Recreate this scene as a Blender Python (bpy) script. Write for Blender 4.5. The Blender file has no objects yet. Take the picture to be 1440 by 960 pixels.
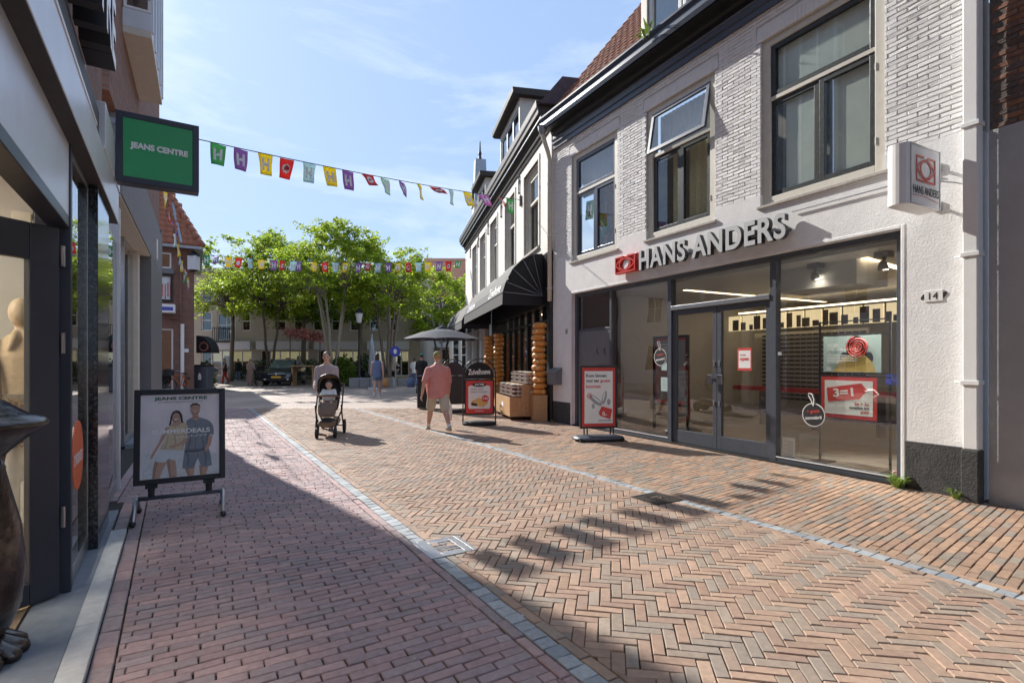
import bpy, bmesh, math, random
import numpy as np
from mathutils import Vector, Matrix

random.seed(7); np.random.seed(7)
SC = bpy.context.scene
COL = SC.collection
R = math.radians

# ---------------------------------------------------------------- camera
H = 1.5                                   # eye height
FPX = 745.0                               # focal length in pixels of a 1440 wide picture
cam_d = bpy.data.cameras.new('camera'); cam = bpy.data.objects.new('camera', cam_d); COL.objects.link(cam)
cam.location = (0, 0, H); cam.rotation_euler = (R(90), 0, 0)
cam_d.sensor_width = 36; cam_d.lens = 36 * FPX / 1440; cam_d.shift_y = 28 / 1440
cam_d.clip_start = 0.05; cam_d.clip_end = 3000
SC.camera = cam

# ---------------------------------------------------------------- sky, sun, exposure
SUN_AZ = R(-41.6); SUN_EL = R(33)
w = bpy.data.worlds.new('World'); SC.world = w; w.use_nodes = True
nt = w.node_tree; nt.nodes.clear()
out = nt.nodes.new('ShaderNodeOutputWorld'); bg = nt.nodes.new('ShaderNodeBackground')
sky = nt.nodes.new('ShaderNodeTexSky'); sky.sky_type = 'NISHITA'; sky.sun_disc = False
sky.sun_elevation = SUN_EL; sky.sun_rotation = SUN_AZ; sky.altitude = 0
sky.air_density = 1.0; sky.dust_density = 0.6; sky.ozone_density = 1.6
tc = nt.nodes.new('ShaderNodeTexCoord'); mp = nt.nodes.new('ShaderNodeMapping')
mp.inputs['Scale'].default_value = (1.0, 1.9, 4.2); mp.inputs['Rotation'].default_value = (0.25, 0.35, 0.5)
n1 = nt.nodes.new('ShaderNodeTexNoise'); n1.inputs['Scale'].default_value = 2.1; n1.inputs['Detail'].default_value = 9; n1.inputs['Roughness'].default_value = .6; n1.inputs['Distortion'].default_value = .5
cr = nt.nodes.new('ShaderNodeValToRGB'); cr.color_ramp.elements[0].position = .45; cr.color_ramp.elements[1].position = .78
cr.color_ramp.elements[0].color = (0.03, 0.03, 0.03, 1); cr.color_ramp.elements[1].color = (.62, .62, .62, 1)
mx = nt.nodes.new('ShaderNodeMixRGB'); mx.inputs[2].default_value = (4.3, 4.6, 4.9, 1)
L = nt.links.new
L(tc.outputs['Generated'], mp.inputs[0]); L(mp.outputs[0], n1.inputs['Vector']); L(n1.outputs['Fac'], cr.inputs[0])
gm_ = nt.nodes.new('ShaderNodeGamma'); gm_.inputs[1].default_value = 0.26          # the photograph holds the whole sky: soften its range
ad_ = nt.nodes.new('ShaderNodeVectorMath'); ad_.operation = 'MULTIPLY'; ad_.inputs[1].default_value = (1.20, 1.58, 2.24)
L(sky.outputs[0], gm_.inputs[0]); L(gm_.outputs[0], ad_.inputs[0]); L(cr.outputs[0], mx.inputs[0]); L(ad_.outputs[0], mx.inputs[1]); L(mx.outputs[0], bg.inputs[0]); L(bg.outputs[0], out.inputs[0])
bg.inputs[1].default_value = 0.128
sl = bpy.data.lights.new('sun', 'SUN'); so = bpy.data.objects.new('sun', sl); COL.objects.link(so)
sl.energy = 3.5; sl.angle = R(0.5); sl.color = (1, .955, .885)
sd = Vector((math.sin(SUN_AZ) * math.cos(SUN_EL), math.cos(SUN_AZ) * math.cos(SUN_EL), math.sin(SUN_EL)))
so.rotation_euler = sd.to_track_quat('Z', 'Y').to_euler(); so.location = sd * 60
SC.view_settings.view_transform = 'Standard'; SC.view_settings.look = 'None'
SC.view_settings.exposure = 1.18; SC.view_settings.gamma = 1.0; SC.view_settings.use_curve_mapping = False
SC.render.engine = 'CYCLES'
SC.cycles.max_bounces = 8; SC.cycles.transparent_max_bounces = 24; SC.cycles.diffuse_bounces = 6; SC.cycles.glossy_bounces = 4

# ---------------------------------------------------------------- materials
def nodes(m):
    m.use_nodes = True; t = m.node_tree; return t, t.nodes['Principled BSDF'], t.nodes['Material Output']

def mat(name, col, rough=.6, metal=0., var=.10, vs=6., bump=0., bs=60., spec=.5, stain=0., stcol=(.12, .1, .08), sts=1.2, tint=False, coat=0., emit=None, es=0., trans=0.):
    """Principled surface: grain and patchiness from world-position noise, optional stains and fine relief."""
    m = bpy.data.materials.new(name); t, p, o = nodes(m); N = t.nodes.new; K = t.links.new
    g = N('ShaderNodeNewGeometry')
    base = None
    if tint:
        a = N('ShaderNodeAttribute'); a.attribute_name = 'tint'; base = a.outputs['Color']
    if var > 0:
        n = N('ShaderNodeTexNoise'); n.inputs['Scale'].default_value = vs; n.inputs['Detail'].default_value = 6; n.inputs['Roughness'].default_value = .65
        K(g.outputs['Position'], n.inputs['Vector'])
        r = N('ShaderNodeMapRange'); r.inputs['From Min'].default_value = .3; r.inputs['From Max'].default_value = .7
        r.inputs['To Min'].default_value = 1 - var; r.inputs['To Max'].default_value = 1 + var
        K(n.outputs['Fac'], r.inputs['Value'])
        v = N('ShaderNodeVectorMath'); v.operation = 'SCALE'
        if base: K(base, v.inputs[0])
        else: v.inputs[0].default_value = col[:3]
        K(r.outputs[0], v.inputs['Scale']); base = v.outputs[0]
    if stain > 0:
        n2 = N('ShaderNodeTexNoise'); n2.inputs['Scale'].default_value = sts; n2.inputs['Detail'].default_value = 8; n2.inputs['Roughness'].default_value = .7
        K(g.outputs['Position'], n2.inputs['Vector'])
        r2 = N('ShaderNodeMapRange'); r2.inputs['From Min'].default_value = .5; r2.inputs['From Max'].default_value = .75
        r2.inputs['To Min'].default_value = 0; r2.inputs['To Max'].default_value = stain
        K(n2.outputs['Fac'], r2.inputs['Value'])
        x = N('ShaderNodeMixRGB'); K(r2.outputs[0], x.inputs[0])
        if base: K(base, x.inputs[1])
        else: x.inputs[1].default_value = (*col[:3], 1)
        x.inputs[2].default_value = (*stcol, 1); base = x.outputs[0]
    if base: K(base, p.inputs['Base Color'])
    else: p.inputs['Base Color'].default_value = (*col[:3], 1)
    p.inputs['Roughness'].default_value = rough; p.inputs['Metallic'].default_value = metal
    p.inputs['Specular IOR Level'].default_value = spec; p.inputs['Coat Weight'].default_value = coat
    if bump > 0:
        n3 = N('ShaderNodeTexNoise'); n3.inputs['Scale'].default_value = bs; n3.inputs['Detail'].default_value = 5
        K(g.outputs['Position'], n3.inputs['Vector'])
        b = N('ShaderNodeBump'); b.inputs['Strength'].default_value = 1; b.inputs['Distance'].default_value = bump
        K(n3.outputs['Fac'], b.inputs['Height']); K(b.outputs[0], p.inputs['Normal'])
    if emit:
        p.inputs['Emission Color'].default_value = (*emit, 1); p.inputs['Emission Strength'].default_value = es
    if trans > 0:
        tr = N('ShaderNodeBsdfTranslucent'); ms = N('ShaderNodeMixShader'); ms.inputs[0].default_value = trans
        if base: K(base, tr.inputs[0])
        else: tr.inputs[0].default_value = (*col[:3], 1)
        K(p.outputs[0], ms.inputs[1]); K(tr.outputs[0], ms.inputs[2]); K(ms.outputs[0], o.inputs[0])
    return m

def glass(name, tintc=(.93, .96, .95), f0=.06, gain=1.0, rough=0.0, wob=0.0):
    """Window glass: lets light straight through and mirrors more at grazing angles (Schlick)."""
    m = bpy.data.materials.new(name); t, p, o = nodes(m); N = t.nodes.new; K = t.links.new
    t.nodes.remove(p)
    g = N('ShaderNodeNewGeometry'); d = N('ShaderNodeVectorMath'); d.operation = 'DOT_PRODUCT'
    K(g.outputs['Incoming'], d.inputs[0]); K(g.outputs['Normal'], d.inputs[1])
    a = N('ShaderNodeMath'); a.operation = 'ABSOLUTE'; K(d.outputs['Value'], a.inputs[0])
    s = N('ShaderNodeMath'); s.operation = 'SUBTRACT'; s.inputs[0].default_value = 1; K(a.outputs[0], s.inputs[1])
    q = N('ShaderNodeMath'); q.operation = 'POWER'; q.inputs[1].default_value = 5; K(s.outputs[0], q.inputs[0])
    f = N('ShaderNodeMath'); f.operation = 'MULTIPLY_ADD'; f.inputs[1].default_value = (1 - f0) * gain; f.inputs[2].default_value = f0; f.use_clamp = True
    K(q.outputs[0], f.inputs[0])
    tr = N('ShaderNodeBsdfTransparent'); tr.inputs[0].default_value = (*tintc, 1)
    gl = N('ShaderNodeBsdfGlossy'); gl.inputs['Roughness'].default_value = rough
    if wob:
        n3 = N('ShaderNodeTexNoise'); n3.inputs['Scale'].default_value = 1.6; n3.inputs['Detail'].default_value = 1
        K(g.outputs['Position'], n3.inputs['Vector'])
        b = N('ShaderNodeBump'); b.inputs['Distance'].default_value = wob; K(n3.outputs['Fac'], b.inputs['Height']); K(b.outputs[0], gl.inputs['Normal'])
    ms = N('ShaderNodeMixShader'); K(f.outputs[0], ms.inputs[0]); K(tr.outputs[0], ms.inputs[1]); K(gl.outputs[0], ms.inputs[2]); K(ms.outputs[0], o.inputs[0])
    return m

M = {}
def dm(k, *a, **kw): M[k] = mat(k, *a, **kw)
dm('brick_paver', (.3, .17, .13), .72, var=.16, vs=26, bump=.0016, bs=190, tint=True, spec=.35, stain=.34, stcol=(.11, .095, .085), sts=1.7)
dm('joint_sand', (.045, .038, .032), .95, var=.4, vs=30, bump=.004, bs=120, stain=.5, stcol=(.035, .06, .012), sts=5)
dm('bluestone', (.27, .29, .31), .6, var=.18, vs=30, bump=.001, bs=200, tint=True)
dm('kerb_pale', (.52, .52, .51), .7, var=.14, vs=14, bump=.0012, bs=200, stain=.3, sts=3)
dm('threshold', (.20, .22, .25), .7, var=.14, vs=14, bump=.0012, bs=200, stain=.3, sts=3)
dm('steel_grate', (.42, .41, .40), .38, metal=.85, var=.2, vs=12, bump=.0006, bs=300, stain=.35, stcol=(.2, .13, .09), sts=9)
dm('iron_dark', (.05, .045, .04), .6, metal=.6, var=.3, vs=20, stain=.4, stcol=(.14, .07, .035), sts=8)
dm('square_paving', (.33, .235, .19), .8, var=.2, vs=3, bump=.002, bs=60, stain=.35, stcol=(.2, .15, .125), sts=.35)
dm('white_brick', (.79, .785, .775), .75, var=.05, vs=7, bump=.003, bs=90, stain=.10, stcol=(.5, .48, .44), sts=1.6, tint=False)
dm('white_render', (.78, .775, .765), .85, var=.06, vs=5, bump=.004, bs=45, stain=.28, stcol=(.55, .53, .50), sts=1.3)
dm('zuivel_render', (.70, .675, .63), .85, var=.07, vs=4, bump=.005, bs=40, stain=.3, stcol=(.47, .44, .4), sts=1.1)
dm('grey_render', (.40, .405, .42), .88, var=.07, vs=3, bump=.005, bs=45, stain=.25, stcol=(.34, .33, .32), sts=.9)
dm('black_plinth', (.045, .046, .047), .75, var=.35, vs=18, bump=.006, bs=50, stain=.35, stcol=(.14, .13, .12), sts=4)
dm('joint_paint', (.50, .485, .46), .9, var=.12, vs=9, bump=.004, bs=80)
dm('dark_brick', (.19, .10, .075), .85, var=.35, vs=9, bump=.004, bs=90, tint=True, stain=.4, stcol=(.05, .04, .035), sts=5)
dm('mortar', (.12, .10, .09), .95, var=.3, vs=40)
dm('cream_paint', (.60, .57, .49), .5, var=.07, vs=9, stain=.2, stcol=(.42, .38, .31), sts=4)
dm('stone_sill', (.42, .39, .35), .8, var=.2, vs=20, bump=.002, bs=120)
dm('dark_sash', (.028, .033, .034), .35, var=.4, vs=40, stain=.35, stcol=(.16, .17, .16), sts=18)
dm('navy_paint', (.05, .065, .10), .28, var=.12, vs=6, stain=.15, stcol=(.12, .13, .15), sts=3)
dm('soffit_black', (.012, .012, .013), .5, var=.3, vs=6)
dm('anthracite', (.075, .085, .105), .4, metal=.1, var=.1, vs=8, stain=.15, stcol=(.14, .14, .15), sts=3)
dm('grey_letter', (.50, .51, .52), .45, var=.04, vs=10)
dm('letter_side', (.05, .052, .055), .5, var=.1)
dm('red_sign', (.62, .045, .03), .35, var=.05)
dm('red_print', (.60, .05, .045), .5, var=.03)
dm('white_plastic', (.78, .78, .77), .35, var=.03)
dm('white_print', (.80, .80, .79), .5, var=.02)
dm('black_print', (.02, .02, .022), .5, var=.05)
dm('black_metal', (.018, .018, .02), .35, metal=.3, var=.15)
dm('black_rubber', (.02, .02, .021), .7, var=.2, bump=.001, bs=200)
dm('chrome', (.55, .55, .56), .18, metal=1, var=.06)
dm('steel', (.42, .43, .45), .3, metal=.9, var=.08, vs=15)
dm('silver_panel', (.66, .68, .72), .36, metal=.25, var=.05, vs=3, stain=.15, stcol=(.42, .44, .47), sts=2)
dm('dark_soffit', (.045, .04, .038), .6, var=.25, vs=12)
dm('navy_frame', (.028, .032, .048), .38, var=.1)
dm('threshold_gum', (.42, .40, .38), .8, var=.3, vs=20)
dm('granite', (.012, .013, .015), .09, var=.5, vs=60, stain=.7, stcol=(.16, .17, .18), sts=42)
dm('concrete', (.20, .21, .225), .85, var=.12, vs=7, bump=.003, bs=70, stain=.25, stcol=(.14, .14, .15), sts=2)
dm('grey_column', (.145, .15, .16), .6, var=.06, vs=6)
dm('brown_brick', (.20, .105, .075), .85, var=.3, vs=30, bump=.006, bs=60)
dm('green_sign', (.03, .34, .11), .42, var=.03)
dm('terracotta', (.30, .115, .065), .8, var=.3, vs=9, bump=.003, bs=50, stain=.4, stcol=(.13, .09, .06), sts=4)
dm('slate_tile', (.10, .085, .10), .85, var=.25, vs=9, spec=.2)
dm('zinc', (.30, .33, .36), .45, metal=.6, var=.15, vs=8, stain=.4, stcol=(.16, .17, .18), sts=4)
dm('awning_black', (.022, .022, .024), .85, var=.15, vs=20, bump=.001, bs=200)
dm('awning_sunlit', (.05, .05, .05), .8, var=.12, vs=10)  # same black canvas made paler: sunlight on the front put into its colour
dm('cheese', (.62, .26, .05), .4, var=.14, vs=14, stain=.35, stcol=(.42, .14, .03), sts=9)
dm('cheese_label', (.75, .55, .3), .5, var=.1)
dm('pine', (.44, .27, .13), .6, var=.18, vs=18, bump=.001, bs=120, stain=.3, stcol=(.28, .15, .06), sts=6)
dm('jar_lid', (.50, .40, .28), .5, var=.25, vs=60)
dm('jar_body', (.10, .045, .03), .12, var=.5, vs=50, coat=.5)
dm('paper_label', (.7, .66, .58), .6, var=.1)
dm('beige_wall', (.45, .40, .32), .9, var=.08, vs=2, bump=.004, bs=30, stain=.2, stcol=(.27, .23, .18), sts=.5)
dm('beige_shade', (.28, .25, .21), .9, var=.1, vs=2)
dm('orange_brick', (.36, .18, .11), .85, var=.16, vs=8)
dm('white_fascia', (.62, .63, .64), .5, var=.04)
dm('warm_lit', (.7, .6, .42), .6, var=.2, vs=3, emit=(1, .78, .45), es=.40)  # glows of itself, standing in for lamplight on photos and shelves
dm('lamp_warm', (.9, .8, .6), .5, var=0, emit=(1, .74, .46), es=3.2)
dm('lamp_white', (.9, .9, .9), .5, var=0, emit=(1, .88, .72), es=26.0)
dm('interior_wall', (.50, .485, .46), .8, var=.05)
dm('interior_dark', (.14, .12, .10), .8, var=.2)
dm('interior_floor', (.30, .26, .22), .35, var=.15, vs=4)
dm('interior_wood', (.27, .19, .12), .6, var=.2, vs=6)
dm('shelf_white', (.6, .59, .57), .4, var=.05)
dm('frosted_green', (.72, .79, .75), .5, var=.08, vs=3)
dm('curtain', (.66, .62, .40), .9, var=.12, vs=20)
dm('lace', (.62, .63, .64), .9, var=.15, vs=40)
dm('curtain_brown', (.26, .17, .12), .9, var=.3, vs=20)
dm('bark', (.16, .13, .10), .9, var=.3, vs=14, bump=.012, bs=25)
dm('bark_pale', (.30, .27, .21), .9, var=.3, vs=14, bump=.008, bs=25)
dm('leaf', (.15, .23, .028), .5, var=.22, vs=2.2, tint=True, trans=.6, spec=.3)
dm('hedge_leaf', (.04, .085, .02), .6, var=.3, vs=4, tint=True, trans=.25)
dm('skin', (.52, .30, .22), .5, var=.14, vs=16, spec=.35)
dm('skin_light', (.58, .37, .28), .5, var=.05, vs=12, spec=.35)
dm('skin_dark', (.34, .19, .13), .5, var=.06, vs=12)
dm('hair_brown', (.045, .028, .02), .6, var=.3, vs=60)
dm('hair_blond', (.36, .24, .10), .6, var=.3, vs=60)
dm('hair_grey', (.2, .19, .18), .6, var=.3, vs=60)
dm('pink_shirt', (.60, .24, .21), .85, var=.10, vs=10, bump=.02, bs=7)
dm('beige_cloth', (.50, .43, .33), .85, var=.1, vs=10, bump=.016, bs=8)
dm('tan_cloth', (.34, .24, .16), .85, var=.12, vs=10, bump=.004, bs=18)
dm('mauve_knit', (.40, .33, .33), .9, var=.1, vs=10, bump=.016, bs=8)
dm('rose_cloth', (.42, .30, .26), .85, var=.1, vs=10, bump=.015, bs=8)
dm('black_cloth', (.02, .02, .022), .85, var=.2, vs=10, bump=.003, bs=18)
dm('denim', (.13, .19, .28), .85, var=.2, vs=20, bump=.003, bs=20)
dm('blue_cloth', (.12, .18, .34), .85, var=.15, vs=14)
dm('red_cloth', (.45, .03, .03), .85, var=.15, vs=14)
dm('white_cloth', (.72, .72, .7), .8, var=.08, vs=14)
dm('green_cap', (.20, .19, .08), .85, var=.15, vs=20)
dm('turquoise', (.05, .30, .30), .8, var=.1)
dm('paper_bag', (.40, .24, .10), .8, var=.1)
dm('shoe_tan', (.45, .38, .28), .7, var=.15, vs=20)
dm('animal_print', (.20, .15, .12), .85, var=.75, vs=55)
dm('car_paint', (.022, .028, .042), .14, var=.05, coat=1.0)
dm('car_glass', (.10, .13, .15), .04, var=.1, spec=.9, coat=1)
dm('plate_yellow', (.75, .45, .03), .5, var=.03)
dm('orange_frame', (.55, .14, .03), .4, var=.1)
dm('bronze', (.085, .075, .070), .24, metal=.9, var=.5, vs=9, bump=.004, bs=22, stain=.5, stcol=(.24, .22, .21), sts=6)
dm('mannequin', (.62, .49, .35), .4, var=.05)
dm('mannequin_arm', (.55, .54, .53), .4, var=.05)
dm('linen', (.50, .38, .25), .85, var=.12, vs=30, bump=.003, bs=20)
dm('crochet', (.26, .15, .06), .9, var=.3, vs=60)
dm('orange_sticker', (.70, .13, .03), .5, var=.03)
dm('blue_print', (.05, .08, .42), .5, var=.03)
dm('grey_print', (.33, .36, .38), .5, var=.06)
dm('lilac_print', (.74, .68, .70), .5, var=.14, vs=2.5)
dm('green_print', (.03, .10, .045), .5, var=.03)
dm('yellow_cheese_print', (.70, .42, .14), .5, var=.1)
dm('pale_teal', (.40, .52, .50), .5, var=.05)
dm('mustard', (.55, .40, .12), .6, var=.1)
dm('planter_stone', (.25, .26, .27), .8, var=.1)
dm('leaf_green_weed', (.19, .28, .05), .6, var=.3, vs=30, trans=.35)
dm('navy_canopy', (.03, .034, .055), .8, var=.12, vs=8)
dm('rope', (.05, .05, .05), .8, var=.1)
dm('pinkish_flower', (.42, .17, .15), .8, var=.4, vs=3)
for k_, c_ in dict(green=(.14, .44, .19), purple=(.34, .20, .46), yellow=(.76, .65, .05), red=(.68, .09, .07), blue=(.50, .66, .70), pink=(.62, .24, .56), mint=(.50, .68, .58)).items():
    dm('flag_' + k_, c_, .7, var=.05, vs=30, trans=.5)
dm('flag_white', (.88, .88, .87), .7, var=.03, trans=.2)
dm('print_slate', (.20, .225, .26), .55, var=.14, vs=9); dm('print_slate_dark', (.13, .15, .18), .55, var=.14, vs=9); dm('print_sand', (.56, .47, .33), .55, var=.12, vs=9); dm('print_sand_dark', (.42, .34, .23), .55, var=.12, vs=9)
dm('print_skin', (.50, .31, .23), .55, var=.10, vs=12); dm('print_skin_dark', (.36, .21, .15), .55, var=.10, vs=12); dm('print_ice', (.58, .62, .66), .55, var=.08, vs=12); dm('jar_lid_dark', (.10, .07, .05), .4, var=.3, vs=60)
def brickwork(name, c1, c2, mo, sc=1.):
    m = bpy.data.materials.new(name); t, p, o = nodes(m); N = t.nodes.new; K = t.links.new
    g = N('ShaderNodeNewGeometry'); sp_ = N('ShaderNodeSeparateXYZ'); K(g.outputs['Position'], sp_.inputs[0])
    a = N('ShaderNodeMath'); a.operation = 'MULTIPLY'; a.inputs[1].default_value = .55; K(sp_.outputs['X'], a.inputs[0])
    b = N('ShaderNodeMath'); b.operation = 'MULTIPLY_ADD'; b.inputs[1].default_value = .83; K(sp_.outputs['Y'], b.inputs[0]); K(a.outputs[0], b.inputs[2])
    cx = N('ShaderNodeCombineXYZ'); K(b.outputs[0], cx.inputs[0]); K(sp_.outputs['Z'], cx.inputs[1])
    bt = N('ShaderNodeTexBrick'); bt.inputs['Scale'].default_value = sc; bt.inputs['Brick Width'].default_value = .22; bt.inputs['Row Height'].default_value = .062; bt.inputs['Mortar Size'].default_value = .008
    bt.inputs['Color1'].default_value = (*c1, 1); bt.inputs['Color2'].default_value = (*c2, 1); bt.inputs['Mortar'].default_value = (*mo, 1); K(cx.outputs[0], bt.inputs['Vector'])
    n = N('ShaderNodeTexNoise'); n.inputs['Scale'].default_value = 9; n.inputs['Detail'].default_value = 6; K(g.outputs['Position'], n.inputs['Vector'])
    r = N('ShaderNodeMapRange'); r.inputs['To Min'].default_value = .65; r.inputs['To Max'].default_value = 1.35; K(n.outputs['Fac'], r.inputs[0])
    v = N('ShaderNodeVectorMath'); v.operation = 'SCALE'; K(bt.outputs['Color'], v.inputs[0]); K(r.outputs[0], v.inputs['Scale']); K(v.outputs[0], p.inputs['Base Color']); p.inputs['Roughness'].default_value = .88
    bp = N('ShaderNodeBump'); bp.inputs['Distance'].default_value = .012; bp.invert = True; K(bt.outputs['Fac'], bp.inputs['Height']); K(bp.outputs[0], p.inputs['Normal']); M[name] = m
brickwork('brown_brick', (.27, .125, .085), (.19, .095, .07), (.20, .175, .155)); brickwork('orange_brick', (.44, .22, .13), (.34, .17, .105), (.36, .31, .26))
M['glass'] = glass('glass', (.94, .96, .95), .07, 1.0)
M['glass_shop'] = glass('glass_shop', (.92, .94, .93), .11, 1.0, wob=.002)
M['glass_left'] = glass('glass_left', (.8, .83, .84), .14, 1.25)
M['glass_mirror'] = glass('glass_mirror', (.6, .64, .65), .25, 1.2, wob=.002)
M['glass_dark'] = glass('glass_dark', (.55, .6, .6), .14, 1.1, wob=.004)

# ---------------------------------------------------------------- mesh helpers
ORG = {}                                   # root name -> base point of that thing
def org_of(p):
    while p is not None:
        if p.name in ORG: return ORG[p.name]
        p = p.parent
    return Vector((0, 0, 0))

class Fr:
    """Local frame: s runs along u, n along the outward normal, z up."""
    def __init__(s, O, u, n): s.O = Vector((*O, 0)) if len(O) == 2 else Vector(O); s.u = Vector((u[0], u[1], 0)).normalized(); s.n = Vector((n[0], n[1], 0)).normalized()
    def p(f, s, n, z): return f.O + f.u * s + f.n * n + Vector((0, 0, z))
W0 = Fr((0, 0), (1, 0), (0, 1))

class MB:
    def __init__(s): s.v = []; s.f = []; s.mi = []; s.tint = None
    def add(s, vs, fs, mi=0):
        b = len(s.v); s.v.extend(tuple(v) for v in vs); s.f.extend(tuple(b + i for i in f) for f in fs); s.mi.extend([mi] * len(fs)); return s
    def box(s, F, s0, s1, n0, n1, z0, z1, mi=0):
        P = F.p
        return s.add([P(s0, n0, z0), P(s1, n0, z0), P(s1, n1, z0), P(s0, n1, z0), P(s0, n0, z1), P(s1, n0, z1), P(s1, n1, z1), P(s0, n1, z1)],
                     [(0, 3, 2, 1), (4, 5, 6, 7), (0, 1, 5, 4), (1, 2, 6, 5), (2, 3, 7, 6), (3, 0, 4, 7)], mi)
    def prism(s, F, poly, n0, n1, mi=0):
        """poly in (s,z), extruded from n0 to n1"""
        k = len(poly); vs = [F.p(a, n0, b) for a, b in poly] + [F.p(a, n1, b) for a, b in poly]
        return s.add(vs, [tuple(range(k))[::-1], tuple(range(k, 2 * k))] + [(i, (i + 1) % k, k + (i + 1) % k, k + i) for i in range(k)], mi)
    def sweep(s, F, prof, s0, s1, mi=0):
        """profile in (n,z) swept along s"""
        k = len(prof); vs = [F.p(s0, a, b) for a, b in prof] + [F.p(s1, a, b) for a, b in prof]
        return s.add(vs, [tuple(range(k))[::-1], tuple(range(k, 2 * k))] + [(i, (i + 1) % k, k + (i + 1) % k, k + i) for i in range(k)], mi)
    def tube(s, pts, r, seg=8, mi=0, caps=True):
        pts = [Vector(p) for p in pts]; n = len(pts); rs = r if isinstance(r, (list, tuple)) else [r] * n
        rings = []; up = None
        for i, p in enumerate(pts):
            d = (pts[min(i + 1, n - 1)] - pts[max(i - 1, 0)]).normalized()
            if up is None: up = Vector((0, 0, 1)) if abs(d.z) < .9 else Vector((1, 0, 0))
            a = d.cross(up).normalized() if d.cross(up).length > 1e-6 else Vector((1, 0, 0)); b = a.cross(d).normalized(); up = b
            rings.append([p + (a * math.cos(t) + b * math.sin(t)) * rs[i] for t in (2 * math.pi * j / seg for j in range(seg))])
        vs = [v for r_ in rings for v in r_]; fs = []
        for i in range(n - 1):
            for j in range(seg):
                k = (j + 1) % seg; fs.append((i * seg + j, i * seg + k, (i + 1) * seg + k, (i + 1) * seg + j))
        if caps: fs += [tuple(range(seg))[::-1], tuple(range((n - 1) * seg, n * seg))]
        return s.add(vs, fs, mi)
    def lathe(s, c, prof, seg=16, mi=0, axis=None, sx=1, sy=1):
        c = Vector(c); vs = []; k = len(prof)
        if axis is None: ax = Vector((0, 0, 1)); a = Vector((1, 0, 0)); b = Vector((0, 1, 0))
        else:
            ax = Vector(axis).normalized(); a = ax.orthogonal().normalized(); b = ax.cross(a)
        for r, h in prof:
            for j in range(seg):
                t = 2 * math.pi * j / seg; vs.append(c + a * (r * sx * math.cos(t)) + b * (r * sy * math.sin(t)) + ax * h)
        fs = [(i * seg + j, i * seg + (j + 1) % seg, (i + 1) * seg + (j + 1) % seg, (i + 1) * seg + j) for i in range(k - 1) for j in range(seg)]
        fs += [tuple(range(seg))[::-1], tuple(range((k - 1) * seg, k * seg))]
        return s.add(vs, fs, mi)
    def loft(s, rings, seg=14, mi=0):
        """rings: (centre, a-vector, b-vector) ellipses"""
        vs = []
        for c, a, b in rings:
            c = Vector(c); a = Vector(a); b = Vector(b)
            for j in range(seg):
                t = 2 * math.pi * j / seg; vs.append(c + a * math.cos(t) + b * math.sin(t))
        k = len(rings)
        fs = [(i * seg + j, i * seg + (j + 1) % seg, (i + 1) * seg + (j + 1) % seg, (i + 1) * seg + j) for i in range(k - 1) for j in range(seg)]
        fs += [tuple(range(seg))[::-1], tuple(range((k - 1) * seg, k * seg))]
        return s.add(vs, fs, mi)
    def ball(s, c, rx, ry=None, rz=None, seg=12, rings=8, mi=0, rot=None):
        ry = ry or rx; rz = rz or rx; c = Vector(c); vs = []
        q = rot or Matrix.Identity(3)
        for i in range(1, rings):
            ph = math.pi * i / rings
            for j in range(seg):
                t = 2 * math.pi * j / seg; vs.append(c + q @ Vector((rx * math.sin(ph) * math.cos(t), ry * math.sin(ph) * math.sin(t), rz * math.cos(ph))))
        k = rings - 1; vs += [c + q @ Vector((0, 0, rz)), c + q @ Vector((0, 0, -rz))]
        fs = [(i * seg + j, i * seg + (j + 1) % seg, (i + 1) * seg + (j + 1) % seg, (i + 1) * seg + j) for i in range(k - 1) for j in range(seg)]
        fs += [(k * seg, (j + 1) % seg, j) for j in range(seg)] + [(k * seg + 1, (k - 1) * seg + j, (k - 1) * seg + (j + 1) % seg) for j in range(seg)]
        return s.add(vs, fs, mi)
    def caps(s, p, r, q, r2, seg=10, mi=0):
        """tapered limb with round ends"""
        p = Vector(p); q = Vector(q); d = (q - p)
        if d.length < 1e-6: return s.ball(p, r)
        d.normalize(); P = []; rr = []
        for t in (-.95, -.6, 0): P.append(p + d * r * t); rr.append(r * math.sqrt(1 - t * t))
        for t in (0, .6, .95): P.append(q + d * r2 * t); rr.append(r2 * math.sqrt(1 - t * t))
        return s.tube(P, rr, seg, mi)
    def disc(s, c, a, b, seg=32, mi=0, d=None):
        c = Vector(c); a = Vector(a); b = Vector(b)
        ring = [c + a * math.cos(2 * math.pi * j / seg) + b * math.sin(2 * math.pi * j / seg) for j in range(seg)]
        if d is None: return s.add(ring, [tuple(range(seg))], mi)
        d = Vector(d); k = seg
        return s.add(ring + [p + d for p in ring], [tuple(range(k))[::-1], tuple(range(k, 2 * k))] + [(i, (i + 1) % k, k + (i + 1) % k, k + i) for i in range(k)], mi)
    def build(s, name, mats, parent=None, smooth=False, bev=0, org=None, mods=(), recalc=True, auto=None):
        o_ = org if org is not None else org_of(parent)
        me = bpy.data.meshes.new(name)
        me.from_pydata([(v[0] - o_[0], v[1] - o_[1], v[2] - o_[2]) for v in s.v], [], s.f)
        mats = mats if isinstance(mats, (list, tuple)) else [mats]
        for m_ in mats: me.materials.append(M[m_] if isinstance(m_, str) else m_)
        if len(mats) > 1: me.polygons.foreach_set('material_index', s.mi)
        if recalc:
            bm = bmesh.new(); bm.from_mesh(me); bmesh.ops.recalc_face_normals(bm, faces=bm.faces); bm.to_mesh(me); bm.free()
        if smooth: me.polygons.foreach_set('use_smooth', [True] * len(me.polygons))
        ob = bpy.data.objects.new(name, me); COL.objects.link(ob)
        if parent is not None: ob.parent = parent
        elif org is not None: ob.location = o_
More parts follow.
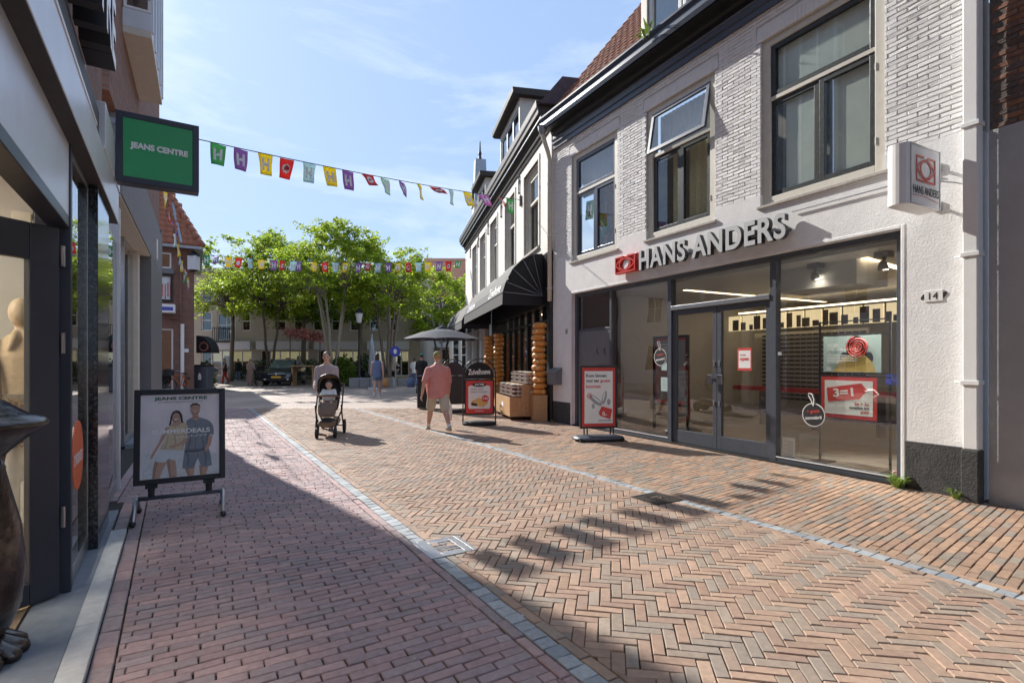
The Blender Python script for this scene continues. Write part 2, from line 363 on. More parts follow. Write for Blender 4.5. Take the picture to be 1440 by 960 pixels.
        if bev:
            b = ob.modifiers.new('bevel', 'BEVEL'); b.width = bev; b.segments = 2; b.limit_method = 'ANGLE'; b.angle_limit = R(40)
        return ob

def tag(o, label=None, cat=None, group=None, kind=None):
    if label: o['label'] = label
    if cat: o['category'] = cat
    if group: o['group'] = group
    if kind: o['kind'] = kind
    return o
def root(name, loc, label, cat, group=None, rz=0):
    o = bpy.data.objects.new(name, None); COL.objects.link(o); o.empty_display_size = .2
    o.location = loc; o.rotation_euler = (0, 0, rz); ORG[o.name] = Vector(loc)
    return tag(o, label, cat, group)
def zero_root(name, label, cat, group=None):
    """root built about the origin; placed afterwards"""
    o = bpy.data.objects.new(name, None); COL.objects.link(o); o.empty_display_size = .2; ORG[o.name] = Vector((0, 0, 0))
    return tag(o, label, cat, group)
def copy_tree(o, parent=None):
    c = o.copy(); COL.objects.link(c); c.parent = parent
    for ch in list(o.children): copy_tree(ch, c)
    return c

_tc = {}
def text_geo(body, depth=0.0, off=0.0, space=1.0):
    key = (body, round(depth, 4), off, space)
    if key in _tc: return _tc[key]
    cu = bpy.data.curves.new('lettering', 'FONT'); cu.body = body; cu.offset = off; cu.extrude = depth / 2; cu.space_character = space; cu.resolution_u = 5
    ob = bpy.data.objects.new('lettering', cu); COL.objects.link(ob)
    dg = bpy.context.evaluated_depsgraph_get(); me = bpy.data.meshes.new_from_object(ob.evaluated_get(dg))
    v = np.array([p.co[:] for p in me.vertices]); f = [tuple(p.vertices) for p in me.polygons]
    nz = [p.normal.z for p in me.polygons]
    bpy.data.objects.remove(ob); bpy.data.curves.remove(cu); bpy.data.meshes.remove(me)
    lo = v.min(0); hi = v.max(0); v = v - np.array([lo[0], lo[1], 0]); _tc[key] = (v, f, hi - lo, nz)
    return _tc[key]
def text(mb, body, at, xd, yd, w=None, h=None, depth=0.0, off=0.012, mi=0, side_mi=None, align='l', space=1.0):
    """lettering as real faces: `at` is the lower left (or centre) corner, w or h fixes the size"""
    v, f, sz, nz = text_geo(body, .2 if depth else 0, off, space)
    xd = Vector(xd).normalized(); yd = Vector(yd).normalized(); zd = xd.cross(yd)
    sx = (w / sz[0]) if w else h / sz[1]; sy = (h / sz[1]) if h else sx
    at = Vector(at); W_ = sz[0] * sx
    if align == 'c': at = at - xd * W_ / 2
    if align == 'r': at = at - xd * W_
    vs = [at + xd * (p[0] * sx) + yd * (p[1] * sy) + zd * ((p[2] / .2 + .5) * depth if depth else 0) for p in v]
    b = len(mb.v); mb.v.extend(tuple(q) for q in vs); mb.f.extend(tuple(b + i for i in g) for g in f)
    if side_mi is None: mb.mi.extend([mi] * len(f))
    else: mb.mi.extend([mi if z > .5 else side_mi for z in nz])
    return W_

# ---------------------------------------------------------------- the planes of the street, measured once
def plane(vp, D, side):
    th = math.atan((720 - vp) / FPX); u = (-math.sin(th), math.cos(th))
    if side == 'R': nn = (-u[1], u[0]); O = (D * u[1], -D * u[0])        # wall on the right, faces left
    else: nn = (u[1], -u[0]); O = (-D * u[1], D * u[0])
    return Fr(O, u, nn)
FR = plane(327, 7.09, 'R')      # optician's facade
FZ = plane(550, 3.90, 'R')      # cheese shop facade, the street bends there
FL = plane(246, .485, 'L')      # clothes shop facade
FB = plane(284, .90, 'L')       # tall building after it
def hit(F, x, n=0.):
    """s along wall F (moved out by n) at picture column x"""
    tx = (x - 720) / FPX; d = Vector((tx, 1, 0)); O = F.O + F.n * n
    Y = O.dot(F.n) / d.dot(F.n); return (d * Y - F.O).dot(F.u), Y
def wz(F, x, y, n=0.):
    s_, Y = hit(F, x, n); return s_, H + (508 - y) / FPX * Y
def gp(x, y):
    Y = FPX * H / (y - 508); return Vector(((x - 720) / FPX * Y, Y, 0))
def at(x, y, Y): return Vector(((x - 720) / FPX * Y, Y, H + (508 - y) / FPX * Y))

# ================================================================ paving
def inside(poly, hp):
    """clip a convex 2D polygon by half-planes (a,b,c): a*x+b*y>=c"""
    for a, b, c in hp:
        o = []
        k = len(poly)
        for i in range(k):
            p, q = poly[i], poly[(i + 1) % k]; dp = a * p[0] + b * p[1] - c; dq = a * q[0] + b * q[1] - c
            if dp >= 0: o.append(p)
            if (dp >= 0) != (dq >= 0):
                t = dp / (dp - dq); o.append((p[0] + (q[0] - p[0]) * t, p[1] + (q[1] - p[1]) * t))
        poly = o
        if len(poly) < 3: return None
    return poly
def parea(p): return abs(sum(p[i][0] * p[(i + 1) % len(p)][1] - p[(i + 1) % len(p)][0] * p[i][1] for i in range(len(p)))) / 2
def brick_geo(poly, top, bev, depth, gap, rnd=None):
    """one brick: chamfered top face, sides down to -depth; poly centred on its own origin"""
    k = len(poly); cx = sum(p[0] for p in poly) / k; cy = sum(p[1] for p in poly) / k
    def inset(d):
        o = []
        for x, y in poly:
            r_ = math.hypot(x - cx, y - cy)
            if k == 4:
                xs = [p[0] for p in poly]; ys = [p[1] for p in poly]
            f = max(.2, 1 - d / max(.02, r_)); o.append((cx + (x - cx) * f, cy + (y - cy) * f))
        return o
    rnd = rnd or (lambda: 0.)
    tl = (rnd() * .05, rnd() * .05)
    g1 = inset(gap); g2 = inset(gap + bev)
    v = [(x, y, -depth) for x, y in g1] + [(x, y, top - bev + tl[0] * (x - cx) + tl[1] * (y - cy)) for x, y in g1] + [(x + rnd() * .0012, y + rnd() * .0012, top + tl[0] * (x - cx) + tl[1] * (y - cy)) for x, y in g2]
    f = [tuple(range(2 * k, 3 * k))]
    for i in range(k):
        j = (i + 1) % k; f += [(i, j, k + j, k + i), (k + i, k + j, 2 * k + j, 2 * k + i)]
    return v, f
def rect_inset(l, w, d): return [(-l / 2 + d, -w / 2 + d), (l / 2 - d, -w / 2 + d), (l / 2 - d, w / 2 - d), (-l / 2 + d, w / 2 - d)]
def rect_geo(l, w, top, bev, depth, gap, rnd, gx=None):
    tl = (rnd() * .02, rnd() * .06)
    gx = gap if gx is None else gx; yaw = rnd() * .012
    g1 = [((x + rnd() * .0018) * 1 - y * yaw, y + rnd() * .0016 + x * yaw) for x, y in ((a_ * (l / 2 - gx), b_ * (w / 2 - gap)) for a_, b_ in ((-1, -1), (1, -1), (1, 1), (-1, 1)))]; g2 = [(x * (1 - 2 * bev / l), y * (1 - 2 * bev / w)) for x, y in g1]
    z = lambda x, y: tl[0] * x + tl[1] * y
    v = [(x, y, -depth) for x, y in g1] + [(x, y, top - bev + z(x, y)) for x, y in g1] + [(x, y, top + z(x, y)) for x, y in g2]
    f = [(8, 9, 10, 11)]
    for i in range(4):
        j = (i + 1) % 4; f += [(i, j, 4 + j, 4 + i), (4 + i, 4 + j, 8 + j, 8 + i)]
    return v, f
def paint(me, cols):
    a = me.attributes.new('tint', 'FLOAT_COLOR', 'FACE'); a.data.foreach_set('color', np.array(cols, dtype=np.float32).ravel())
def variants(name, l, w, pal, n, top, bev, depth, gap, material, seed, gx=None):
    rg = random.Random(seed); out_ = []
    for i in range(n):
        v, f = rect_geo(l, w, top + rg.uniform(-.0018, .0018), bev, depth, gap, lambda: rg.uniform(-1, 1), gx)
        me = bpy.data.meshes.new(name); me.from_pydata(v, [], f); me.materials.append(M[material])
        c = pal[rg.randrange(len(pal))]; k = rg.uniform(.9, 1.1); c = tuple(min(1, x * k) for x in c) + (1,)
        paint(me, [c] * len(f)); out_.append((me, v, f, c))
    return out_
def lay(parent, name, material, full, cut, vs_, pal, basis, keep=300, stuffname='brick', seed=1, weight=None, geo=(0., .004, .03, .003), lift=0.):
    """full: (x,y,angle) whole bricks; cut: (polygon) clipped ones. The `keep` largest in view become parts, the rest one part."""
    rg = random.Random(seed); X, Yv, Z, O = basis
    wp = lambda x, y, h: O + X * x + Yv * y + Z * h
    items = []
    for x, y, a in full: items.append((wp(x, y, 0), 0, (x, y, a)))
    for p in cut:
        cx = sum(q[0] for q in p) / len(p); cy = sum(q[1] for q in p) / len(p); items.append((wp(cx, cy, 0), 1, p))
    def vis(P):
        if P.y < .4: return 1e9
        px = 720 + FPX * P.x / P.y; py = 508 - FPX * (P.z - H) / P.y
        if px < -70 or px > 1510 or py > 1010 or py < -60: return 1e6 + P.length
        return P.length
    items.sort(key=lambda t: vis(t[0]) * (1 if t[1] == 0 else 1.35))
    V = []; Fc = []; T = []; n = 0
    sink = (lambda P: .0022 * math.sin(1.7 * P.x + .6 * P.y) + .0016 * math.sin(2.9 * P.y - 1.3 * P.x)) if Z.z > .9 else (lambda P: 0.)   # worn, settled paving
    for P, kind, d in items:
        if vis(P) > 9e5 and P.length > 30: continue
        if kind == 0:
            me, v, f, c = vs_[rg.randrange(len(vs_))]; x, y, a = d; fl = math.pi if rg.random() < .5 else 0
            if n < keep and vis(P) < 9e5:
                o = bpy.data.objects.new(name, me); COL.objects.link(o); o.parent = parent
                rot = Matrix((X, Yv, Z)).transposed().to_4x4() @ Matrix.Rotation(a + fl, 4, 'Z')
                o.matrix_local = Matrix.Translation(P + Z * (lift + sink(P) + rg.uniform(-.0014, .0014)) - org_of(parent)) @ rot; n += 1; continue
            ca, sa = math.cos(a + fl), math.sin(a + fl); dz = lift + sink(P) + rg.uniform(-.0014, .0014)
            b = len(V); V += [wp(x + p[0] * ca - p[1] * sa, y + p[0] * sa + p[1] * ca, p[2] + dz) for p in v]; Fc += [tuple(b + i for i in q) for q in f]; T += [c] * len(f)
        else:
            if parea(d) < .0009: continue
            v, f = brick_geo(d, geo[0], geo[1], geo[2], geo[3], lambda: rg.uniform(-1, 1) * .6)
            c = pal[rg.randrange(len(pal))]; k = rg.uniform(.86, 1.14); c = tuple(min(1, q * k) for q in c) + (1,)
            if n < keep and vis(P) < 9e5:
                me = bpy.data.meshes.new(name); me.from_pydata([wp(p[0], p[1], p[2] + lift) - org_of(parent) for p in v], [], f); me.materials.append(M[material]); paint(me, [c] * len(f))
                o = bpy.data.objects.new(name, me); COL.objects.link(o); o.parent = parent; n += 1; continue
            b = len(V); V += [wp(p[0], p[1], p[2] + lift) for p in v]; Fc += [tuple(b + i for i in q) for q in f]; T += [c] * len(f)
    if V:
        me = bpy.data.meshes.new(stuffname); oo = org_of(parent); me.from_pydata([p - oo for p in V], [], Fc); me.materials.append(M[material]); paint(me, T)
        o = bpy.data.objects.new(stuffname, me); COL.objects.link(o); o.parent = parent; o['kind'] = 'stuff'

GB = (Vector((1, 0, 0)), Vector((0, 1, 0)), Vector((0, 0, 1)), Vector((0, 0, 0)))
thr = R(31.2); PU = (-math.sin(thr), math.cos(thr)); PT = (math.cos(thr), math.sin(thr))      # along and across the street
def sp(t, r): return (PT[0] * t + PU[0] * r, PT[1] * t + PU[1] * r)
TL, TR = 1.62, 4.52
YEND = 17.0
BL, BW = .21, .07
red = [(0.323, 0.22, 0.155), (0.314, 0.211, 0.155), (0.344, 0.238, 0.172), (0.301, 0.22, 0.168), (0.28, 0.22, 0.172), (0.258, 0.211, 0.172), (0.323, 0.211, 0.155), (0.357, 0.242, 0.176), (0.31, 0.211, 0.16)]
mauve = [(0.353, 0.248, 0.244), (0.335, 0.244, 0.244), (0.37, 0.252, 0.244), (0.327, 0.248, 0.252), (0.318, 0.256, 0.261), (0.344, 0.235, 0.231), (0.387, 0.269, 0.257), (0.331, 0.26, 0.261)]
orange = [(0.356, 0.23, 0.155), (0.33, 0.216, 0.15), (0.374, 0.243, 0.163), (0.304, 0.221, 0.163), (0.282, 0.221, 0.172), (0.264, 0.216, 0.172), (0.339, 0.216, 0.15), (0.317, 0.211, 0.15)]
V_red = variants('brick', BL, BW, red, 22, 0, .004, .03, .0029, 'brick_paver', 3)
V_mauve = variants('brick', BL, BW, mauve, 22, 0, .005, .03, .0039, 'brick_paver', 4)
V_orange = variants('brick', BL, BW, orange, 22, 0, .004, .03, .0033, 'brick_paver', 5)

def sheet(name, poly, z, m, kind='structure', parent=None):
    mb = MB(); mb.add([(x, y, z) for x, y in poly], [tuple(range(len(poly)))]); o = mb.build(name, m, parent, recalc=False)
    if o.data.polygons[0].normal.z < 0: o.data.flip_normals()
    if parent is None: o['kind'] = kind
    return o
ground = sheet('ground', [(-900, -900), (900, -900), (900, 1500), (-900, 1500)], -.034, 'square_paving')
def quad_tr(t0, t1, r0, r1): return [sp(t0, r0), sp(t1, r0), sp(t1, r1), sp(t0, r1)]
REND = 19.0
cutY = lambda q: inside(q, [(0, -1, -YEND)])
left_pavement = sheet('left_pavement', cutY(quad_tr(-3.2, TL - .055, -6, 30)), -.019, 'joint_sand')
road = sheet('road', cutY(quad_tr(TL + .055, TR - .055, -6, 30)), -.0175, 'joint_sand')
right_pavement = sheet('right_pavement', cutY(quad_tr(TR + .055, 9.5, -6, 30)), -.017, 'joint_sand')
# beyond the built bricks the square: a sheet that carries the pattern in its material
m = bpy.data.materials.new('square_bricks'); t, p, o = nodes(m); N = t.nodes.new; K = t.links.new
g = N('ShaderNodeNewGeometry'); mp_ = N('ShaderNodeMapping'); mp_.inputs['Rotation'].default_value = (0, 0, R(35))
K(g.outputs['Position'], mp_.inputs[0]); bt = N('ShaderNodeTexBrick'); bt.inputs['Scale'].default_value = 1; bt.inputs['Brick Width'].default_value = .21; bt.inputs['Row Height'].default_value = .07
bt.inputs['Mortar Size'].default_value = .006; bt.inputs['Color1'].default_value = (.44, .34, .285, 1); bt.inputs['Color2'].default_value = (.36, .29, .25, 1); bt.inputs['Mortar'].default_value = (.10, .085, .07, 1)
K(mp_.outputs[0], bt.inputs['Vector']); nn = N('ShaderNodeTexNoise'); nn.inputs['Scale'].default_value = .5; nn.inputs['Detail'].default_value = 7; K(g.outputs['Position'], nn.inputs['Vector'])
rr_ = N('ShaderNodeMapRange'); rr_.inputs['From Min'].default_value = .3; rr_.inputs['From Max'].default_value = .7; rr_.inputs['To Min'].default_value = .75; rr_.inputs['To Max'].default_value = 1.2
K(nn.outputs['Fac'], rr_.inputs[0]); vv = N('ShaderNodeVectorMath'); vv.operation = 'SCALE'; K(bt.outputs['Color'], vv.inputs[0]); K(rr_.outputs[0], vv.inputs['Scale']); K(vv.outputs[0], p.inputs['Base Color']); p.inputs['Roughness'].default_value = .75
M['square_bricks'] = m
e = [sp(-40, 12), sp(60, 12), sp(60, 90), sp(-40, 90)]
square = sheet('square', [(-60, YEND - .01), (60, YEND - .01), (60, 100), (-60, 100)], -.003, 'square_bricks')

hl = lambda f, n_: (f.n.x, f.n.y, f.O.dot(f.n) + n_)          # half-plane in front of wall f at distance n_
def run_rows(org_t, org_r, dl, dr, rows, cols, hp, L_, W_, jit, rg, bond='half'):
    """courses: dl = long direction, dr = direction the rows advance"""
    full, cut = [], []; a = math.atan2(dl[1], dl[0])
    ox, oy = org_t, org_r
    for j in range(*rows):
        sh = (.5 * (j % 2) + rg.uniform(-jit, jit)) * L_ if bond == 'half' else rg.uniform(0, 1) * L_
        for i in range(*cols):
            cx = ox + dl[0] * (i * L_ + sh) + dr[0] * j * W_; cy = oy + dl[1] * (i * L_ + sh) + dr[1] * j * W_
            if cy < .8 or cy > YEND or abs(cx / cy) > 1.12: continue
            if cy > 10 and False: continue
            h_ = hp(cx, cy) if callable(hp) else hp
            q = [(cx + dl[0] * a_ * L_ / 2 + dr[0] * b_ * W_ / 2, cy + dl[1] * a_ * L_ / 2 + dr[1] * b_ * W_ / 2) for a_, b_ in ((-1, -1), (1, -1), (1, 1), (-1, 1))]
            ok = all(h[0] * x + h[1] * y >= h[2] - .002 for h in h_ for x, y in q)
            if ok: full.append((cx, cy, a))
            else:
                c = inside(q, h_)
                if c: cut.append(c)
    return full, cut
rg = random.Random(11)
# left strip: courses across the street, a lengthwise border at each side
edgeL = (-PT[0], -PT[1], -(TL - .055 - .072))
hpL = lambda x, y: [hl(FL, .235) if y < 5.75 + .3 * (x + 4) else hl(FB, .115), edgeL]
fl_, ct_ = run_rows(*sp(TL - .13, 0), (-PT[0], -PT[1]), PU, (-20, 290), (-2, 26), hpL, BL, BW - .001, .12, rg)
lay(left_pavement, 'brick', 'brick_paver', fl_, ct_, V_mauve, mauve, GB, seed=2, geo=(0, .0045, .03, .0035))
bf = []
for i in range(-10, 95):
    x, y = sp(TL - .055 - .036, i * BL + .03)
    if .8 < y < YEND: bf.append((x, y, math.atan2(PU[1], PU[0])))
lay(left_pavement, 'border_brick', 'brick_paver', bf, [], V_mauve, mauve, GB, seed=3, stuffname='border_brick')
V_edge = variants('edge_brick', .20, .10, mauve, 12, 0, .004, .03, .003, 'brick_paver', 8)
bf = []
for i in range(0, 75):
    q = FL.p(1.2 + i * .2, .18, 0)
    if q.y < 5.8: bf.append((q.x, q.y, math.atan2(FL.u.y, FL.u.x)))
for i in range(0, 60):
    q = FL.p(hit(FL, 155)[0] + .11 + i * .2, .072, 0)
    if q.y < 5.72: bf.append((q.x, q.y, math.atan2(FL.u.y, FL.u.x)))
for i in range(0, 60):
    q = FB.p(3 + i * .2, .06, 0)
    if 5.62 < q.y < YEND - .1: bf.append((q.x, q.y, math.atan2(FB.u.y, FB.u.x)))
lay(left_pavement, 'edge_brick', 'brick_paver', bf, [], V_edge, mauve, GB, seed=4, stuffname='edge_brick')
# road: herringbone
ha = R(10.6); A_ = (math.sin(ha), math.cos(ha)); B_ = (math.cos(ha), -math.sin(ha)); full, cut = [], []
hpR = [(PT[0], PT[1], TL + .055 + .072), (-PT[0], -PT[1], -(TR - .055 - .072))]
wu = BW; n_ = 3
for yy in range(-150, 300):
    for xx in range(-300, 200):
        for kind in (0, 1):
            if kind == 0:
                if (xx - yy) % 6 != 0: continue
                c = (xx + 1.5, yy + .5); ang = math.atan2(B_[1], B_[0])
            else:
                if (yy - (xx - 5)) % 6 != 0: continue
                c = (xx + .5, yy + 1.5); ang = math.atan2(A_[1], A_[0])
            cx = B_[0] * c[0] * wu + A_[0] * c[1] * wu; cy = B_[1] * c[0] * wu + A_[1] * c[1] * wu
            if cy < .9 or cy > YEND or abs(cx / cy) > 1.1: continue
            tt = PT[0] * cx + PT[1] * cy
            if tt < TL - .1 or tt > TR + .1: continue
            dd = (math.cos(ang), math.sin(ang)); ee = (-dd[1], dd[0])
            q = [(cx + dd[0] * a_ * 1.5 * wu + ee[0] * b_ * .5 * wu, cy + dd[1] * a_ * 1.5 * wu + ee[1] * b_ * .5 * wu) for a_, b_ in ((-1, -1), (1, -1), (1, 1), (-1, 1))]
            if all(h[0] * x + h[1] * y >= h[2] for h in hpR for x, y in q): full.append((cx, cy, ang))
            else:
                k_ = inside(q, hpR)
                if k_: cut.append(k_)
lay(road, 'brick', 'brick_paver', full, cut, V_red, red, GB, seed=5)
bf = []
for i in range(-10, 95):
    for t_ in (TL + .055 + .036, TR - .055 - .036):
        x, y = sp(t_, i * BL + .11)
        if .8 < y < YEND and abs(x / y) < 1.1: bf.append((x, y, math.atan2(PU[1], PU[0])))
lay(road, 'border_brick', 'brick_paver', bf, [], V_red, red, GB, seed=6, stuffname='border_brick')
# right strip: courses a little askew
sk = R(51.3); D1 = (math.sin(sk), math.cos(sk)); D2 = (-math.cos(sk), math.sin(sk))
hpP = [(PT[0], PT[1], TR + .055 + .072), hl(FR, .01)]
full, cut = run_rows(*sp(TR + .05, 2.2), D1, D2, (-40, 260), (-30, 30), hpP, BL, BW, .2, rg, 'half')
lay(right_pavement, 'brick', 'brick_paver', full, cut, V_orange, orange, GB, seed=7)
bf = []
for i in range(-10, 95):
    x, y = sp(TR + .055 + .036, i * BL + .07)
    if .8 < y < YEND and abs(x / y) < 1.1: bf.append((x, y, math.atan2(PU[1], PU[0])))
lay(right_pavement, 'border_brick', 'brick_paver', bf, [], V_orange, orange, GB, seed=8, stuffname='border_brick')
# the two blue-grey gutter rows
V_blue = variants('gutter_stone', .105, .108, [(.28, .305, .33), (.31, .33, .345), (.25, .275, .30), (.34, .36, .37)], 14, 0, .004, .03, .003, 'bluestone', 9)
for t_ in (TL, TR):
    gut = sheet('gutter', cutY(quad_tr(t_ - .055, t_ + .055, -6, 30)), -.0185, 'joint_sand')
    bf = []
    for i in range(-10, 190):
        x, y = sp(t_, i * .105 - .3)
        if .8 < y < YEND and abs(x / y) < 1.1: bf.append((x, y, math.atan2(PU[1], PU[0])))
    lay(gut, 'gutter_stone', 'bluestone', bf, [], V_blue, [(.28, .3, .33)], GB, seed=10, stuffname='gutter_stone', keep=150)
# threshold of the clothes shop: pale stone kerb, dark paving behind it
mb = MB()
KE = hit(FL, 155)[0]
for i in range(5): mb.box(FL, .8 + i * 1.0, min(KE, 1.797 + i * 1.0), .012, .125, -.03, .022)
th = mb.build('threshold_kerb', 'kerb_pale', None, bev=.004); th['kind'] = 'structure'
mb = MB(); mb.box(FL, -2., 6.6, -.25, .010, -.03, .016); th = mb.build('threshold_slab', 'threshold', None, bev=.004); th['kind'] = 'structure'

# drain covers with a cut-out fan pattern
def drain(name, tc_, rc_, label, mcover, seed):
    c = sp(tc_, rc_); F = Fr(c, PU, PT); rt = root(name, (c[0], c[1], 0), label, 'drain cover', 'drain covers in the gutters')
    mb = MB(); a = .20; b = .012
    for q in ((-a, a, -a, -a + .035), (-a, a, a - .035, a)): mb.box(F, q[0], q[1], q[2], q[3], -.02, .0075)
    for q in ((-a, -a + .03, -a + .0352, a - .0352), (a - .03, a, -a + .0352, a - .0352)): mb.box(F, q[0], q[1], q[2], q[3], -.02, .0073)
    mb.build('frame', mcover, rt, bev=.002)
    mb = MB(); mb.box(F, -a + .032, a - .032, -a + .037, a - .037, -.02, -.004); mb.build('shaft', 'soffit_black', rt)
    # plate: solid field round a triangle of slits
    rg = random.Random(seed); mb = MB(); i_ = a - .033
    mb.box(F, -i_, i_, -i_ + .005, -.085, -.003, .0058); mb.box(F, -i_, i_, .10, i_ - .005, -.003, .0058)
    mb.box(F, -i_, -.11, -.0848, .0998, -.003, .0058); mb.box(F, .11, i_, -.0848, .0998, -.003, .0058)
    mb.build('plate', mcover, rt, bev=.0015)
    mb = MB()
    for k in range(11):
        x0 = -.105 + k * .021; x1 = x0 + rg.uniform(-.05, .05)
        p = [F.p(x0, -.085, 0), F.p(x0 + .009, -.085, 0), F.p(x1 + .009, .10, 0), F.p(x1, .10, 0)]
        mb.add([q + Vector((0, 0, .001 + k * .0003)) for q in p] + [q + Vector((0, 0, .0045 + k * .0001)) for q in p], [(0, 3, 2, 1), (4, 5, 6, 7), (0, 1, 5, 4), (1, 2, 6, 5), (2, 3, 7, 6), (3, 0, 4, 7)])
    for k in range(3):
        z_ = -.05 + k * .05
        mb.box(F, -.11, .11, z_, z_ + .008, -.001, .0032 + k * .0002)
    mb.build('bar', mcover, rt)
    return rt
drain('drain_cover', 1.755, 3.95, 'pale steel drain cover with cut-out slits in the left gutter', 'steel_grate', 3)
drain('drain_cover', 4.36, 4.14, 'rusty dark drain cover in the right gutter before the optician', 'iron_dark', 5)

# trodden chewing gum and bits of litter on the paving
rgm = random.Random(77); mb = MB()
for k in range(70):
    q = sp(rgm.uniform(-.3, 6.3), rgm.uniform(1.8, 11)); r_ = rgm.uniform(.006, .015)
    if FL.n.dot(Vector((*q, 0)) - FL.O) < .4 or q[1] < 1.6: continue
    mb.lathe((q[0], q[1], .0035), [(r_, 0), (r_ * .8, .0012)], 9, sx=1, sy=rgm.uniform(.6, 1))
gum = mb.build('chewing_gum', 'threshold_gum', None); gum['kind'] = 'stuff'

# ================================================================ the optician's building
def rects_minus(F, mb, s0, s1, z0, z1, holes, n0, n1, mi=0):
    """wall slab with rectangular openings, cut into a grid of butted boxes"""
    ss = sorted({s0, s1, *[h[0] for h in holes], *[h[1] for h in holes]}); zs = sorted({z0, z1, *[h[2] for h in holes], *[h[3] for h in holes]})
    ss = [x for x in ss if s0 <= x <= s1]; zs = [x for x in zs if z0 <= x <= z1]
    for a, b in zip(ss, ss[1:]):
        run = None
        for c, d in zip(zs, zs[1:]):
            hit_ = any(h[0] < (a + b) / 2 < h[1] and h[2] < (c + d) / 2 < h[3] for h in holes)
            if hit_:
                if run: mb.box(F, a, b, n0, n1, run[0], run[1], mi); run = None
            else: run = (run[0], d) if run else (c, d)
        if run: mb.box(F, a, b, n0, n1, run[0], run[1], mi)
def bars(mb, F, s0, s1, z0, z1, n0, n1, w_, wt=None, wb=None):
    wt = w_ if wt is None else wt; wb = w_ if wb is None else wb
    mb.box(F, s0, s0 + w_, n0, n1, z0, z1); mb.box(F, s1 - w_, s1, n0, n1, z0, z1)
    mb.box(F, s0 + w_, s1 - w_, n0, n1 - .001, z1 - wt, z1); mb.box(F, s0 + w_, s1 - w_, n0, n1 - .001, z0, z0 + wb); return mb
def sash(F, parent, s0, s1, z0, z1, n, w_, d, fm, gm='glass', pane='pane', name='sash', bev=.004, wt=None, wb=None):
    mb = MB(); bars(mb, F, s0, s1, z0, z1, n - d, n, w_, wt, wb); f = mb.build(name, fm, parent, bev=bev)
    g_ = MB(); g_.box(F, s0 + w_ - .004, s1 - w_ + .004, n - d * .6, n - d * .6 + .006, z0 + (wb or w_) - .004, z1 - (wt or w_) + .004); g_.build(pane, gm, f)
    return f

S0, S1 = 2.72, 11.22                       # near and far end of the white front
ZB, ZC = 4.02, 6.75                        # brickwork begins, cornice begins
WIN = []
for xa, xb in ((1070, 1244), (909, 1005), (804, 868)):
    a = hit(FR, xb)[0]; b = hit(FR, xa)[0]; WIN.append((a, b))
WZ0, WZ1 = 3.86, 6.33
bld = root('optician_building', (*FR.p(6.5, 0, 0)[:2], 0), 'white painted brick building with red shop sign and pantile roof', 'building')
SF0, SF1, SFT = 3.44, 10.40, 3.09          # shop front opening
holes = [(a, b, WZ0 - .06, WZ1) for a, b in WIN] + [(SF0, SF1, -.1, SFT)]
mb = MB(); rects_minus(FR, mb, S0, S1, -.1, ZB + .0, holes, -.30, .012)
mb.build('rendered_wall', 'white_render', bld, bev=0)
mb = MB(); rects_minus(FR, mb, S0, S1, ZB, 7.2, [h for h in holes], -.302, -.006)
bk = mb.build('brick_backing', 'joint_paint', bld)
# painted bricks, each its own piece; upright ones over the windows
XW = (-FR.u, Vector((0, 0, 1)), FR.n, FR.O.copy())
V_wall = variants('brick', .215, .056, [(.72, .70, .665), (.74, .72, .69), (.70, .68, .64), (.73, .715, .69)], 26, .004, .007, .02, .0048, 'white_brick', 21, .0022)
def warp(vs_):                              # lumpy old bricks
    rg = random.Random(5)
    for me, v, f, c in vs_:
        for i, vt in enumerate(me.vertices):
            if i >= 4:
                vt.co.z += rg.uniform(-.0028, .0028); vt.co.y += rg.uniform(-.002, .002); vt.co.x += rg.uniform(-.004, .004); v[i] = tuple(vt.co)
warp(V_wall)
full, cut = [], []; rgw = random.Random(31)
LIN = [(a - .08, b + .08, WZ1, WZ1 + .24) for a, b in WIN]
blocked = [(a, b, WZ0 - .07, WZ1) for a, b in WIN] + LIN
row = 0; z = ZB + .029
while z < ZC + .02:
    for i in range(0, 40):
        s = S0 + .03 + (i + .5 * (row % 2) - .1) * .215
        x0, x1 = s - .1075, s + .1075
        if x1 < S0 or x0 > S1: continue
        segs = [(max(x0, S0 + .002), min(x1, S1 - .002))]
        for a, b, c, d in blocked:
            if c - .02 < z < d + .02:
                ns = []
                for p, q in segs:
                    if q <= a or p >= b: ns.append((p, q))
                    else:
                        if p < a: ns.append((p, a))
                        if q > b: ns.append((b, q))
                segs = ns
        for p, q in segs:
            if q - p > .2145: full.append((-(p + q) / 2, z, 0))
            elif q - p > .03: cut.append([(-q, z - .028), (-p, z - .028), (-p, z + .028), (-q, z + .028)])
    z += .056; row += 1
for a, b, c, d in LIN:
    k = int((b - a) / .06); st = (b - a) / k
    for i in range(k):
        s = a + (i + .5) * st; lean = (i / (k - 1) - .5) * .05
        cut.append([(-(s + st / 2), c + .004), (-(s - st / 2), c + .004), (-(s - st / 2) - lean * -1, d), (-(s + st / 2) - lean * -1, d)])
lay(bld, 'brick', 'white_brick', full, cut, V_wall, [(.72, .70, .665), (.74, .72, .69), (.70, .68, .645)], XW, seed=41, geo=(.005, .006, .02, .004))
# black plinth and rendered pier details
mb = MB(); mb.box(FR, S0 + .001, SF0 - .05, -.02, .022, -.06, .56); mb.build('plinth', 'black_plinth', bld, bev=.006)
mb = MB(); mb.box(FR, SF1 + .05, S1 - .002, -.02, .022, -.06, .52); mb.build('plinth', 'black_plinth', bld, bev=.006)
mb = MB()
for a, b, in ((SF0 - .05, SF0), (SF1, SF1 + .05)): mb.box(FR, a, b, -.02, .018, -.05, SFT + .05)
mb.box(FR, SF0, SF1, -.02, .018, SFT, SFT + .05)
mb.build('shopfront_surround', 'white_render', bld, bev=.01)

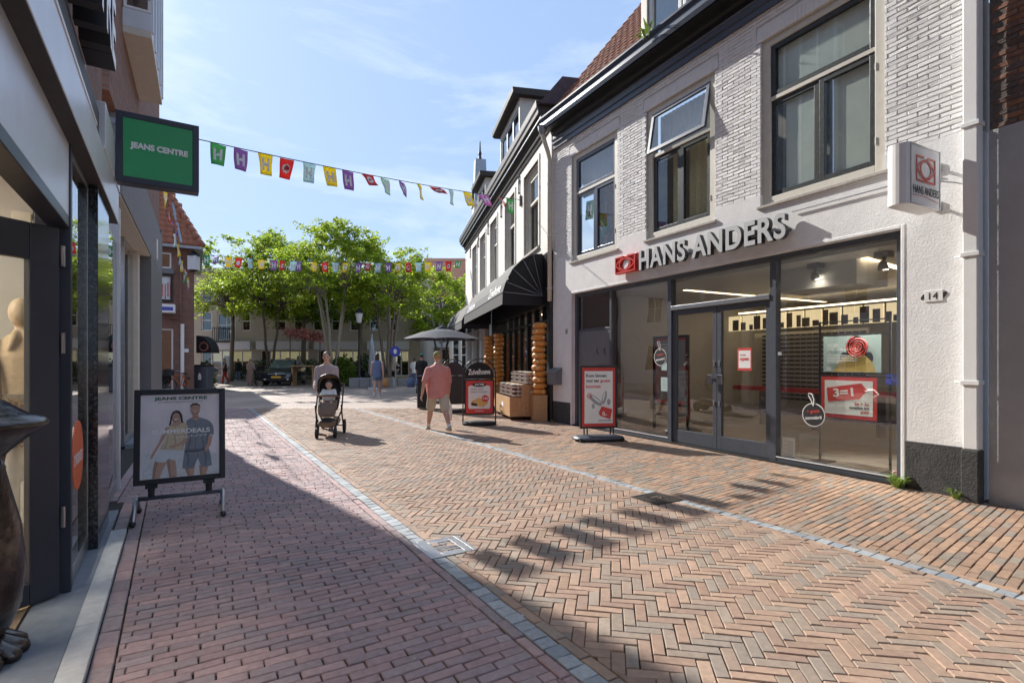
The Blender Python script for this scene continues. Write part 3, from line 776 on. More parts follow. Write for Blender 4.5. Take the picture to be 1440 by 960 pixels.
# ---- upper windows
def upper_window(i, a, b):
    s0, s1 = a, b
    mb = MB(); bars(mb, FR, s0, s1, WZ0, WZ1, -.17, -.035, .13, .11, .10)
    f = mb.build('window', 'cream_paint', bld, bev=.006)
    mb = MB(); mb.sweep(FR, [(-.17, WZ0 - .06), (.045, WZ0 - .06), (.045, WZ0 - .02), (-.034, WZ0 - .001), (-.17, WZ0 - .001)], s0 - .05, s1 + .05); mb.build('sill', 'stone_sill', f, bev=.004)
    zt = WZ0 + .10 + (WZ1 - WZ0) * .60
    i0, i1 = s0 + .131, s1 - .131; zm = WZ1 - .112
    mb = MB(); mb.box(FR, i0, i1, -.15, -.05, zt - .045, zt + .01); mb.build('transom', 'cream_paint', f, bev=.003)
    mid = (i0 + i1) / 2
    dk = 'dark_sash' if i != 2 else 'navy_paint'
    # lower casements
    for q, (p0, p1) in enumerate(((i0, mid - .003), (mid + .003, i1))):
        mb = MB(); bars(mb, FR, p0, p1, WZ0 + .102, zt - .048, -.12, -.06 - .012 * q, .075); mb.build('casement', dk, f, bev=.004)
        mb = MB(); mb.box(FR, p0 + .07, p1 - .07, -.098, -.092, WZ0 + .17, zt - .118); mb.build('pane', 'glass', f)
    # top light
    if i == 1:     # propped open at its foot
        k = MB(); dz = zm - zt - .014; ang = R(10)
        def P(s_, n_, z_): # swing about the top edge
            rel = z_ - zm; return FR.p(s_, -.05 + n_ * math.cos(ang) - rel * math.sin(ang), zm + rel * math.cos(ang) + n_ * math.sin(ang))
        G = Fr((0, 0), (1, 0), (0, 1)); G.p = P
        bars(k, G, i0 - .01, i1 + .01, zt - .02, zm, -.03, .02, .07); k.build('casement', 'navy_paint', f, bev=.004)
        k = MB(); k.box(G, i0 + .055, i1 - .055, -.006, .0, zt + .045, zm - .065); k.build('pane', 'glass_shop', f)
    else:
        mb = MB(); bars(mb, FR, i0, i1, zt + .012, zm, -.12, -.055, .07); mb.build('casement', dk, f, bev=.004)
        mb = MB(); mb.box(FR, i0 + .065, i1 - .065, -.098, -.092, zt + .077, zm - .065); mb.build('pane', 'glass_shop' if i else 'glass', f)
    # behind the glass
    if i == 0:
        mb = MB(); mb.box(FR, i0 + .02, mid - .16, -.128, -.123, WZ0 + .1, zt - .05); mb.box(FR, mid + .02, i1 - .20, -.128, -.123, WZ0 + .1, zt - .05)
        mb.box(FR, i0 + .02, i1 - .02, -.133, -.128, zt + .03, zm - .02); mb.build('blind', 'frosted_green', f)
    else:
        mb = MB(); lo, hi = (i0 + .0, mid - .05) if i == 1 else (i0 + .02, mid + .1)
        n_ = 26; vs = []
        for q in range(n_ + 1):
            s_ = lo + (hi - lo) * q / n_; nn = -.23 + .03 * math.sin(q * 1.7) + .012 * math.sin(q * .9)
            vs += [FR.p(s_, nn, WZ0 + .1), FR.p(s_, nn, zt - .03)]
        mb.add(vs, [(2 * q, 2 * q + 2, 2 * q + 3, 2 * q + 1) for q in range(n_)])
        if i == 1:
            b0 = len(vs); vs = []
            for q in range(13):
                s_ = mid + .12 + .22 * q / 12; nn = -.23 + .025 * math.sin(q * 1.9); vs += [FR.p(s_, nn, WZ0 + .1), FR.p(s_, nn, zt - .03)]
            mb.add(vs, [(2 * q, 2 * q + 2, 2 * q + 3, 2 * q + 1) for q in range(12)])
        mb.build('curtain', 'curtain' if i == 1 else 'curtain_brown', f, smooth=True, recalc=False)
        mb = MB(); vs = []
        for q in range(41):
            s_ = i0 + (i1 - i0) * q / 40; nn = -.25 + .012 * math.sin(q * 2.1); vs += [FR.p(s_, nn, zt - .1), FR.p(s_, nn, zm)]
        mb.add(vs, [(2 * q, 2 * q + 2, 2 * q + 3, 2 * q + 1) for q in range(40)]); mb.build('lace_curtain', 'lace', f, smooth=True, recalc=False)
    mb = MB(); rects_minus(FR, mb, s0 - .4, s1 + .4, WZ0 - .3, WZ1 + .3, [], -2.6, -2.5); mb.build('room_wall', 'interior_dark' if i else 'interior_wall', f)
    # hinges
    mb = MB()
    for zz in (WZ0 + .35, zt - .3): mb.tube([FR.p(i0 - .012, -.035, zz), FR.p(i0 - .012, -.035, zz + .09)], .010, 6)
    mb.build('hinge', 'cream_paint', f)
for i, (a, b) in enumerate(WIN): upper_window(i, a, b)

# ---- cornice, gutter, roof
mb = MB()
mb.sweep(FR, [(-.01, ZC), (.05, ZC), (.05, ZC + .10), (.075, ZC + .11), (-.01, ZC + .11)], S0, S1 - .05)
mb.sweep(FR, [(-.01, ZC + .1105), (.08, ZC + .1105), (.08, ZC + .19), (.105, ZC + .2105), (-.01, ZC + .2105)], S0, S1 - .05)
mb.build('architrave', 'navy_paint', bld, bev=.003)
mb = MB(); mb.box(FR, S0, S1 - .06, -.01, .06, ZC + .2115, ZC + .43); mb.box(FR, S0, S1 - .06, -.01, .315, ZC + .431, ZC + .47); mb.sweep(FR, [(.0605, ZC + .33), (.11, ZC + .36), (.13, ZC + .4305), (.0605, ZC + .4305)], S0, S1 - .06)
mb.build('soffit', 'soffit_black', bld)
mb = MB(); mb.sweep(FR, [(.316, ZC + .455), (.35, ZC + .44), (.37, ZC + .52), (.362, ZC + .62), (.40, ZC + .69), (.40, ZC + .73), (.385, ZC + .73), (.35, ZC + .69), (.316, ZC + .69)], S0, S1 + .06)
mb.sweep(FR, [(.1, ZC + .52), (.315, ZC + .52), (.315, ZC + .54), (.1, ZC + .54)], S0, S1 + .05)
mb.build('gutter', 'navy_paint', bld, bev=.003)
mb = MB(); mb.box(FR, S0, S1, -.3, .09, ZC + .4705, ZC + .66); mb.build('wall_head', 'soffit_black', bld)
# roof slope and pantiles
RP = R(51); rise = math.sin(RP); runb = math.cos(RP)
rfs = MB(); L0 = 5.6
rfs.add([FR.p(S0, .22, ZC + .62), FR.p(S1, .22, ZC + .62), FR.p(S1, .22 - L0 * runb, ZC + .62 + L0 * rise), FR.p(S0, .22 - L0 * runb, ZC + .62 + L0 * rise)], [(0, 1, 2, 3)])
roof = rfs.build('roof', 'mortar', bld, recalc=False)
def tile_mesh(w_=.245, l_=.36, name='tile'):
    v = []; n_ = 7
    for q in range(n_):
        x = -w_ / 2 + w_ * q / (n_ - 1) * 1.08; h = .035 * math.sin(q / (n_ - 1) * math.pi * 1.55 - .35) + .02
        v += [(x, 0, h + .03), (x, l_, h + .008), (x, 0, h + .012)]
    f = []
    for q in range(n_ - 1): f += [(3 * q, 3 * q + 3, 3 * q + 4, 3 * q + 1), (3 * q + 2, 3 * q + 5, 3 * q + 3, 3 * q)]
    me = bpy.data.meshes.new(name); me.from_pydata(v, [], f); me.polygons.foreach_set('use_smooth', [True] * len(me.polygons)); return me
tm = tile_mesh(); tm.materials.append(M['terracotta'])
tm2 = tile_mesh(); tm2.materials.append(M['slate_tile'])
XT = Matrix((-FR.u, (-FR.n * runb + Vector((0, 0, rise))), (FR.n * rise + Vector((0, 0, runb))))).transposed().to_4x4()
DS0, DS1 = 4.6, 7.85
rgt = random.Random(3); bo = org_of(bld)
for c in range(15):
    for k in range(16):
        s = S1 - .12 - c * .225
        if DS0 - .1 < s < DS1 + .1 and k < 9: continue
        l = k * .31; P = FR.p(s, .25 - l * runb, ZC + .63 + l * rise) - bo
        ob = bpy.data.objects.new('roof_tile', tm); COL.objects.link(ob); ob.parent = bld
        ob.matrix_local = Matrix.Translation(P) @ XT @ Matrix.Rotation(rgt.uniform(-.02, .02), 4, 'Z') @ Matrix.Rotation(rgt.uniform(-.01, .03), 4, 'X')
mb = MB()
for k in range(17):
    l = k * .31; P = FR.p(S1 + .03, .26 - l * runb, ZC + .66 + l * rise); q = FR.p(S1 + .03, .26 - (l + .36) * runb, ZC + .65 + (l + .36) * rise)
    mb.tube([P, q], [.075, .06], 8)
mb.build('verge_tiles', 'terracotta', bld, smooth=True)
# dormer over the gutter
mb = MB(); dz = ZC + .70
mb.box(FR, DS0, DS0 + .16, -.9, .14, dz, dz + 1.75); mb.box(FR, DS1 - .16, DS1, -.9, .14, dz, dz + 1.75); mb.box(FR, DS0 + .16, DS1 - .16, -.9, .13, dz + 1.45, dz + 1.75); mb.box(FR, DS0 + .16, DS1 - .16, -.9, .132, dz, dz + .10)
dm_ = mb.build('dormer', 'cream_paint', bld, bev=.006)
mb = MB(); mb.box(FR, DS0 - .2, DS1 + .2, -2.4, .34, dz + 1.752, dz + 1.95); mb.build('dormer_roof', 'navy_paint', dm_)
for a, b in ((DS1 - 1.0, DS1 - .19), (DS1 - 1.95, DS1 - 1.04), (DS0 + .19, DS1 - 1.99)):
    mb = MB(); bars(mb, FR, a, b, dz + .102, dz + 1.448, .03, .11, .07); mb.build('dormer_sash', 'white_plastic', dm_, bev=.004)
    mb = MB(); mb.box(FR, a + .06, b - .06, .05, .056, dz + .16, dz + 1.4); mb.build('dormer_pane', 'glass_mirror', dm_)
mb = MB(); mb.box(FR, DS0 + .2, DS1 - .2, -.8, -.7, dz, dz + 1.5); mb.build('dormer_room', 'interior_dark', dm_)

# ---- downpipes
def downpipe(F, s_, n_, z0, z1, parent, m_, w_=.05, square=False, name='downpipe'):
    mb = MB()
    if square: mb.box(F, s_ - w_, s_ + w_, n_ - w_, n_ + w_, z0, z1)
    else: mb.tube([F.p(s_, n_, z0), F.p(s_, n_, z1)], w_, 12)
    o_ = mb.build(name, m_, parent, smooth=not square, bev=.006 if square else 0)
    return o_
dp = root('downpipe', FR.p(S0 + .02, .09, 0), 'square white downpipe with black foot at the near corner of the white building', 'downpipe')
mb = MB(); mb.box(FR, S0 - .075, S0 + .06, .026, .15, .56, 7.2); mb.build('pipe', 'white_plastic', dp, bev=.012)
mb = MB(); mb.box(FR, S0 - .085, S0 + .07, .0255, .165, -.01, .558); mb.build('foot', 'black_plinth', dp, bev=.01)
for zz in (1.25, 2.62, 4.0, 5.6):
    mb = MB(); mb.box(FR, S0 - .09, S0 + .075, .0265, .163, zz, zz + .045); mb.tube([FR.p(S0 + .07, .09, zz + .02), FR.p(S0 + .16, .06, zz + .02)], .012, 6); mb.build('bracket', 'white_plastic', dp, bev=.003)
dp2 = root('downpipe', FR.p(S1 + .02, .1, 0), 'round off-white downpipe with swan neck between the white building and the cheese shop', 'downpipe')
mb = MB(); mb.tube([FR.p(S1 - .02, .33, 7.18), FR.p(S1 - .02, .32, 7.05), FR.p(S1 + .0, .24, 6.88), FR.p(S1 + .02, .14, 6.68), FR.p(S1 + .02, .10, 6.5), FR.p(S1 + .02, .10, 3.0)], .055, 10); mb.build('pipe', 'cream_paint', dp2, smooth=True)
mb = MB(); mb.lathe(FR.p(S1 - .02, .33, 7.08), [(.06, 0), (.11, .1), (.12, .2)], 12); mb.build('hopper', 'zinc', dp2)
mb = MB()
for zz in (3.3, 4.6, 5.9): mb.tube([FR.p(S1 + .02, .10, zz), FR.p(S1 + .02, .10, zz + .05)], .066, 10)
mb.build('clip', 'cream_paint', dp2)
mb = MB(); mb.tube([FR.p(S1 - .08, .04, 3.4), FR.p(S1 - .08, .04, 4.2), FR.p(S1 - .03, .05, 4.5)], .012, 6); tag(mb.build('cable', 'cream_paint', None, org=FR.p(S1 - .08, 0, 3.4)), 'thin pale cable running down the wall beside the round downpipe', 'cable')

# ================================================================ shop front
ND = -.10
sx = lambda x: hit(FR, x, ND)[0]
sA, sB, sC, sD = sx(859.5), sx(942.5), sx(1088), SF0 + .07
fr = MB(); zt0 = .10
def post(s_, w_): fr.box(FR, s_ - w_ / 2, s_ + w_ / 2, ND - .10, ND + .02, .0, SFT - .075)
post(SF0 + .045, .09); post(sC, .10); post(sB, .09); post(sA, .07); post(SF1 - .04, .08)
segs = [(SF0 + .09, sC - .05), (sC + .05, sB - .045), (sB + .045, sA - .035), (sA + .035, SF1 - .08)]
fr.box(FR, SF0, SF1, ND - .10, ND + .021, SFT - .074, SFT)
for j, (a, b) in enumerate(segs):
    if j in (0, 2): fr.box(FR, a, b, ND - .09, ND + .015, .0, .085)
frame = fr.build('shopfront_frame', 'anthracite', bld, bev=.004)
mb = MB(); mb.box(FR, SF0, SF1, -.22, .010, -.04, .02); mb.build('shop_step', 'bluestone', bld)
for j in (0, 2):
    a, b = segs[j]; mb = MB(); mb.box(FR, a - .004, b + .004, ND - .045, ND - .037, .08, SFT - .07); mb.build('pane', 'glass_shop', frame)
    mb = MB(); mb.box(FR, a + .001, b - .001, ND + .0155, ND + .022, .075, .09); mb.build('bead', 'white_plastic', frame)
a, b = segs[1]; TRZ = 2.44
mb = MB(); mb.box(FR, a + .001, b - .001, ND - .09, ND + .035, TRZ, TRZ + .075); mb.build('transom', 'steel', frame, bev=.004)
mb = MB(); mb.box(FR, a - .004, b + .004, ND - .045, ND - .037, TRZ + .07, SFT - .07); mb.build('pane', 'glass_shop', frame)
mid = (a + b) / 2
for q, (p0, p1) in enumerate(((a + .006, mid - .004), (mid + .004, b - .006))):
    mb = MB(); bars(mb, FR, p0, p1, .025, TRZ - .006, ND - .07, ND - .012, .085, .09, .23)
    d = mb.build('door', 'anthracite', bld, bev=.004)
    mb = MB(); mb.box(FR, p0 + .08, p1 - .08, ND - .045, ND - .037, .25, TRZ - .09); mb.build('pane', 'glass_shop', d)
    hx = p1 - .05 if q == 0 else p0 + .05
    mb = MB(); mb.box(FR, hx - .10, hx + .01, ND + .03, ND + .055, 1.12, 1.28) if q == 0 else mb.box(FR, hx - .01, hx + .10, ND + .03, ND + .055, 1.12, 1.28)
    mb.box(FR, hx - .02, hx + .02, ND - .013, ND + .031, 1.18, 1.22); mb.build('handle', 'chrome', d, bev=.006)
    mb = MB(); mb.box(FR, hx - .012, hx + .012, ND - .013, ND + .002, 1.42, 1.50); mb.box(FR, hx - .012, hx + .012, ND - .013, ND + .002, .75, .83); mb.build('lock', 'steel', d, bev=.003)
# the side door at the far end: grey boards below a reflecting light
a, b = segs[3]
mb = MB(); mb.box(FR, a, b, ND - .06, ND - .03, .02, 2.2); d = mb.build('side_door', 'grey_column', bld)
mb = MB(); mb.box(FR, a, b, ND - .05, ND - .042, 2.25, SFT - .07); mb.build('pane', 'glass_mirror', d)
mb = MB(); mb.box(FR, a, b, ND - .06, ND - .02, 2.2005, 2.25); mb.build('rail', 'anthracite', d, bev=.003)
rg = random.Random(8); mb = MB()
for k in range(5):
    c = FR.p(a + .12 + k * .09, ND - .0275, 1.42 + .02 * (k % 2)); mb.box(FR, a + .1 + k * .085, a + .125 + k * .085, ND - .0299, ND - .0275, 1.40, 1.44)
for k in range(2):
    s_ = a + .2 + k * .26; mb.tube([FR.p(s_, ND - .027, 1.66), FR.p(s_ + .05, ND - .027, 1.72), FR.p(s_ + .03, ND - .027, 1.8)], .008, 5)
mb.build('scrawl', 'black_print', d)

# ---- interior
room = root('shop_interior', FR.p(7, -4, 0), 'dim optician showroom behind the glass with lit display walls', 'room')
mb = MB(); mb.box(FR, SF0 - .1, SF1 + .1, -8.2, -.23, -.02, .012); mb.build('shop_floor', 'interior_floor', room)
mb = MB(); mb.box(FR, SF0 - .1, SF1 + .1, -8.2, -.31, 2.98, 3.05); mb.build('shop_ceiling', 'shelf_white', room)
mb = MB(); mb.box(FR, SF0 - .1, SF1 + .1, -8.3, -8.2005, 0, 3.0); mb.box(FR, 9.35, 9.45, -3.2, -.6, .013, 2.979); mb.box(FR, SF1 - .62, SF1 + .1, -8.2, -.31, .013, 2.979)
mb.build('back_wall', 'interior_wall', room)
mb = MB(); mb.box(FR, SF0 - .12, SF0 + .06, -8.2, -.31, .013, 2.979); mb.box(FR, SF0 + .06, SF0 + .30, -.9, -.55, .013, 2.979); mb.build('side_wall', 'shelf_white', room)
mb = MB(); mb.box(FR, 4.4, 5.7, -1.6, -.8, 2.62, 2.979); mb.build('ceiling_bulkhead', 'shelf_white', room)
# display walls with rows of spectacles
rg = random.Random(17)
def display(s0, s1, n0, face):
    mb = MB(); mb.box(FR, s0, s1, n0 - .06, n0, .35, 2.2); o_ = mb.build('display_panel', 'shelf_white', room)
    g1 = MB(); g2 = MB()
    for r_ in range(16):
        zz = .62 + r_ * .10
        g2.box(FR, s0 + .03, s1 - .03, n0 + .001, n0 + .012, zz - .03, zz - .022)
        k = int((s1 - s0 - .1) / .145)
        for c in range(k):
            s_ = s0 + .08 + c * .145
            for e in (-.032, .032): g1.box(FR, s_ + e - .026, s_ + e + .026, n0 + .013, n0 + .03, zz - .018, zz + .018)
    g1.build('spectacles', ['black_metal'], o_); g2.build('rail', 'shelf_white', o_)
display(6.3, 9.0, -4.6, 1); display(4.3, 6.2, -5.6, 1)
mb = MB(); mb.box(FR, 4.2, 9.2, -4.3, -4.05, .80, .90); mb.build('counter_band', 'red_print', room)
mb = MB()
for s_ in (4.6, 5.8, 7.1, 8.4): mb.box(FR, s_, s_ + .05, -4.3, -4.05, .013, .799)
mb.box(FR, 4.2, 9.2, -4.2, -4.15, .3, .34); mb.build('counter_legs', 'interior_dark', room)
mb = MB()
for s_ in np.arange(3.8, 9.4, .42):
    mb.box(FR, s_, s_ + .36, -4.45, -4.4, 2.28, 2.66)
mb.build('photo_strip', 'warm_lit', room)
mb = MB()
for k, s_ in enumerate(np.arange(3.85, 9.4, .21)):
    mb.box(FR, s_, s_ + .1 + .04 * (k % 3), -4.399, -4.39, 2.29, 2.42 + .07 * (k % 4))
mb.build('photo_figures', 'interior_dark', room)
mb = MB(); mb.box(FR, 4.0, 9.4, -4.55, -4.5, 2.72, 2.75); mb.build('light_strip', 'lamp_warm', room)
mb = MB(); mb.add([FR.p(4.3, -.9, 2.975), FR.p(4.42, -.9, 2.975), FR.p(4.9, -4, 2.975), FR.p(4.78, -4, 2.975)] , [(0, 1, 2, 3)])
mb.add([FR.p(8.0, -1.2, 2.975), FR.p(8.1, -1.2, 2.975), FR.p(8.1, -6, 2.975), FR.p(8.0, -6, 2.975)], [(0, 1, 2, 3)]); mb.build('ceiling_light', 'lamp_warm', room, recalc=False)
for px in (1243, 1147):
    s_ = hit(FR, px, -.7)[0]
    sp_ = root('ceiling_spot', FR.p(s_, -.7, 2.97), 'small grey ceiling spotlight ' + ('at the near end of the shop window' if px > 1200 else 'left of the white column behind the shop window'), 'spotlight', 'ceiling spots behind the shop window')
    mb = MB(); mb.box(FR, s_ - .09, s_ + .09, -.78, -.62, 2.90, 2.978); mb.build('mount', 'steel', sp_, bev=.006)
    mb = MB(); mb.tube([FR.p(s_, -.7, 2.90), FR.p(s_, -.7, 2.85)], .02, 8); mb.lathe(FR.p(s_, -.69, 2.74), [(.065, 0), (.06, .05), (.035, .11), (.02, .12)], 12, axis=(FR.n.x * .3, FR.n.y * .3, 1)); mb.build('lamp_head', 'steel', sp_, smooth=True)
    mb = MB(); mb.disc(FR.p(s_, -.69, 2.739), FR.u * .055, FR.n * .055, 16); mb.build('bulb', 'lamp_white', sp_)
    ld = bpy.data.lights.new('spot', 'SPOT'); ld.energy = 120; ld.spot_size = R(75); ld.spot_blend = .7; ld.color = (1, .92, .82); ld.shadow_soft_size = .04
    lo_ = bpy.data.objects.new('spot_beam', ld); COL.objects.link(lo_); lo_.parent = sp_; src = FR.p(s_, -.45, 2.72); lo_.location = src - org_of(sp_); lo_.rotation_euler = (src - FR.p(4.15 if px < 1200 else 3.9, -.56, 1.35)).to_track_quat('Z', 'Y').to_euler()

# ---- lettering on the front
def eye_logo(mb, c, xd, yd, w_, h_, th_, d):
    """square frame holding an almond eye with a round iris"""
    c = Vector(c); xd = Vector(xd).normalized(); yd = Vector(yd).normalized(); zd = xd.cross(yd)
    def strip(pts, width, closed=False):
        n_ = len(pts); L_ = []; R_ = []
        for i, p_ in enumerate(pts):
            a = Vector(pts[(i + 1) % n_] if closed or i < n_ - 1 else pts[i]) - Vector(pts[i - 1] if closed or i > 0 else pts[i]); a.normalize()
            nn_ = Vector((-a.y, a.x)) * width / 2; L_.append(Vector(p_) + nn_); R_.append(Vector(p_) - nn_)
        W3 = lambda q, z_: c + xd * q.x + yd * q.y + zd * z_
        vs = [W3(q, d) for q in L_] + [W3(q, d) for q in R_] + [W3(q, 0) for q in L_] + [W3(q, 0) for q in R_]
        rng = range(n_ if closed else n_ - 1); fs = []
        for i in rng:
            j = (i + 1) % n_; fs += [(i, j, n_ + j, n_ + i), (i, 2 * n_ + i, 2 * n_ + j, j), (n_ + i, n_ + j, 3 * n_ + j, 3 * n_ + i)]
        mb.add(vs, fs)
    V2 = lambda x, y: Vector((x, y))
    a, b = w_ / 2 - th_ / 2, h_ / 2 - th_ / 2
    strip([V2(.1 * w_, b), V2(a, b), V2(a, -b), V2(0, -b)], th_); strip([V2(-.1 * w_, b), V2(-a, b), V2(-a, -b), V2(0, -b)], th_)
    up = [V2(-a * .95 + 1.9 * a * i / 14, b * .80 * math.sin(math.pi * i / 14) ** .8) for i in range(15)]; dn = [V2(p_.x, -p_.y) for p_ in up]
    strip(up, th_ * .8); strip(dn, th_ * .8)
    strip([V2(.27 * w_ * math.cos(t_), .33 * h_ * math.sin(t_)) for t_ in np.linspace(0, 2 * math.pi, 21)[:-1]], th_ * .8, True)
XR = -FR.u; ZU = Vector((0, 0, 1))
sg = root('shop_lettering', FR.p(6.4, .05, 3.4), 'grey three-dimensional letters HANS ANDERS above the shop window', 'sign')
sL, sR_ = hit(FR, 897, .18)[0], hit(FR, 1103, .18)[0]
wtot = sL - sR_
# every letter its own piece
v, f, sz, nz = text_geo('HANS ANDERS', .2, .018, 1.06)
adv = [text_geo('HANS ANDERS'[:i + 1] if 'HANS ANDERS'[i] != ' ' else 'HANS', .2, .018, 1.06)[2][0] for i in range(11)]
kx = wtot / sz[0]
for i, ch in enumerate('HANS ANDERS'):
    if ch == ' ': continue
    w1 = text_geo(ch, .2, .018, 1.06)[2][0]; x1 = adv[i]
    mb = MB(); text(mb, ch, FR.p(sL - (x1 - w1) * kx, .07, 3.255), XR, ZU, w=w1 * kx, h=.37, depth=.085, off=.026, mi=0, side_mi=1, space=1.06)
    mb.build('letter', ['grey_letter', 'letter_side'], sg)
mb = MB(); mb.box(FR, sR_ - .02, sL, .03, .05, 3.36, 3.39); mb.box(FR, 3.1, sR_ - .02, .03, .045, 3.62, 3.632); mb.build('rail', 'steel', sg)
mb = MB()
for s_ in (sL - .4, sL - 1.5, sR_ + .4): mb.box(FR, s_, s_ + .03, -.01, .069, 3.34, 3.41)
mb.build('bracket', 'steel', sg)
lg = root('logo_box', FR.p(8.3, .05, 3.4), 'red square eye logo box left of the grey letters', 'sign')
a, b = hit(FR, 893, .17)[0], hit(FR, 864, .17)[0]
mb = MB(); mb.box(FR, a, b, .05, .135, 3.27, 3.62); mb.build('box', 'red_sign', lg, bev=.004)
mb = MB(); eye_logo(mb, FR.p((a + b) / 2, .1352, 3.445), XR, ZU, (b - a) * .98, .34, .035, .03); mb.build('emblem', 'red_sign', lg)
mb = MB(); mb.lathe(FR.p((a + b) / 2, .1352, 3.445), [(.105, 0), (.105, .004)], 20, axis=FR.n, sx=.7); mb.build('iris', 'white_plastic', lg)

# projecting sign
ps = root('projecting_sign', FR.p(3.15, .3, 3.16), 'white box sign with red eye logo jutting from the wall on brackets', 'sign')
s_in, Yi = hit(FR, 1322, .20); P0 = FR.p(s_in, .20, 0)
z0, z1 = 3.155, 3.80; n0_, n1_ = .20, .815; sm = s_in
mb = MB(); pr = []
th_ = .21
pl = [(n0_, 0), (n1_, 0)]
for k in range(1, 10):
    t_ = math.pi * k / 10 - math.pi / 2; pl.append((n1_ + .07 * math.cos(t_) , th_ / 2 + th_ / 2 * math.sin(t_)))
pl += [(n1_, th_), (n0_, th_)]
vs = [FR.p(sm + b, a, z0) for a, b in pl] + [FR.p(sm + b, a, z1) for a, b in pl]; k = len(pl)
mb.add(vs, [tuple(range(k))[::-1], tuple(range(k, 2 * k))] + [(i, (i + 1) % k, k + (i + 1) % k, k + i) for i in range(k)]); mb.build('box', 'white_plastic', ps, bev=.004)
mb = MB(); bars(mb, Fr(FR.p(sm, 0, 0)[:2], FR.n, -FR.u), n0_, n1_, z0, z1, -.003, .006, .014); mb.build('frame', 'steel', ps)
cc = FR.p(sm - .004, (n0_ + n1_) / 2, 3.55); xd = -FR.n                     # seen from the street the sign reads towards the wall
mb = MB(); eye_logo(mb, cc, xd, ZU, .40, .28, .026, .003); mb.build('emblem', 'red_sign', ps)
mb = MB(); text(mb, 'HANS ANDERS', FR.p(sm - .004, n1_ - .05, 3.28), xd, ZU, w=.53, h=.085, depth=.002, off=.0); mb.build('lettering', 'black_print', ps)
mb = MB(); q = [(n1_ - .05 - .5 * i / 10, 3.24 + .02 - .03 * ((i - 3) / 7) ** 2) for i in range(11)]
mb.tube([FR.p(sm - .005, a, b) for a, b in q], .003, 4); mb.build('underline', 'red_sign', ps)
for zz in (3.25, 3.68):
    mb = MB(); mb.tube([FR.p(sm + .1, .02, zz), FR.p(sm + .1, n0_, zz)], .018, 8); mb.box(FR, sm + .06, sm + .14, .0125, .03, zz - .05, zz + .05); mb.build('bracket', 'steel', ps)
mb = MB(); mb.tube([FR.p(sm + .05, n0_, 3.5), FR.p(sm - .1, .12, 3.45), FR.p(sm - .3, .03, 3.36), FR.p(S0 + .1, .03, 3.33)], .008, 6); mb.build('cable', 'white_plastic', ps)
# house number
hn = root('house_number', FR.p(3.1, .02, 2.25), 'small white enamel plate with black number 14', 'sign')
s_, z_ = wz(FR, 1314, 416)
mb = MB(); mb.box(FR, s_ - .09, s_ + .09, .0125, .022, z_ - .065, z_ + .065); mb.build('plate', 'white_plastic', hn, bev=.004)
mb = MB(); text(mb, '14', FR.p(s_, .0222, z_ - .04), XR, ZU, h=.08, depth=.002, off=.0, align='c'); mb.build('digits', 'black_print', hn)
mb = MB()
for e in (-.095, .095): mb.lathe(FR.p(s_ + e, .012, z_), [(.045, 0), (.045, .006)], 14, axis=FR.n, sx=.5)
mb.build('end_cap', 'black_print', hn)
s_, z_ = wz(FR, 797.5, 466)
pl_ = root('house_number', FR.p(s_, .02, z_), 'tiny grey number plate on the wall left of the grey side door', 'sign')
mb = MB(); mb.box(FR, s_ - .05, s_ + .05, .0125, .02, z_ - .06, z_ + .06); mb.build('plate', 'grey_print', pl_, bev=.002)
mb = MB(); text(mb, '12', FR.p(s_, .0202, z_ - .025), XR, ZU, h=.05, depth=.0015, align='c'); mb.build('digits', 'black_print', pl_)
# letter box on the corner
s_, z_ = hit(FR, 776, .12)[0], 1.15
lb = root('letter_box', FR.p(S1 - .22, .1, .95), 'grey metal letter box with sloped lid on the white corner', 'letter box')
mb = MB(); s_ = S1 - .22
mb.sweep(FR, [(.013, .93), (.20, .93), (.20, 1.24), (.013, 1.34)], s_ - .19, s_ + .19); mb.build('body', 'grey_column', lb, bev=.006)
mb = MB(); mb.sweep(FR, [(.0135, 1.342), (.215, 1.238), (.215, 1.252), (.0135, 1.356)], s_ - .2, s_ + .2); mb.build('lid', 'zinc', lb, bev=.003)

# ================================================================ posters and stickers in the optician's window
NP = ND - .03                                # just on the glass
def wr(x, y, n): return wz(FR, x, y, n)
def board(parent, name, F, s0, s1, z0, z1, n, m_, d=.004):
    mb = MB(); mb.box(F, s0, s1, n - d, n, z0, z1); return mb.build(name, m_, parent)
nP = -.55
def prect(x0, y0, x1, y1, n):
    a, za = wr(x0, y0, n); b, zb = wr(x1, y1, n); return b, a, zb, za
# black rack carrying the two posters
sa, sb = wr(1152, 500, nP)[0], wr(1251, 500, nP)[0]
rk = root('poster_rack', FR.p((sa + sb) / 2, nP, 0), 'black metal poster rack standing behind the near shop window', 'display rack')
mb = MB()
for s_ in (sb, sa): mb.box(FR, s_ - .012, s_ + .012, nP - .03, nP - .006, .02, 2.08)
for zz in (2.06, 1.86, 1.33, 1.28, .66): mb.box(FR, sb + .012, sa - .012, nP - .028, nP - .008, zz, zz + .016)
mb.box(FR, sb - .1, sb + .1, nP - .25, nP + .1, .013, .03); mb.box(FR, sa - .1, sa + .1, nP - .25, nP + .1, .013, .03); mb.build('frame', 'black_metal', rk)
b, a, z0, z1 = prect(1158, 447, 1239, 514, nP); z0, z1 = 1.33, 1.86
p1 = root('poster', FR.p((a + b) / 2, nP, z0), 'pale teal poster VOEL DE VRIJHEID with a woman in yellow', 'poster')
board(p1, 'sheet', FR, b, a, z0 + .02, z1, nP, 'pale_teal')
W_ = a - b; cx = b + W_ * .42
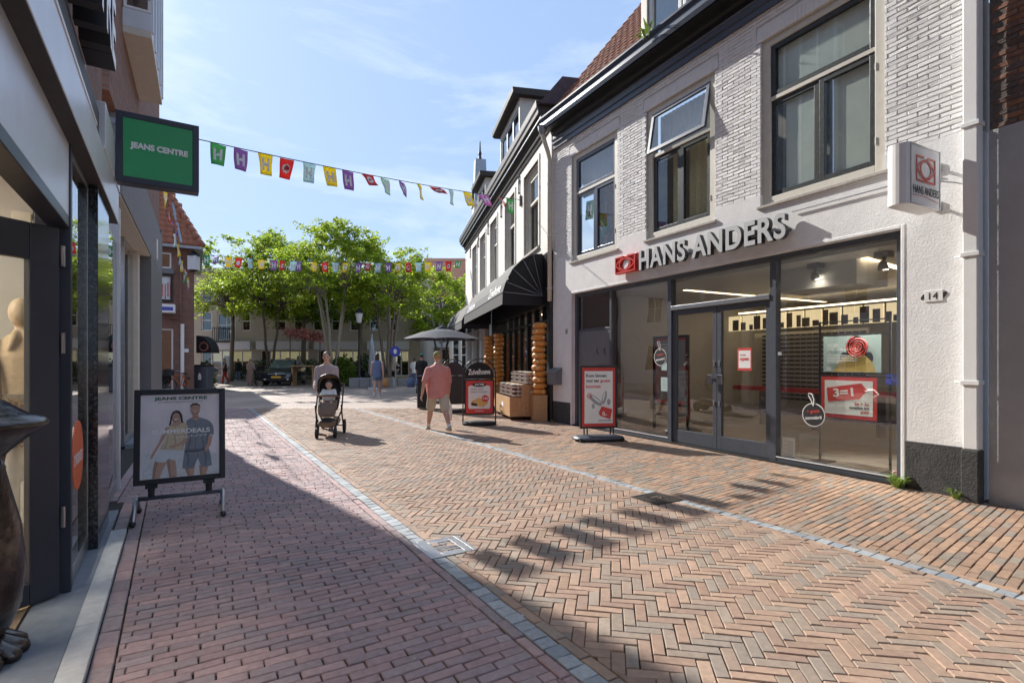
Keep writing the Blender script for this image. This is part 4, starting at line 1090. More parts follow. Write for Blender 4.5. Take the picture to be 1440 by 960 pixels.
mb = MB(); mb.disc(FR.p(cx, nP + .001, z0 + .36), FR.u * .13, ZU * .17, 24); mb.disc(FR.p(b + W_ * .62, nP + .001, z0 + .22), FR.u * .06, ZU * .08, 16); mb.disc(FR.p(b + W_ * .2, nP + .001, z0 + .22), FR.u * .06, ZU * .08, 16); mb.build('hair', 'black_print', p1, recalc=False)
mb = MB(); mb.prism(FR, [(b + W_ * .08, z0 + .022), (b + W_ * .82, z0 + .022), (b + W_ * .68, z0 + .2), (b + W_ * .5, z0 + .27), (b + W_ * .28, z0 + .27), (b + W_ * .14, z0 + .16)], nP + .0006, nP + .0018); mb.build('blouse', 'mustard', p1)
mb = MB(); mb.disc(FR.p(cx, nP + .0025, z0 + .33), FR.u * .075, ZU * .105, 20); mb.build('face', 'skin_light', p1, recalc=False)
mb = MB(); t_ = np.linspace(0, 2 * math.pi * 4.2, 90)
mb.tube([FR.p(cx - .03 + (.145 * q / t_[-1] + .005) * math.cos(q), nP + .006, z0 + .37 + (.145 * q / t_[-1] + .005) * math.sin(q)) for q in t_], .0085, 4); mb.build('spiral', 'red_print', p1)
mb = MB(); text(mb, 'VOEL', FR.p(a - .06, nP + .008, z0 + .375), XR, ZU, h=.05, depth=.001); text(mb, 'DE VRIJHEID', FR.p(a - .06, nP + .008, z0 + .305), XR, ZU, h=.05, w=.47, depth=.001)
for k in range(6): mb.box(FR, a - .06 - (.42 if k < 5 else .2), a - .06, nP + .0078, nP + .0086, z0 + .255 - k * .021, z0 + .263 - k * .021)
eye_logo(mb, FR.p(a - .085, nP + .008, z0 + .065), XR, ZU, .06, .045, .007, .001); mb.build('lettering', 'white_print', p1)
b, a, z0, z1 = prect(1155, 522, 1233, 594, nP)
z0, z1 = .70, 1.28
p2 = root('poster', FR.p((a + b) / 2, nP, z0), 'red bordered poster 3=1 with a red price tag', 'poster')
board(p2, 'sheet', FR, b, a, z0, z1, nP, 'red_print'); W_ = a - b
board(p2, 'field', FR, b + .05, a - .05, z0 + .05, z1 - .05, nP + .0015, 'white_print', .001)
mb = MB(); mb.prism(FR, [(a - .08, z1 - .16), (a - .10, z1 - .36), (b + W_ * .30, z1 - .30), (b + W_ * .16, z1 - .18), (b + W_ * .26, z1 - .08)], nP + .002, nP + .0032); mb.build('price_tag', 'red_print', p2)
mb = MB(); text(mb, '3=1', FR.p(a - .18, nP + .0035, z1 - .29), (XR * 1 + ZU * .10), (ZU - XR * .1), h=.12, w=.28, depth=.001, off=.03); mb.build('lettering', 'white_print', p2)
mb = MB(); text(mb, '2e + 3e', FR.p(b + .10, nP + .002, z0 + .19), XR, ZU, h=.045, depth=.001, align='r', off=.02); text(mb, 'gratis', FR.p(b + .10, nP + .002, z0 + .075), XR, ZU, h=.045, depth=.001, align='r', off=.02); mb.build('red_lettering', 'red_print', p2)
mb = MB(); text(mb, 'complete bril', FR.p(b + .10, nP + .002, z0 + .13), XR, ZU, h=.046, depth=.001, align='r', off=.02); mb.build('black_lettering', 'black_print', p2)
mb = MB(); mb.tube([FR.p(b + W_ * .2, nP + .004, z1 - .19), FR.p(b + W_ * .05, nP + .01, z1 - .16), FR.p(b - .03, nP + .01, z1 - .22), FR.p(b + .04, nP + .006, z1 - .26)], .005, 5); mb.build('string', 'white_print', p2)
# round swing tags stuck to the glass
def swing_tag(px, py, r_, label):
    s_, z_ = wr(px, py, NP); t = root('swing_tag_sticker', FR.p(s_, NP, z_), label, 'sticker', 'round tag stickers on the shop glass')
    mb = MB(); mb.lathe(FR.p(s_, NP, z_), [(r_, 0), (r_, .003)], 36, axis=FR.n); mb.build('rim', 'white_print', t)
    mb = MB(); mb.lathe(FR.p(s_, NP + .0032, z_), [(r_ * .93, 0), (r_ * .93, .001)], 36, axis=FR.n); mb.build('disc', 'black_print', t)
    x_ = XR + ZU * .12; y_ = ZU - XR * .12
    mb = MB(); text(mb, '+ gratis', FR.p(s_, NP + .0044, z_ + r_ * .1), x_, y_, w=r_ * 1.1, depth=.0006, align='c', off=.02); mb.build('red_lettering', 'red_print', t)
    mb = MB(); text(mb, 'zonnebril', FR.p(s_, NP + .0044, z_ - r_ * .38), x_, y_, w=r_ * 1.45, depth=.0006, align='c', off=.02); mb.build('white_lettering', 'white_print', t)
    mb = MB(); P = lambda a_, b_: FR.p(s_ - a_, NP + .005, z_ + b_); mb.tube([P(.0, r_ * .75), P(-.03, r_ * 1.2), P(-.07, r_ * 1.6), P(-.07, r_ * 1.8), P(-.02, r_ * 1.75), P(.01, r_ * 1.3), P(0, r_ * .75)], .006, 5); mb.build('loop', 'white_print', t)
swing_tag(1144, 583, .165, 'round black tag sticker + gratis zonnebril on the near shop window')
swing_tag(928.5, 502, .165, 'round black tag sticker on the far window left of the door')
def sheet_on(px, py, w_, h_, m_, label, name='notice', n=NP):
    s_, z_ = wr(px, py, n); t = root(name, FR.p(s_, n, z_), label, 'notice')
    board(t, 'paper', FR, s_ - w_ / 2, s_ + w_ / 2, z_ - h_ / 2, z_ + h_ / 2, n, m_, .002); return t, s_, z_
t, s_, z_ = sheet_on(1047, 505, .26, .36, 'red_print', 'red edged notice reading open on the right door')
board(t, 'field', FR, s_ - .11, s_ + .11, z_ - .14, z_ + .14, NP + .001, 'white_print', .0008)
mb = MB(); text(mb, 'open', FR.p(s_, NP + .0015, z_ - .04), XR, ZU, w=.17, depth=.0006, align='c', off=.03); text(mb, 'wij zijn', FR.p(s_ + .03, NP + .0015, z_ + .05), XR, ZU, w=.1, depth=.0006, align='c'); mb.build('lettering', 'red_print', t)
t, s_, z_ = sheet_on(1109, 630, .20, .32, 'white_print', 'white price list taped low in the near shop window', n=-.16)
mb = MB()
for k in range(12): mb.box(FR, s_ - .07, s_ + .07 - .03 * (k % 3), -.1598, -.1592, z_ + .10 - k * .02, z_ + .106 - k * .02)
mb.build('print', 'grey_print', t)
t, s_, z_ = sheet_on(934, 540, .17, .26, 'pale_teal', 'pale notice below the round tag on the far window')
mb = MB()
for k in range(7): mb.box(FR, s_ - .06, s_ + .06 - .02 * (k % 3), NP + .0005, NP + .001, z_ + .08 - k * .026, z_ + .088 - k * .026)
mb.build('print', 'grey_print', t)
t, s_, z_ = sheet_on(934, 515, .14, .15, 'pale_teal', 'small pale note directly under the round tag')
t, s_, z_ = sheet_on(1096.5, 497, .06, .05, 'grey_print', 'small grey opening sticker on the mullion right of the door', n=ND + .022)
t, s_, z_ = sheet_on(1261, 669, .10, .13, 'white_print', 'white no smoking sticker at the foot of the near window')
mb = MB(); tt = np.linspace(0, 2 * math.pi, 20); mb.tube([FR.p(s_ + .035 * math.cos(q), NP + .002, z_ + .02 + .035 * math.sin(q)) for q in tt], .006, 4); mb.tube([FR.p(s_ - .025, NP + .002, z_ + .045), FR.p(s_ + .025, NP + .002, z_ - .005)], .005, 4); mb.build('ring', 'red_print', t)
# clear leaflet holder standing inside
s_, z_ = wr(1137, 636, -.2); hd = root('leaflet_holder', FR.p(s_, -.2, .1), 'clear acrylic leaflet holder low behind the near window', 'leaflet holder')
mb = MB(); mb.box(FR, s_ - .14, s_ + .14, -.21, -.204, .1, .46); mb.box(FR, s_ - .14, s_ + .14, -.26, -.211, .1, .106); mb.build('holder', 'glass', hd)
# blue lettering on the column by the glass
s_, z_ = wr(1257, 534, NP); bl = root('glass_lettering', FR.p(s_, NP, z_), 'blue sticker lettering HIER GEEN FIETSEN at the edge of the glass', 'sticker')
mb = MB(); text(mb, 'HIER GEEN', FR.p(s_ + .09, NP + .002, z_ + .03), XR, ZU, w=.2, h=.04, depth=.0006, off=.02); text(mb, 'FIETSEN', FR.p(s_ + .09, NP + .002, z_ - .06), XR, ZU, w=.2, h=.075, depth=.0006, off=.03); mb.build('lettering', 'blue_print', bl)
# dark poster panel, stool and table behind the far window
nQ = -1.2; b, a, z0, z1 = prect(918, 452, 952, 600, nQ); z0 = .55; z1 = 2.05
dpn = root('lit_poster_panel', FR.p((a + b) / 2, nQ, 0), 'black framed red and grey poster panel behind the far window', 'poster')
mb = MB(); bars(mb, FR, b - .3, a, z0, z1, nQ - .05, nQ, .05); mb.box(FR, a - .04, a, nQ - .05, nQ, .013, z0); mb.box(FR, b - .3, b - .26, nQ - .05, nQ, .013, z0); mb.build('frame', 'black_metal', dpn)
board(dpn, 'poster_border', FR, b - .25, a - .05, z0 + .05, z1 - .05, nQ - .02, 'red_print'); board(dpn, 'poster_field', FR, b - .2, a - .1, z0 + .12, z1 - .1, nQ - .0185, 'grey_print', .001)
mb = MB()
for k in range(4): mb.box(FR, a - .45, a - .14, nQ - .018, nQ - .0172, z1 - .2 - k * .06, z1 - .175 - k * .06)
mb.build('print', 'white_print', dpn)
s_ = hit(FR, 935, -.9)[0]
tb = root('side_table', FR.p(s_, -.9, 0), 'small round dark table behind the far shop window', 'table')
c = FR.p(s_ - .2, -.9, 0); mb = MB(); mb.lathe(c, [(.34, .40), (.34, .425)], 24); mb.build('top', 'black_metal', tb)
mb = MB(); mb.lathe(c, [(.22, .014), (.2, .03), (.03, .05), (.025, .4)], 16); mb.build('pedestal', 'steel', tb, smooth=True)

# weeds at the foot of the wall and in the roof gutter
def weed(c, h, n_, label, rg):
    t = MB()
    for k in range(n_):
        a = rg.uniform(0, 6.28); l = h * rg.uniform(.5, 1); lean = rg.uniform(.15, .8); c2 = Vector(c) + Vector((math.cos(a), math.sin(a), 0)) * rg.uniform(0, h * .25)
        d = Vector((math.cos(a) * lean, math.sin(a) * lean, 1)).normalized(); sd_ = Vector((-math.sin(a), math.cos(a), 0)) * h * .055
        p1_ = c2 + d * l * .6; p2_ = p1_ + (d + Vector((math.cos(a), math.sin(a), -.6))).normalized() * l * .45
        t.add([c2 - sd_ * .4, c2 + sd_ * .4, p1_ + sd_, p1_ - sd_, p2_], [(0, 1, 2, 3), (3, 2, 4)])
    return tag(t.build('weed_tuft', 'leaf_green_weed', None, org=Vector(c), recalc=False), label, 'weed')
rg = random.Random(4)
weed(FR.p(SF0 - .0, .08, .0), .24, 60, 'bright green weed at the corner of the shop window', rg)
weed(FR.p(S0 + .12, .10, 0), .17, 34, 'small grassy weed by the foot of the square downpipe', rg)
weed(FR.p(S1 - .1, .10, 0), .12, 24, 'small weed at the far corner of the white building', rg)
weed(FR.p(7.45, .35, 7.40), .42, 26, 'weed hanging out of the roof gutter below the dormer', rg)
# green flags hung behind the far upper window
a, b = WIN[2]
for k, (q, zz, tilt) in enumerate(((.42, 4.75, -.1), (.25, 4.35, .75))):
    s_ = b - (b - a) * (.30 if k == 0 else .66); fl = root('window_flag', FR.p(s_, -.14, zz), ('pale green flag with an H hanging straight' if k == 0 else 'pale green flag with an H slumped aslant') + ' behind the left upper window', 'flag')
    xd = (XR * math.cos(tilt) + ZU * math.sin(tilt)); yd = (ZU * math.cos(tilt) - XR * math.sin(tilt)); c = FR.p(s_, -.14, zz); zd_ = xd.cross(yd)
    mb = MB(); mb.add([c + xd * x + yd * y + zd_ * e for e in (0, .003) for x, y in ((-.15, 0), (.15, 0), (.15, .42), (-.15, .42))], [(3, 2, 1, 0), (4, 5, 6, 7), (0, 1, 5, 4), (1, 2, 6, 5), (2, 3, 7, 6), (3, 0, 4, 7)]); mb.build('cloth', 'flag_green', fl)
    mb = MB(); text(mb, 'H', c + xd * -.07 + yd * .1 + zd_ * .004, xd, yd, w=.14, h=.22, depth=.001, off=.03); mb.build('letter', 'flag_white', fl)

# ================================================================ grey neighbour at the right edge
nb = root('grey_building', FR.p(1, 0, 0), 'grey rendered building with rough dark brick above, cut by the right edge', 'building')
FN = FR
mb = MB(); mb.box(FN, -6, S0 - .10, -.35, -.03, -.1, 3.95); mb.build('rendered_wall', 'grey_render', nb)
mb = MB(); mb.box(FN, -6, S0 - .10, -.35, -.05, 3.951, 9.5); mb.build('brick_backing', 'mortar', nb)
V_dk = variants('brick', .215, .062, [(.21, .105, .07), (.16, .09, .07), (.12, .085, .075), (.24, .12, .075), (.13, .08, .065), (.28, .13, .07), (.10, .075, .07)], 26, .004, .006, .03, .006, 'dark_brick', 23)
warp(V_dk)
full, cut = [], []; z = 3.985; row = 0
while z < 7.2:
    for i in range(0, 14):
        s = S0 - .12 - (i + .5 * (row % 2) + .5) * .215
        if s + .1075 < S0 - .1 and s > -.2: full.append((-s, z, 0))
    z += .062; row += 1
XN = (-FN.u, ZU.copy(), FN.n, FN.O + FN.n * -.048)
lay(nb, 'brick', 'dark_brick', full, cut, V_dk, [], XN, seed=43)

# ================================================================ the cheese shop building
zb = root('cheese_shop_building', (*FZ.p(19, -2, 0)[:2], 0), 'off-white plastered building with tall sash windows above the black awnings', 'building')
ZS0, ZS1 = 12.66, 28.3
zwin = [(13.80, 15.40), (16.62, 18.12), (19.55, 20.95), (22.05, 23.45), (24.35, 25.75)]
ZW0, ZW1 = 4.62, 6.98
mb = MB(); rects_minus(FZ, mb, ZS0, ZS1, 4.30, 7.60, [(a, b, ZW0, ZW1) for a, b in zwin], -.35, 0); mb.build('upper_wall', 'zuivel_render', zb)
mb = MB(); mb.box(FZ, ZS1 - .01, ZS1 + .0, -6, -.351, 0, 7.6); mb.build('end_wall', 'zuivel_render', zb)
mb = MB(); mb.box(FZ, 20.6, ZS1, -.34, -.02, -.1, .55); mb.build('low_wall', 'zuivel_render', zb)
for a, b in ((20.6, 21.3), (23.2, 23.75), (25.6, 26.15), (27.6, 28.3)):
    mb = MB(); mb.box(FZ, a, b, -.34, -.001, .551, 4.299); mb.build('pilaster', 'zuivel_render', zb)
for a, b in zwin:
    mb = MB(); bars(mb, FZ, a + .02, b - .02, ZW0, ZW1 - .02, -.25, -.10, .16, .14, .08); f = mb.build('window', 'cream_paint', zb, bev=.006)
    mb = MB(); mb.sweep(FZ, [(-.2, ZW0 - .08), (.07, ZW0 - .08), (.07, ZW0 - .02), (-.2, ZW0 - .001)], a - .06, b + .06); mb.build('sill', 'stone_sill', f)
    mb = MB(); bars(mb, FZ, a - .10, b + .10, ZW0, ZW1 + .10, -.05, .028, .10, .10, .001); mb.build('surround', 'zuivel_render', f, bev=.006)
    zt = ZW0 + 1.45
    sash(FZ, f, a + .19, b - .19, ZW0 + .09, zt, -.17, .07, .05, 'dark_sash', 'glass', 'pane')
    sash(FZ, f, a + .19, b - .19, zt - .02, ZW1 - .17, -.12, .07, .05, 'cream_paint', 'glass_shop', 'pane')
    mb = MB(); mb.box(FZ, a, b, -.9, -.85, ZW0, ZW1); mb.build('room_wall', 'interior_dark', f)
    mb = MB(); vs = []
    for q in range(31):
        s_ = a + .2 + (b - a - .4) * q / 30; vs += [FZ.p(s_, -.4 + .015 * math.sin(q * 2.0), ZW0 + .1), FZ.p(s_, -.4 + .015 * math.sin(q * 2.), ZW1 - .2)]
    mb.add(vs, [(2 * q, 2 * q + 2, 2 * q + 3, 2 * q + 1) for q in range(30)]); mb.build('lace_curtain', 'lace', f, recalc=False, smooth=True)
# cornice with frieze
mb = MB(); mb.sweep(FZ, [(-.02, 7.30), (.035, 7.30), (.05, 7.34), (-.02, 7.35)], ZS0 + .1, ZS1 + .0); mb.sweep(FZ, [(-.02, 7.46), (.06, 7.46), (.08, 7.52), (-.02, 7.53)], ZS0 + .1, ZS1)
mb.build('moulding', 'iron_dark', zb)
mb = MB(); mb.sweep(FZ, [(-.3, 7.60), (.07, 7.60), (.08, 7.66), (.17, 7.70), (.18, 7.76), (.26, 7.80), (.27, 7.90), (.31, 7.96), (.32, 8.12), (-.3, 8.12)], ZS0 + .3, ZS1 + .25); mb.build('cornice', 'iron_dark', zb, bev=.004)
mb = MB(); mb.sweep(FZ, [(.17, 7.702), (.20, 7.69), (.20, 7.75), (.182, 7.757)], ZS0 + .3, ZS1 + .25); mb.sweep(FZ, [(.271, 7.905), (.305, 7.945), (.31, 7.96), (.271, 7.93)], ZS0 + .3, ZS1 + .252); mb.build('cornice_lit_edge', 'zinc', zb)  # pale strips painted in as light catching the cornice edges
mb = MB(); mb.sweep(FZ, [(-.25, 8.021), (.25, 8.021), (-.35, 8.75), (-3.0, 8.8), (-3.0, 8.021)], ZS0 + .2, ZS1 - .2); mb.build('roof', 'slate_tile', zb)
for j, (a, b, zt) in enumerate(((16.1, 19.1, 9.75), (22.3, 24.3, 9.35))):
    mb = MB(); mb.box(FZ, a, a + .12, -2., -.02, 8.03, zt); mb.box(FZ, b - .12, b, -2., -.02, 8.03, zt); mb.box(FZ, a + .12, b - .12, -2, -.021, zt - .22, zt); mb.box(FZ, a + .12, b - .12, -2, -.022, 8.03, 8.2); d = mb.build('dormer', 'cream_paint', zb, bev=.006)
    mb = MB(); mb.sweep(FZ, [(-2.3, zt + .001), (.18, zt + .001), (.24, zt + .06), (.26, zt + .2), (-2.3, zt + .24)], a - .22, b + .22); mb.build('dormer_roof', 'iron_dark', d, bev=.006)
    k = 3 if j == 0 else 2; w_ = (b - a - .24) / k
    for q in range(k): sash(FZ, d, a + .13 + q * w_, a + .11 + (q + 1) * w_, 8.21, zt - .23, -.05, .07, .06, 'zinc', 'glass_mirror', 'pane', 'dormer_sash')
    mb = MB(); mb.box(FZ, a + .13, b - .13, -.6, -.55, 8.05, zt); mb.build('dormer_room', 'interior_dark', d)
for s_ in (16.0, 18.75, 21.4, 23.9, 26.4):
    mb = MB(); mb.tube([FZ.p(s_, .03, 6.75), FZ.p(s_, .03, 7.22)], .022, 6); mb.tube([FZ.p(s_ - .09, .03, 7.1), FZ.p(s_, .035, 6.98), FZ.p(s_ + .09, .03, 7.1)], .016, 6); mb.ball(FZ.p(s_, .03, 7.24), .035, seg=8, rings=6); mb.ball(FZ.p(s_, .03, 6.72), .035, seg=8, rings=6)
    mb.build('wall_anchor', 'iron_dark', zb)
tu = root('gable_turret', FZ.p(27.3, -1.0, 8), 'narrow lead-clad turret with a small iron spike behind the far cornice end', 'turret')
c = FZ.p(26.9, -.55, 0); mb = MB(); Ft = Fr(c[:2], FZ.u, FZ.n)
mb.box(Ft, -.36, .36, -.36, .36, 7.4, 9.4); mb.box(Ft, -.42, .42, -.42, .42, 9.401, 9.62); mb.build('base', 'zuivel_render', tu, bev=.01)
mb = MB(); mb.add([Ft.p(x * .34, y * .34, 9.63) for x, y in ((-1, -1), (1, -1), (1, 1), (-1, 1))] + [Ft.p(x * .27, y * .27, 11.8) for x, y in ((-1, -1), (1, -1), (1, 1), (-1, 1))], [(3, 2, 1, 0), (4, 5, 6, 7), (0, 1, 5, 4), (1, 2, 6, 5), (2, 3, 7, 6), (3, 0, 4, 7)]); mb.build('shaft', 'zinc', tu, bev=.01)
mb = MB(); mb.lathe(Ft.p(0, 0, 11.8), [(.05, 0), (.10, .1), (.06, .22), (.09, .36), (.05, .5), (.03, .95), (.005, 1.05)], 8); mb.lathe(Ft.p(.0, .37, 9.7), [(.05, 0), (.09, .1), (.05, .3), (.05, .5), (.01, .9)], 8); mb.build('finial', 'iron_dark', tu)

# ---- black shop front
fz = MB()
fz.box(FZ, 12.70, 12.98, -.34, .03, -.05, 4.25); fz.box(FZ, 19.75, 20.59, -.34, .03, -.05, 4.25); fz.box(FZ, 12.98, 19.75, -.34, .04, 2.95, 4.25); fz.box(FZ, 12.98, 16.3, -.30, .01, -.05, .55); fz.box(FZ, 17.9, 19.75, -.30, .01, -.05, .55)
for s_ in (13.75, 14.55, 15.4, 16.3, 17.1, 17.9, 18.9): fz.box(FZ, s_ - .045, s_ + .045, -.22, -.08, .551, 2.949)
fz.box(FZ, 12.981, 19.749, -.2, -.09, 2.55, 2.61)
sf = fz.build('shopfront', 'black_metal', zb, bev=.004)
for a, b in ((12.98, 13.705), (13.795, 14.505), (14.595, 15.355), (15.445, 16.255), (16.345, 17.055), (17.145, 17.855), (17.945, 18.855), (18.945, 19.75)):
    mb = MB(); mb.box(FZ, a - .01, b + .01, -.14, -.132, .06 if 16 < (a + b) / 2 < 17.95 else .55, 2.55); mb.build('pane', 'glass_shop', sf)
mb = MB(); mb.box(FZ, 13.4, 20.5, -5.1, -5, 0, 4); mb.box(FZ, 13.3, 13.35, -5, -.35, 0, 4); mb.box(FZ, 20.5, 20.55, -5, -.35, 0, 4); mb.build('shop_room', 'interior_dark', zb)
rg = random.Random(6); mb = MB()
for r_ in range(4):
    for k in range(34):
        s_ = 13.0 + k * .2; mb.lathe(FZ.p(s_, -1.1 - .4 * (r_ % 2), .75 + r_ * .42), [(.05, -.1), (.09, -.08), (.09, .06), (.03, .1)], 7)
mb.build('shelf_goods', 'cheese', zb)
mb = MB()
for r_ in range(4): mb.box(FZ, 12.9, 20.2, -1.7, -.95, .60 + r_ * .42, .63 + r_ * .42)
mb.build('shelf', 'pine', zb)
mb = MB(); mb.box(FZ, 13.2, 20, -2.0, -1.85, 3.3, 3.36); mb.build('shop_light', 'lamp_warm', zb)
# second shop front
for a, b in ((21.3, 23.2), (23.75, 25.6), (26.15, 27.6)):
    sash(FZ, zb, a, b, .55, 3.0, -.12, .08, .08, 'cream_paint', 'glass_dark', 'pane', 'shop_window'); mb = MB(); mb.box(FZ, a, b, -.3, -.02, 3.001, 4.298); mb.build('fascia_panel', 'grey_column', zb)
mb = MB(); mb.box(FZ, 20.7, 28.2, -3.1, -3, 0, 4.2); mb.build('shop_room', 'interior_wall', zb)
# awnings: basket shape with ribbed ends
def awning(s0, s1, label, lett, zt=4.30, pr=1.1):
    rt = root('awning', FZ.p((s0 + s1) / 2, 0, 3), label, 'awning', 'black basket awnings')
    prof = [(.045, zt), (.30, zt - .03), (.58, zt - .16), (.84, zt - .42), (1.02, zt - .76), (pr, zt - 1.02), (pr + .01, zt - 1.34)]
    mb = MB(); k = len(prof)
    vs = [FZ.p(s, a, b) for s in (s0, s1) for a, b in prof]; mb.add(vs, [(i, i + 1, k + i + 1, k + i) for i in range(k - 1)])
    o_ = mb.build('front_canvas', 'awning_sunlit', rt, recalc=False); sd_ = o_.modifiers.new('solidify', 'SOLIDIFY'); sd_.thickness = .012
    for s, e in ((s0, .006), (s1, -.006)):
        mb = MB(); pv = (.05, zt - 1.10); P = [FZ.p(s + e, *pv)] + [FZ.p(s + e, a - .012, b - .012) for a, b in prof] + [FZ.p(s + e, .05, zt - 1.34)]
        mb.add(P, [(0, i, i + 1) for i in range(1, k + 1)]); q = mb.build('side_canvas', 'awning_black', rt, recalc=False); sd_ = q.modifiers.new('solidify', 'SOLIDIFY'); sd_.thickness = .008
        mb = MB()
        for a, b in prof[1:6:1]: mb.tube([FZ.p(s - e * 2.2, *pv), FZ.p(s - e * 2.2, a, b)], .009, 5)
        mb.build('rib', 'zinc', q)
    mb = MB(); nr = int((s1 - s0) / 1.2)
    for i in range(1, nr):
        s = s0 + (s1 - s0) * i / nr; mb.tube([FZ.p(s, a + .004, b + .004) for a, b in prof[:6]], .008, 5)
    mb.build('seam', 'awning_sunlit', rt)
    mb = MB(); mb.tube([FZ.p(s0, pr + .012, zt - 1.03), FZ.p(s1, pr + .012, zt - 1.03)], .014, 6); mb.build('hem', 'awning_black', rt)
    if lett:
        mb = MB()
        for s in lett: text(mb, 'Zuivelhoeve', FZ.p(s, pr + .004, zt - .98), -FZ.u, Vector((FZ.n.x * -.28, FZ.n.y * -.28, 1)), w=1.75, h=.30, depth=.004, off=.015, align='c')
        mb.build('lettering', 'white_print', rt)
awning(13.3, 20.6, 'large black awning lettered Zuivelhoeve over the cheese shop', (14.6, 19.0))
awning(21.0, 27.9, 'plain black awning over the shop beyond the cheese shop', None, 4.15, 1.15)
# cheese wheels stacked in columns
def wheel():
    mb = MB(); pr = [(.05, 0), (.13, .004), (.165, .03), (.178, .075), (.165, .12), (.13, .146), (.05, .15)]; mb.lathe((0, 0, 0), pr, 20); r_ = zero_root('dutch_cheese', 'x', 'cheese'); mb.build('rind', 'cheese', r_, smooth=True)
    mb = MB()
    for a in range(3): mb.lathe((math.cos(a * 2.1) * .1762, math.sin(a * 2.1) * .1762, .075), [(.034, 0), (.034, .003)], 12, axis=(math.cos(a * 2.1), math.sin(a * 2.1), 0))
    mb.build('label_seal', 'cheese_label', r_); return r_
ORD = 'first second third fourth fifth sixth seventh eighth ninth tenth eleventh twelfth'.split()
w0 = wheel(); first = True; rg = random.Random(2)
for s_, lab in ((12.88, 'at the right end of the cheese shop'), (18.05, 'right of the cheese shop doorway'), (19.95, 'left of the cheese shop doorway')):
    n_ = 12
    pl = FZ.p(s_, .26, 0); st = root('stack_plinth', (pl.x, pl.y, 0), 'small wooden plinth under the cheese stack at ' + ('the right edge' if s_ < 14 else 'the doorway right side' if s_ < 19 else 'the doorway left side'), 'plinth'); mb = MB(); mb.box(Fr(pl[:2], FZ.u, FZ.n), -.17, .17, -.17, .17, .0, .66); mb.build('block', 'pine', st, bev=.01)
    for k in range(n_):
        o_ = w0 if first else copy_tree(w0); first = False
        o_.location = (pl.x + rg.uniform(-.018, .018), pl.y + rg.uniform(-.018, .018), .661 + k * .1515); o_.rotation_euler = (rg.uniform(-.02, .02), rg.uniform(-.02, .02), rg.uniform(0, 6.28)); o_['label'] = ORD[k] + ' cheese from the bottom of the stack ' + lab; o_['group'] = 'orange cheeses stacked in columns'
# stepped wooden crate on castors, filled with jars
ck = root('jar_crate', FZ.p(13.95, .55, 0), 'stepped wooden display crate on castors before the cheese shop', 'crate')
cs0, cs1 = 13.05, 14.85
def planks(n0, n1, z0, z1, where):
    pass
st_prof = [(.16, .10), (.98, .10), (.98, .58), (.58, .58), (.58, .90), (.16, .90)]
mb = MB(); mb.prism(Fr(FZ.O, FZ.n, FZ.u), [(a + (.02 if a < .5 else -.02 if a > .9 else 0), b - (.02 if b > .2 else -.02)) for a, b in st_prof], cs0 + .02, cs1 - .02); core = mb.build('carcass', 'interior_wood', ck)
for s in (cs0, cs1 - .018):
    for k in range(8):
        a = .16 + k * .1025; b = a + .099; top = .90 if b < .60 else .58
        if a < .58 < b: top = .90
        mb = MB(); mb.box(FZ, s, s + .018, a, b, .10, top + .012); mb.build('plank', 'pine', ck, bev=.003)
for k in range(18):
    s = cs0 + .02 + k * .098; 
    mb = MB(); mb.box(FZ, s, s + .095, .962, .981, .10, .592); mb.build('plank', 'pine', ck, bev=.003)
    mb = MB(); mb.box(FZ, s, s + .095, .565, .583, .585, .912); mb.build('plank', 'pine', ck, bev=.003)
mb = MB(); mb.disc(FZ.p(cs0 + .9, .983, .36), FZ.u * .12, ZU * .07, 20); mb.disc(FZ.p(13.048, .36, .72), FZ.n * .10, ZU * .02, 12); mb.build('emblem', 'white_print', ck, recalc=False)
for s in (cs0 + .1, cs1 - .1):
    for a in (.24, .90):
        mb = MB(); mb.lathe(FZ.p(s, a, .045), [(.045, -.015), (.045, .015)], 12, axis=FZ.u); mb.box(FZ, s - .02, s + .02, a - .02, a + .02, .06, .099); mb.build('castor', 'black_rubber', ck)
def jar(lid):
    mb = MB(); mb.lathe((0, 0, 0), [(.040, 0), (.046, .006), (.046, .070), (.040, .080)], 9, 0); mb.lathe((0, 0, .0802), [(.046, 0), (.046, .020), (.04, .022)], 9, 1); mb.lathe((0, 0, .025), [(.0465, 0), (.0465, .035)], 9, 2)
    return mb.build('jar', ['jar_body', lid, 'paper_label'], None, org=Vector((0, 0, 0)))
jv = [jar(l_) for l_ in ('jar_lid', 'jar_lid_dark', 'paper_label')]; jn = [0, 0, 0]
for tier, (n_a, n_b, zt, lay_) in enumerate(((.63, .93, .594, 3), (.20, .54, .914, 3))):
    for L_ in range(lay_):
        for i in range(18):
            for k in range(3 if n_b - n_a < .33 else 4):
                s = cs0 + .065 + i * .0985; a = n_a + .02 + k * .0965
                inner = L_ < lay_ - 1 and 0 < i < 17 and 0 < k
                if inner and k < (2 if n_b - n_a < .33 else 3): continue
                if rg.random() < .05 and L_ == lay_ - 1: continue
                q_ = (i // 2 + tier + (k > 1)) % 3; o_ = jv[q_] if jn[q_] == 0 else jv[q_].copy()
                if jn[q_]: COL.objects.link(o_)
                jn[q_] += 1; P = FZ.p(s, a, zt + L_ * .1035); o_.location = P + Vector((rg.uniform(-.003, .003), rg.uniform(-.003, .003), 0))
                tl_ = ('tan', 'dark brown', 'cream')[q_] + ' lidded jar', ('lower' if tier == 0 else 'upper'); tag(o_, 'small %s packed on the %s step of the wooden crate' % tl_, 'jar', 'small %ss on the %s step of the crate' % tl_)

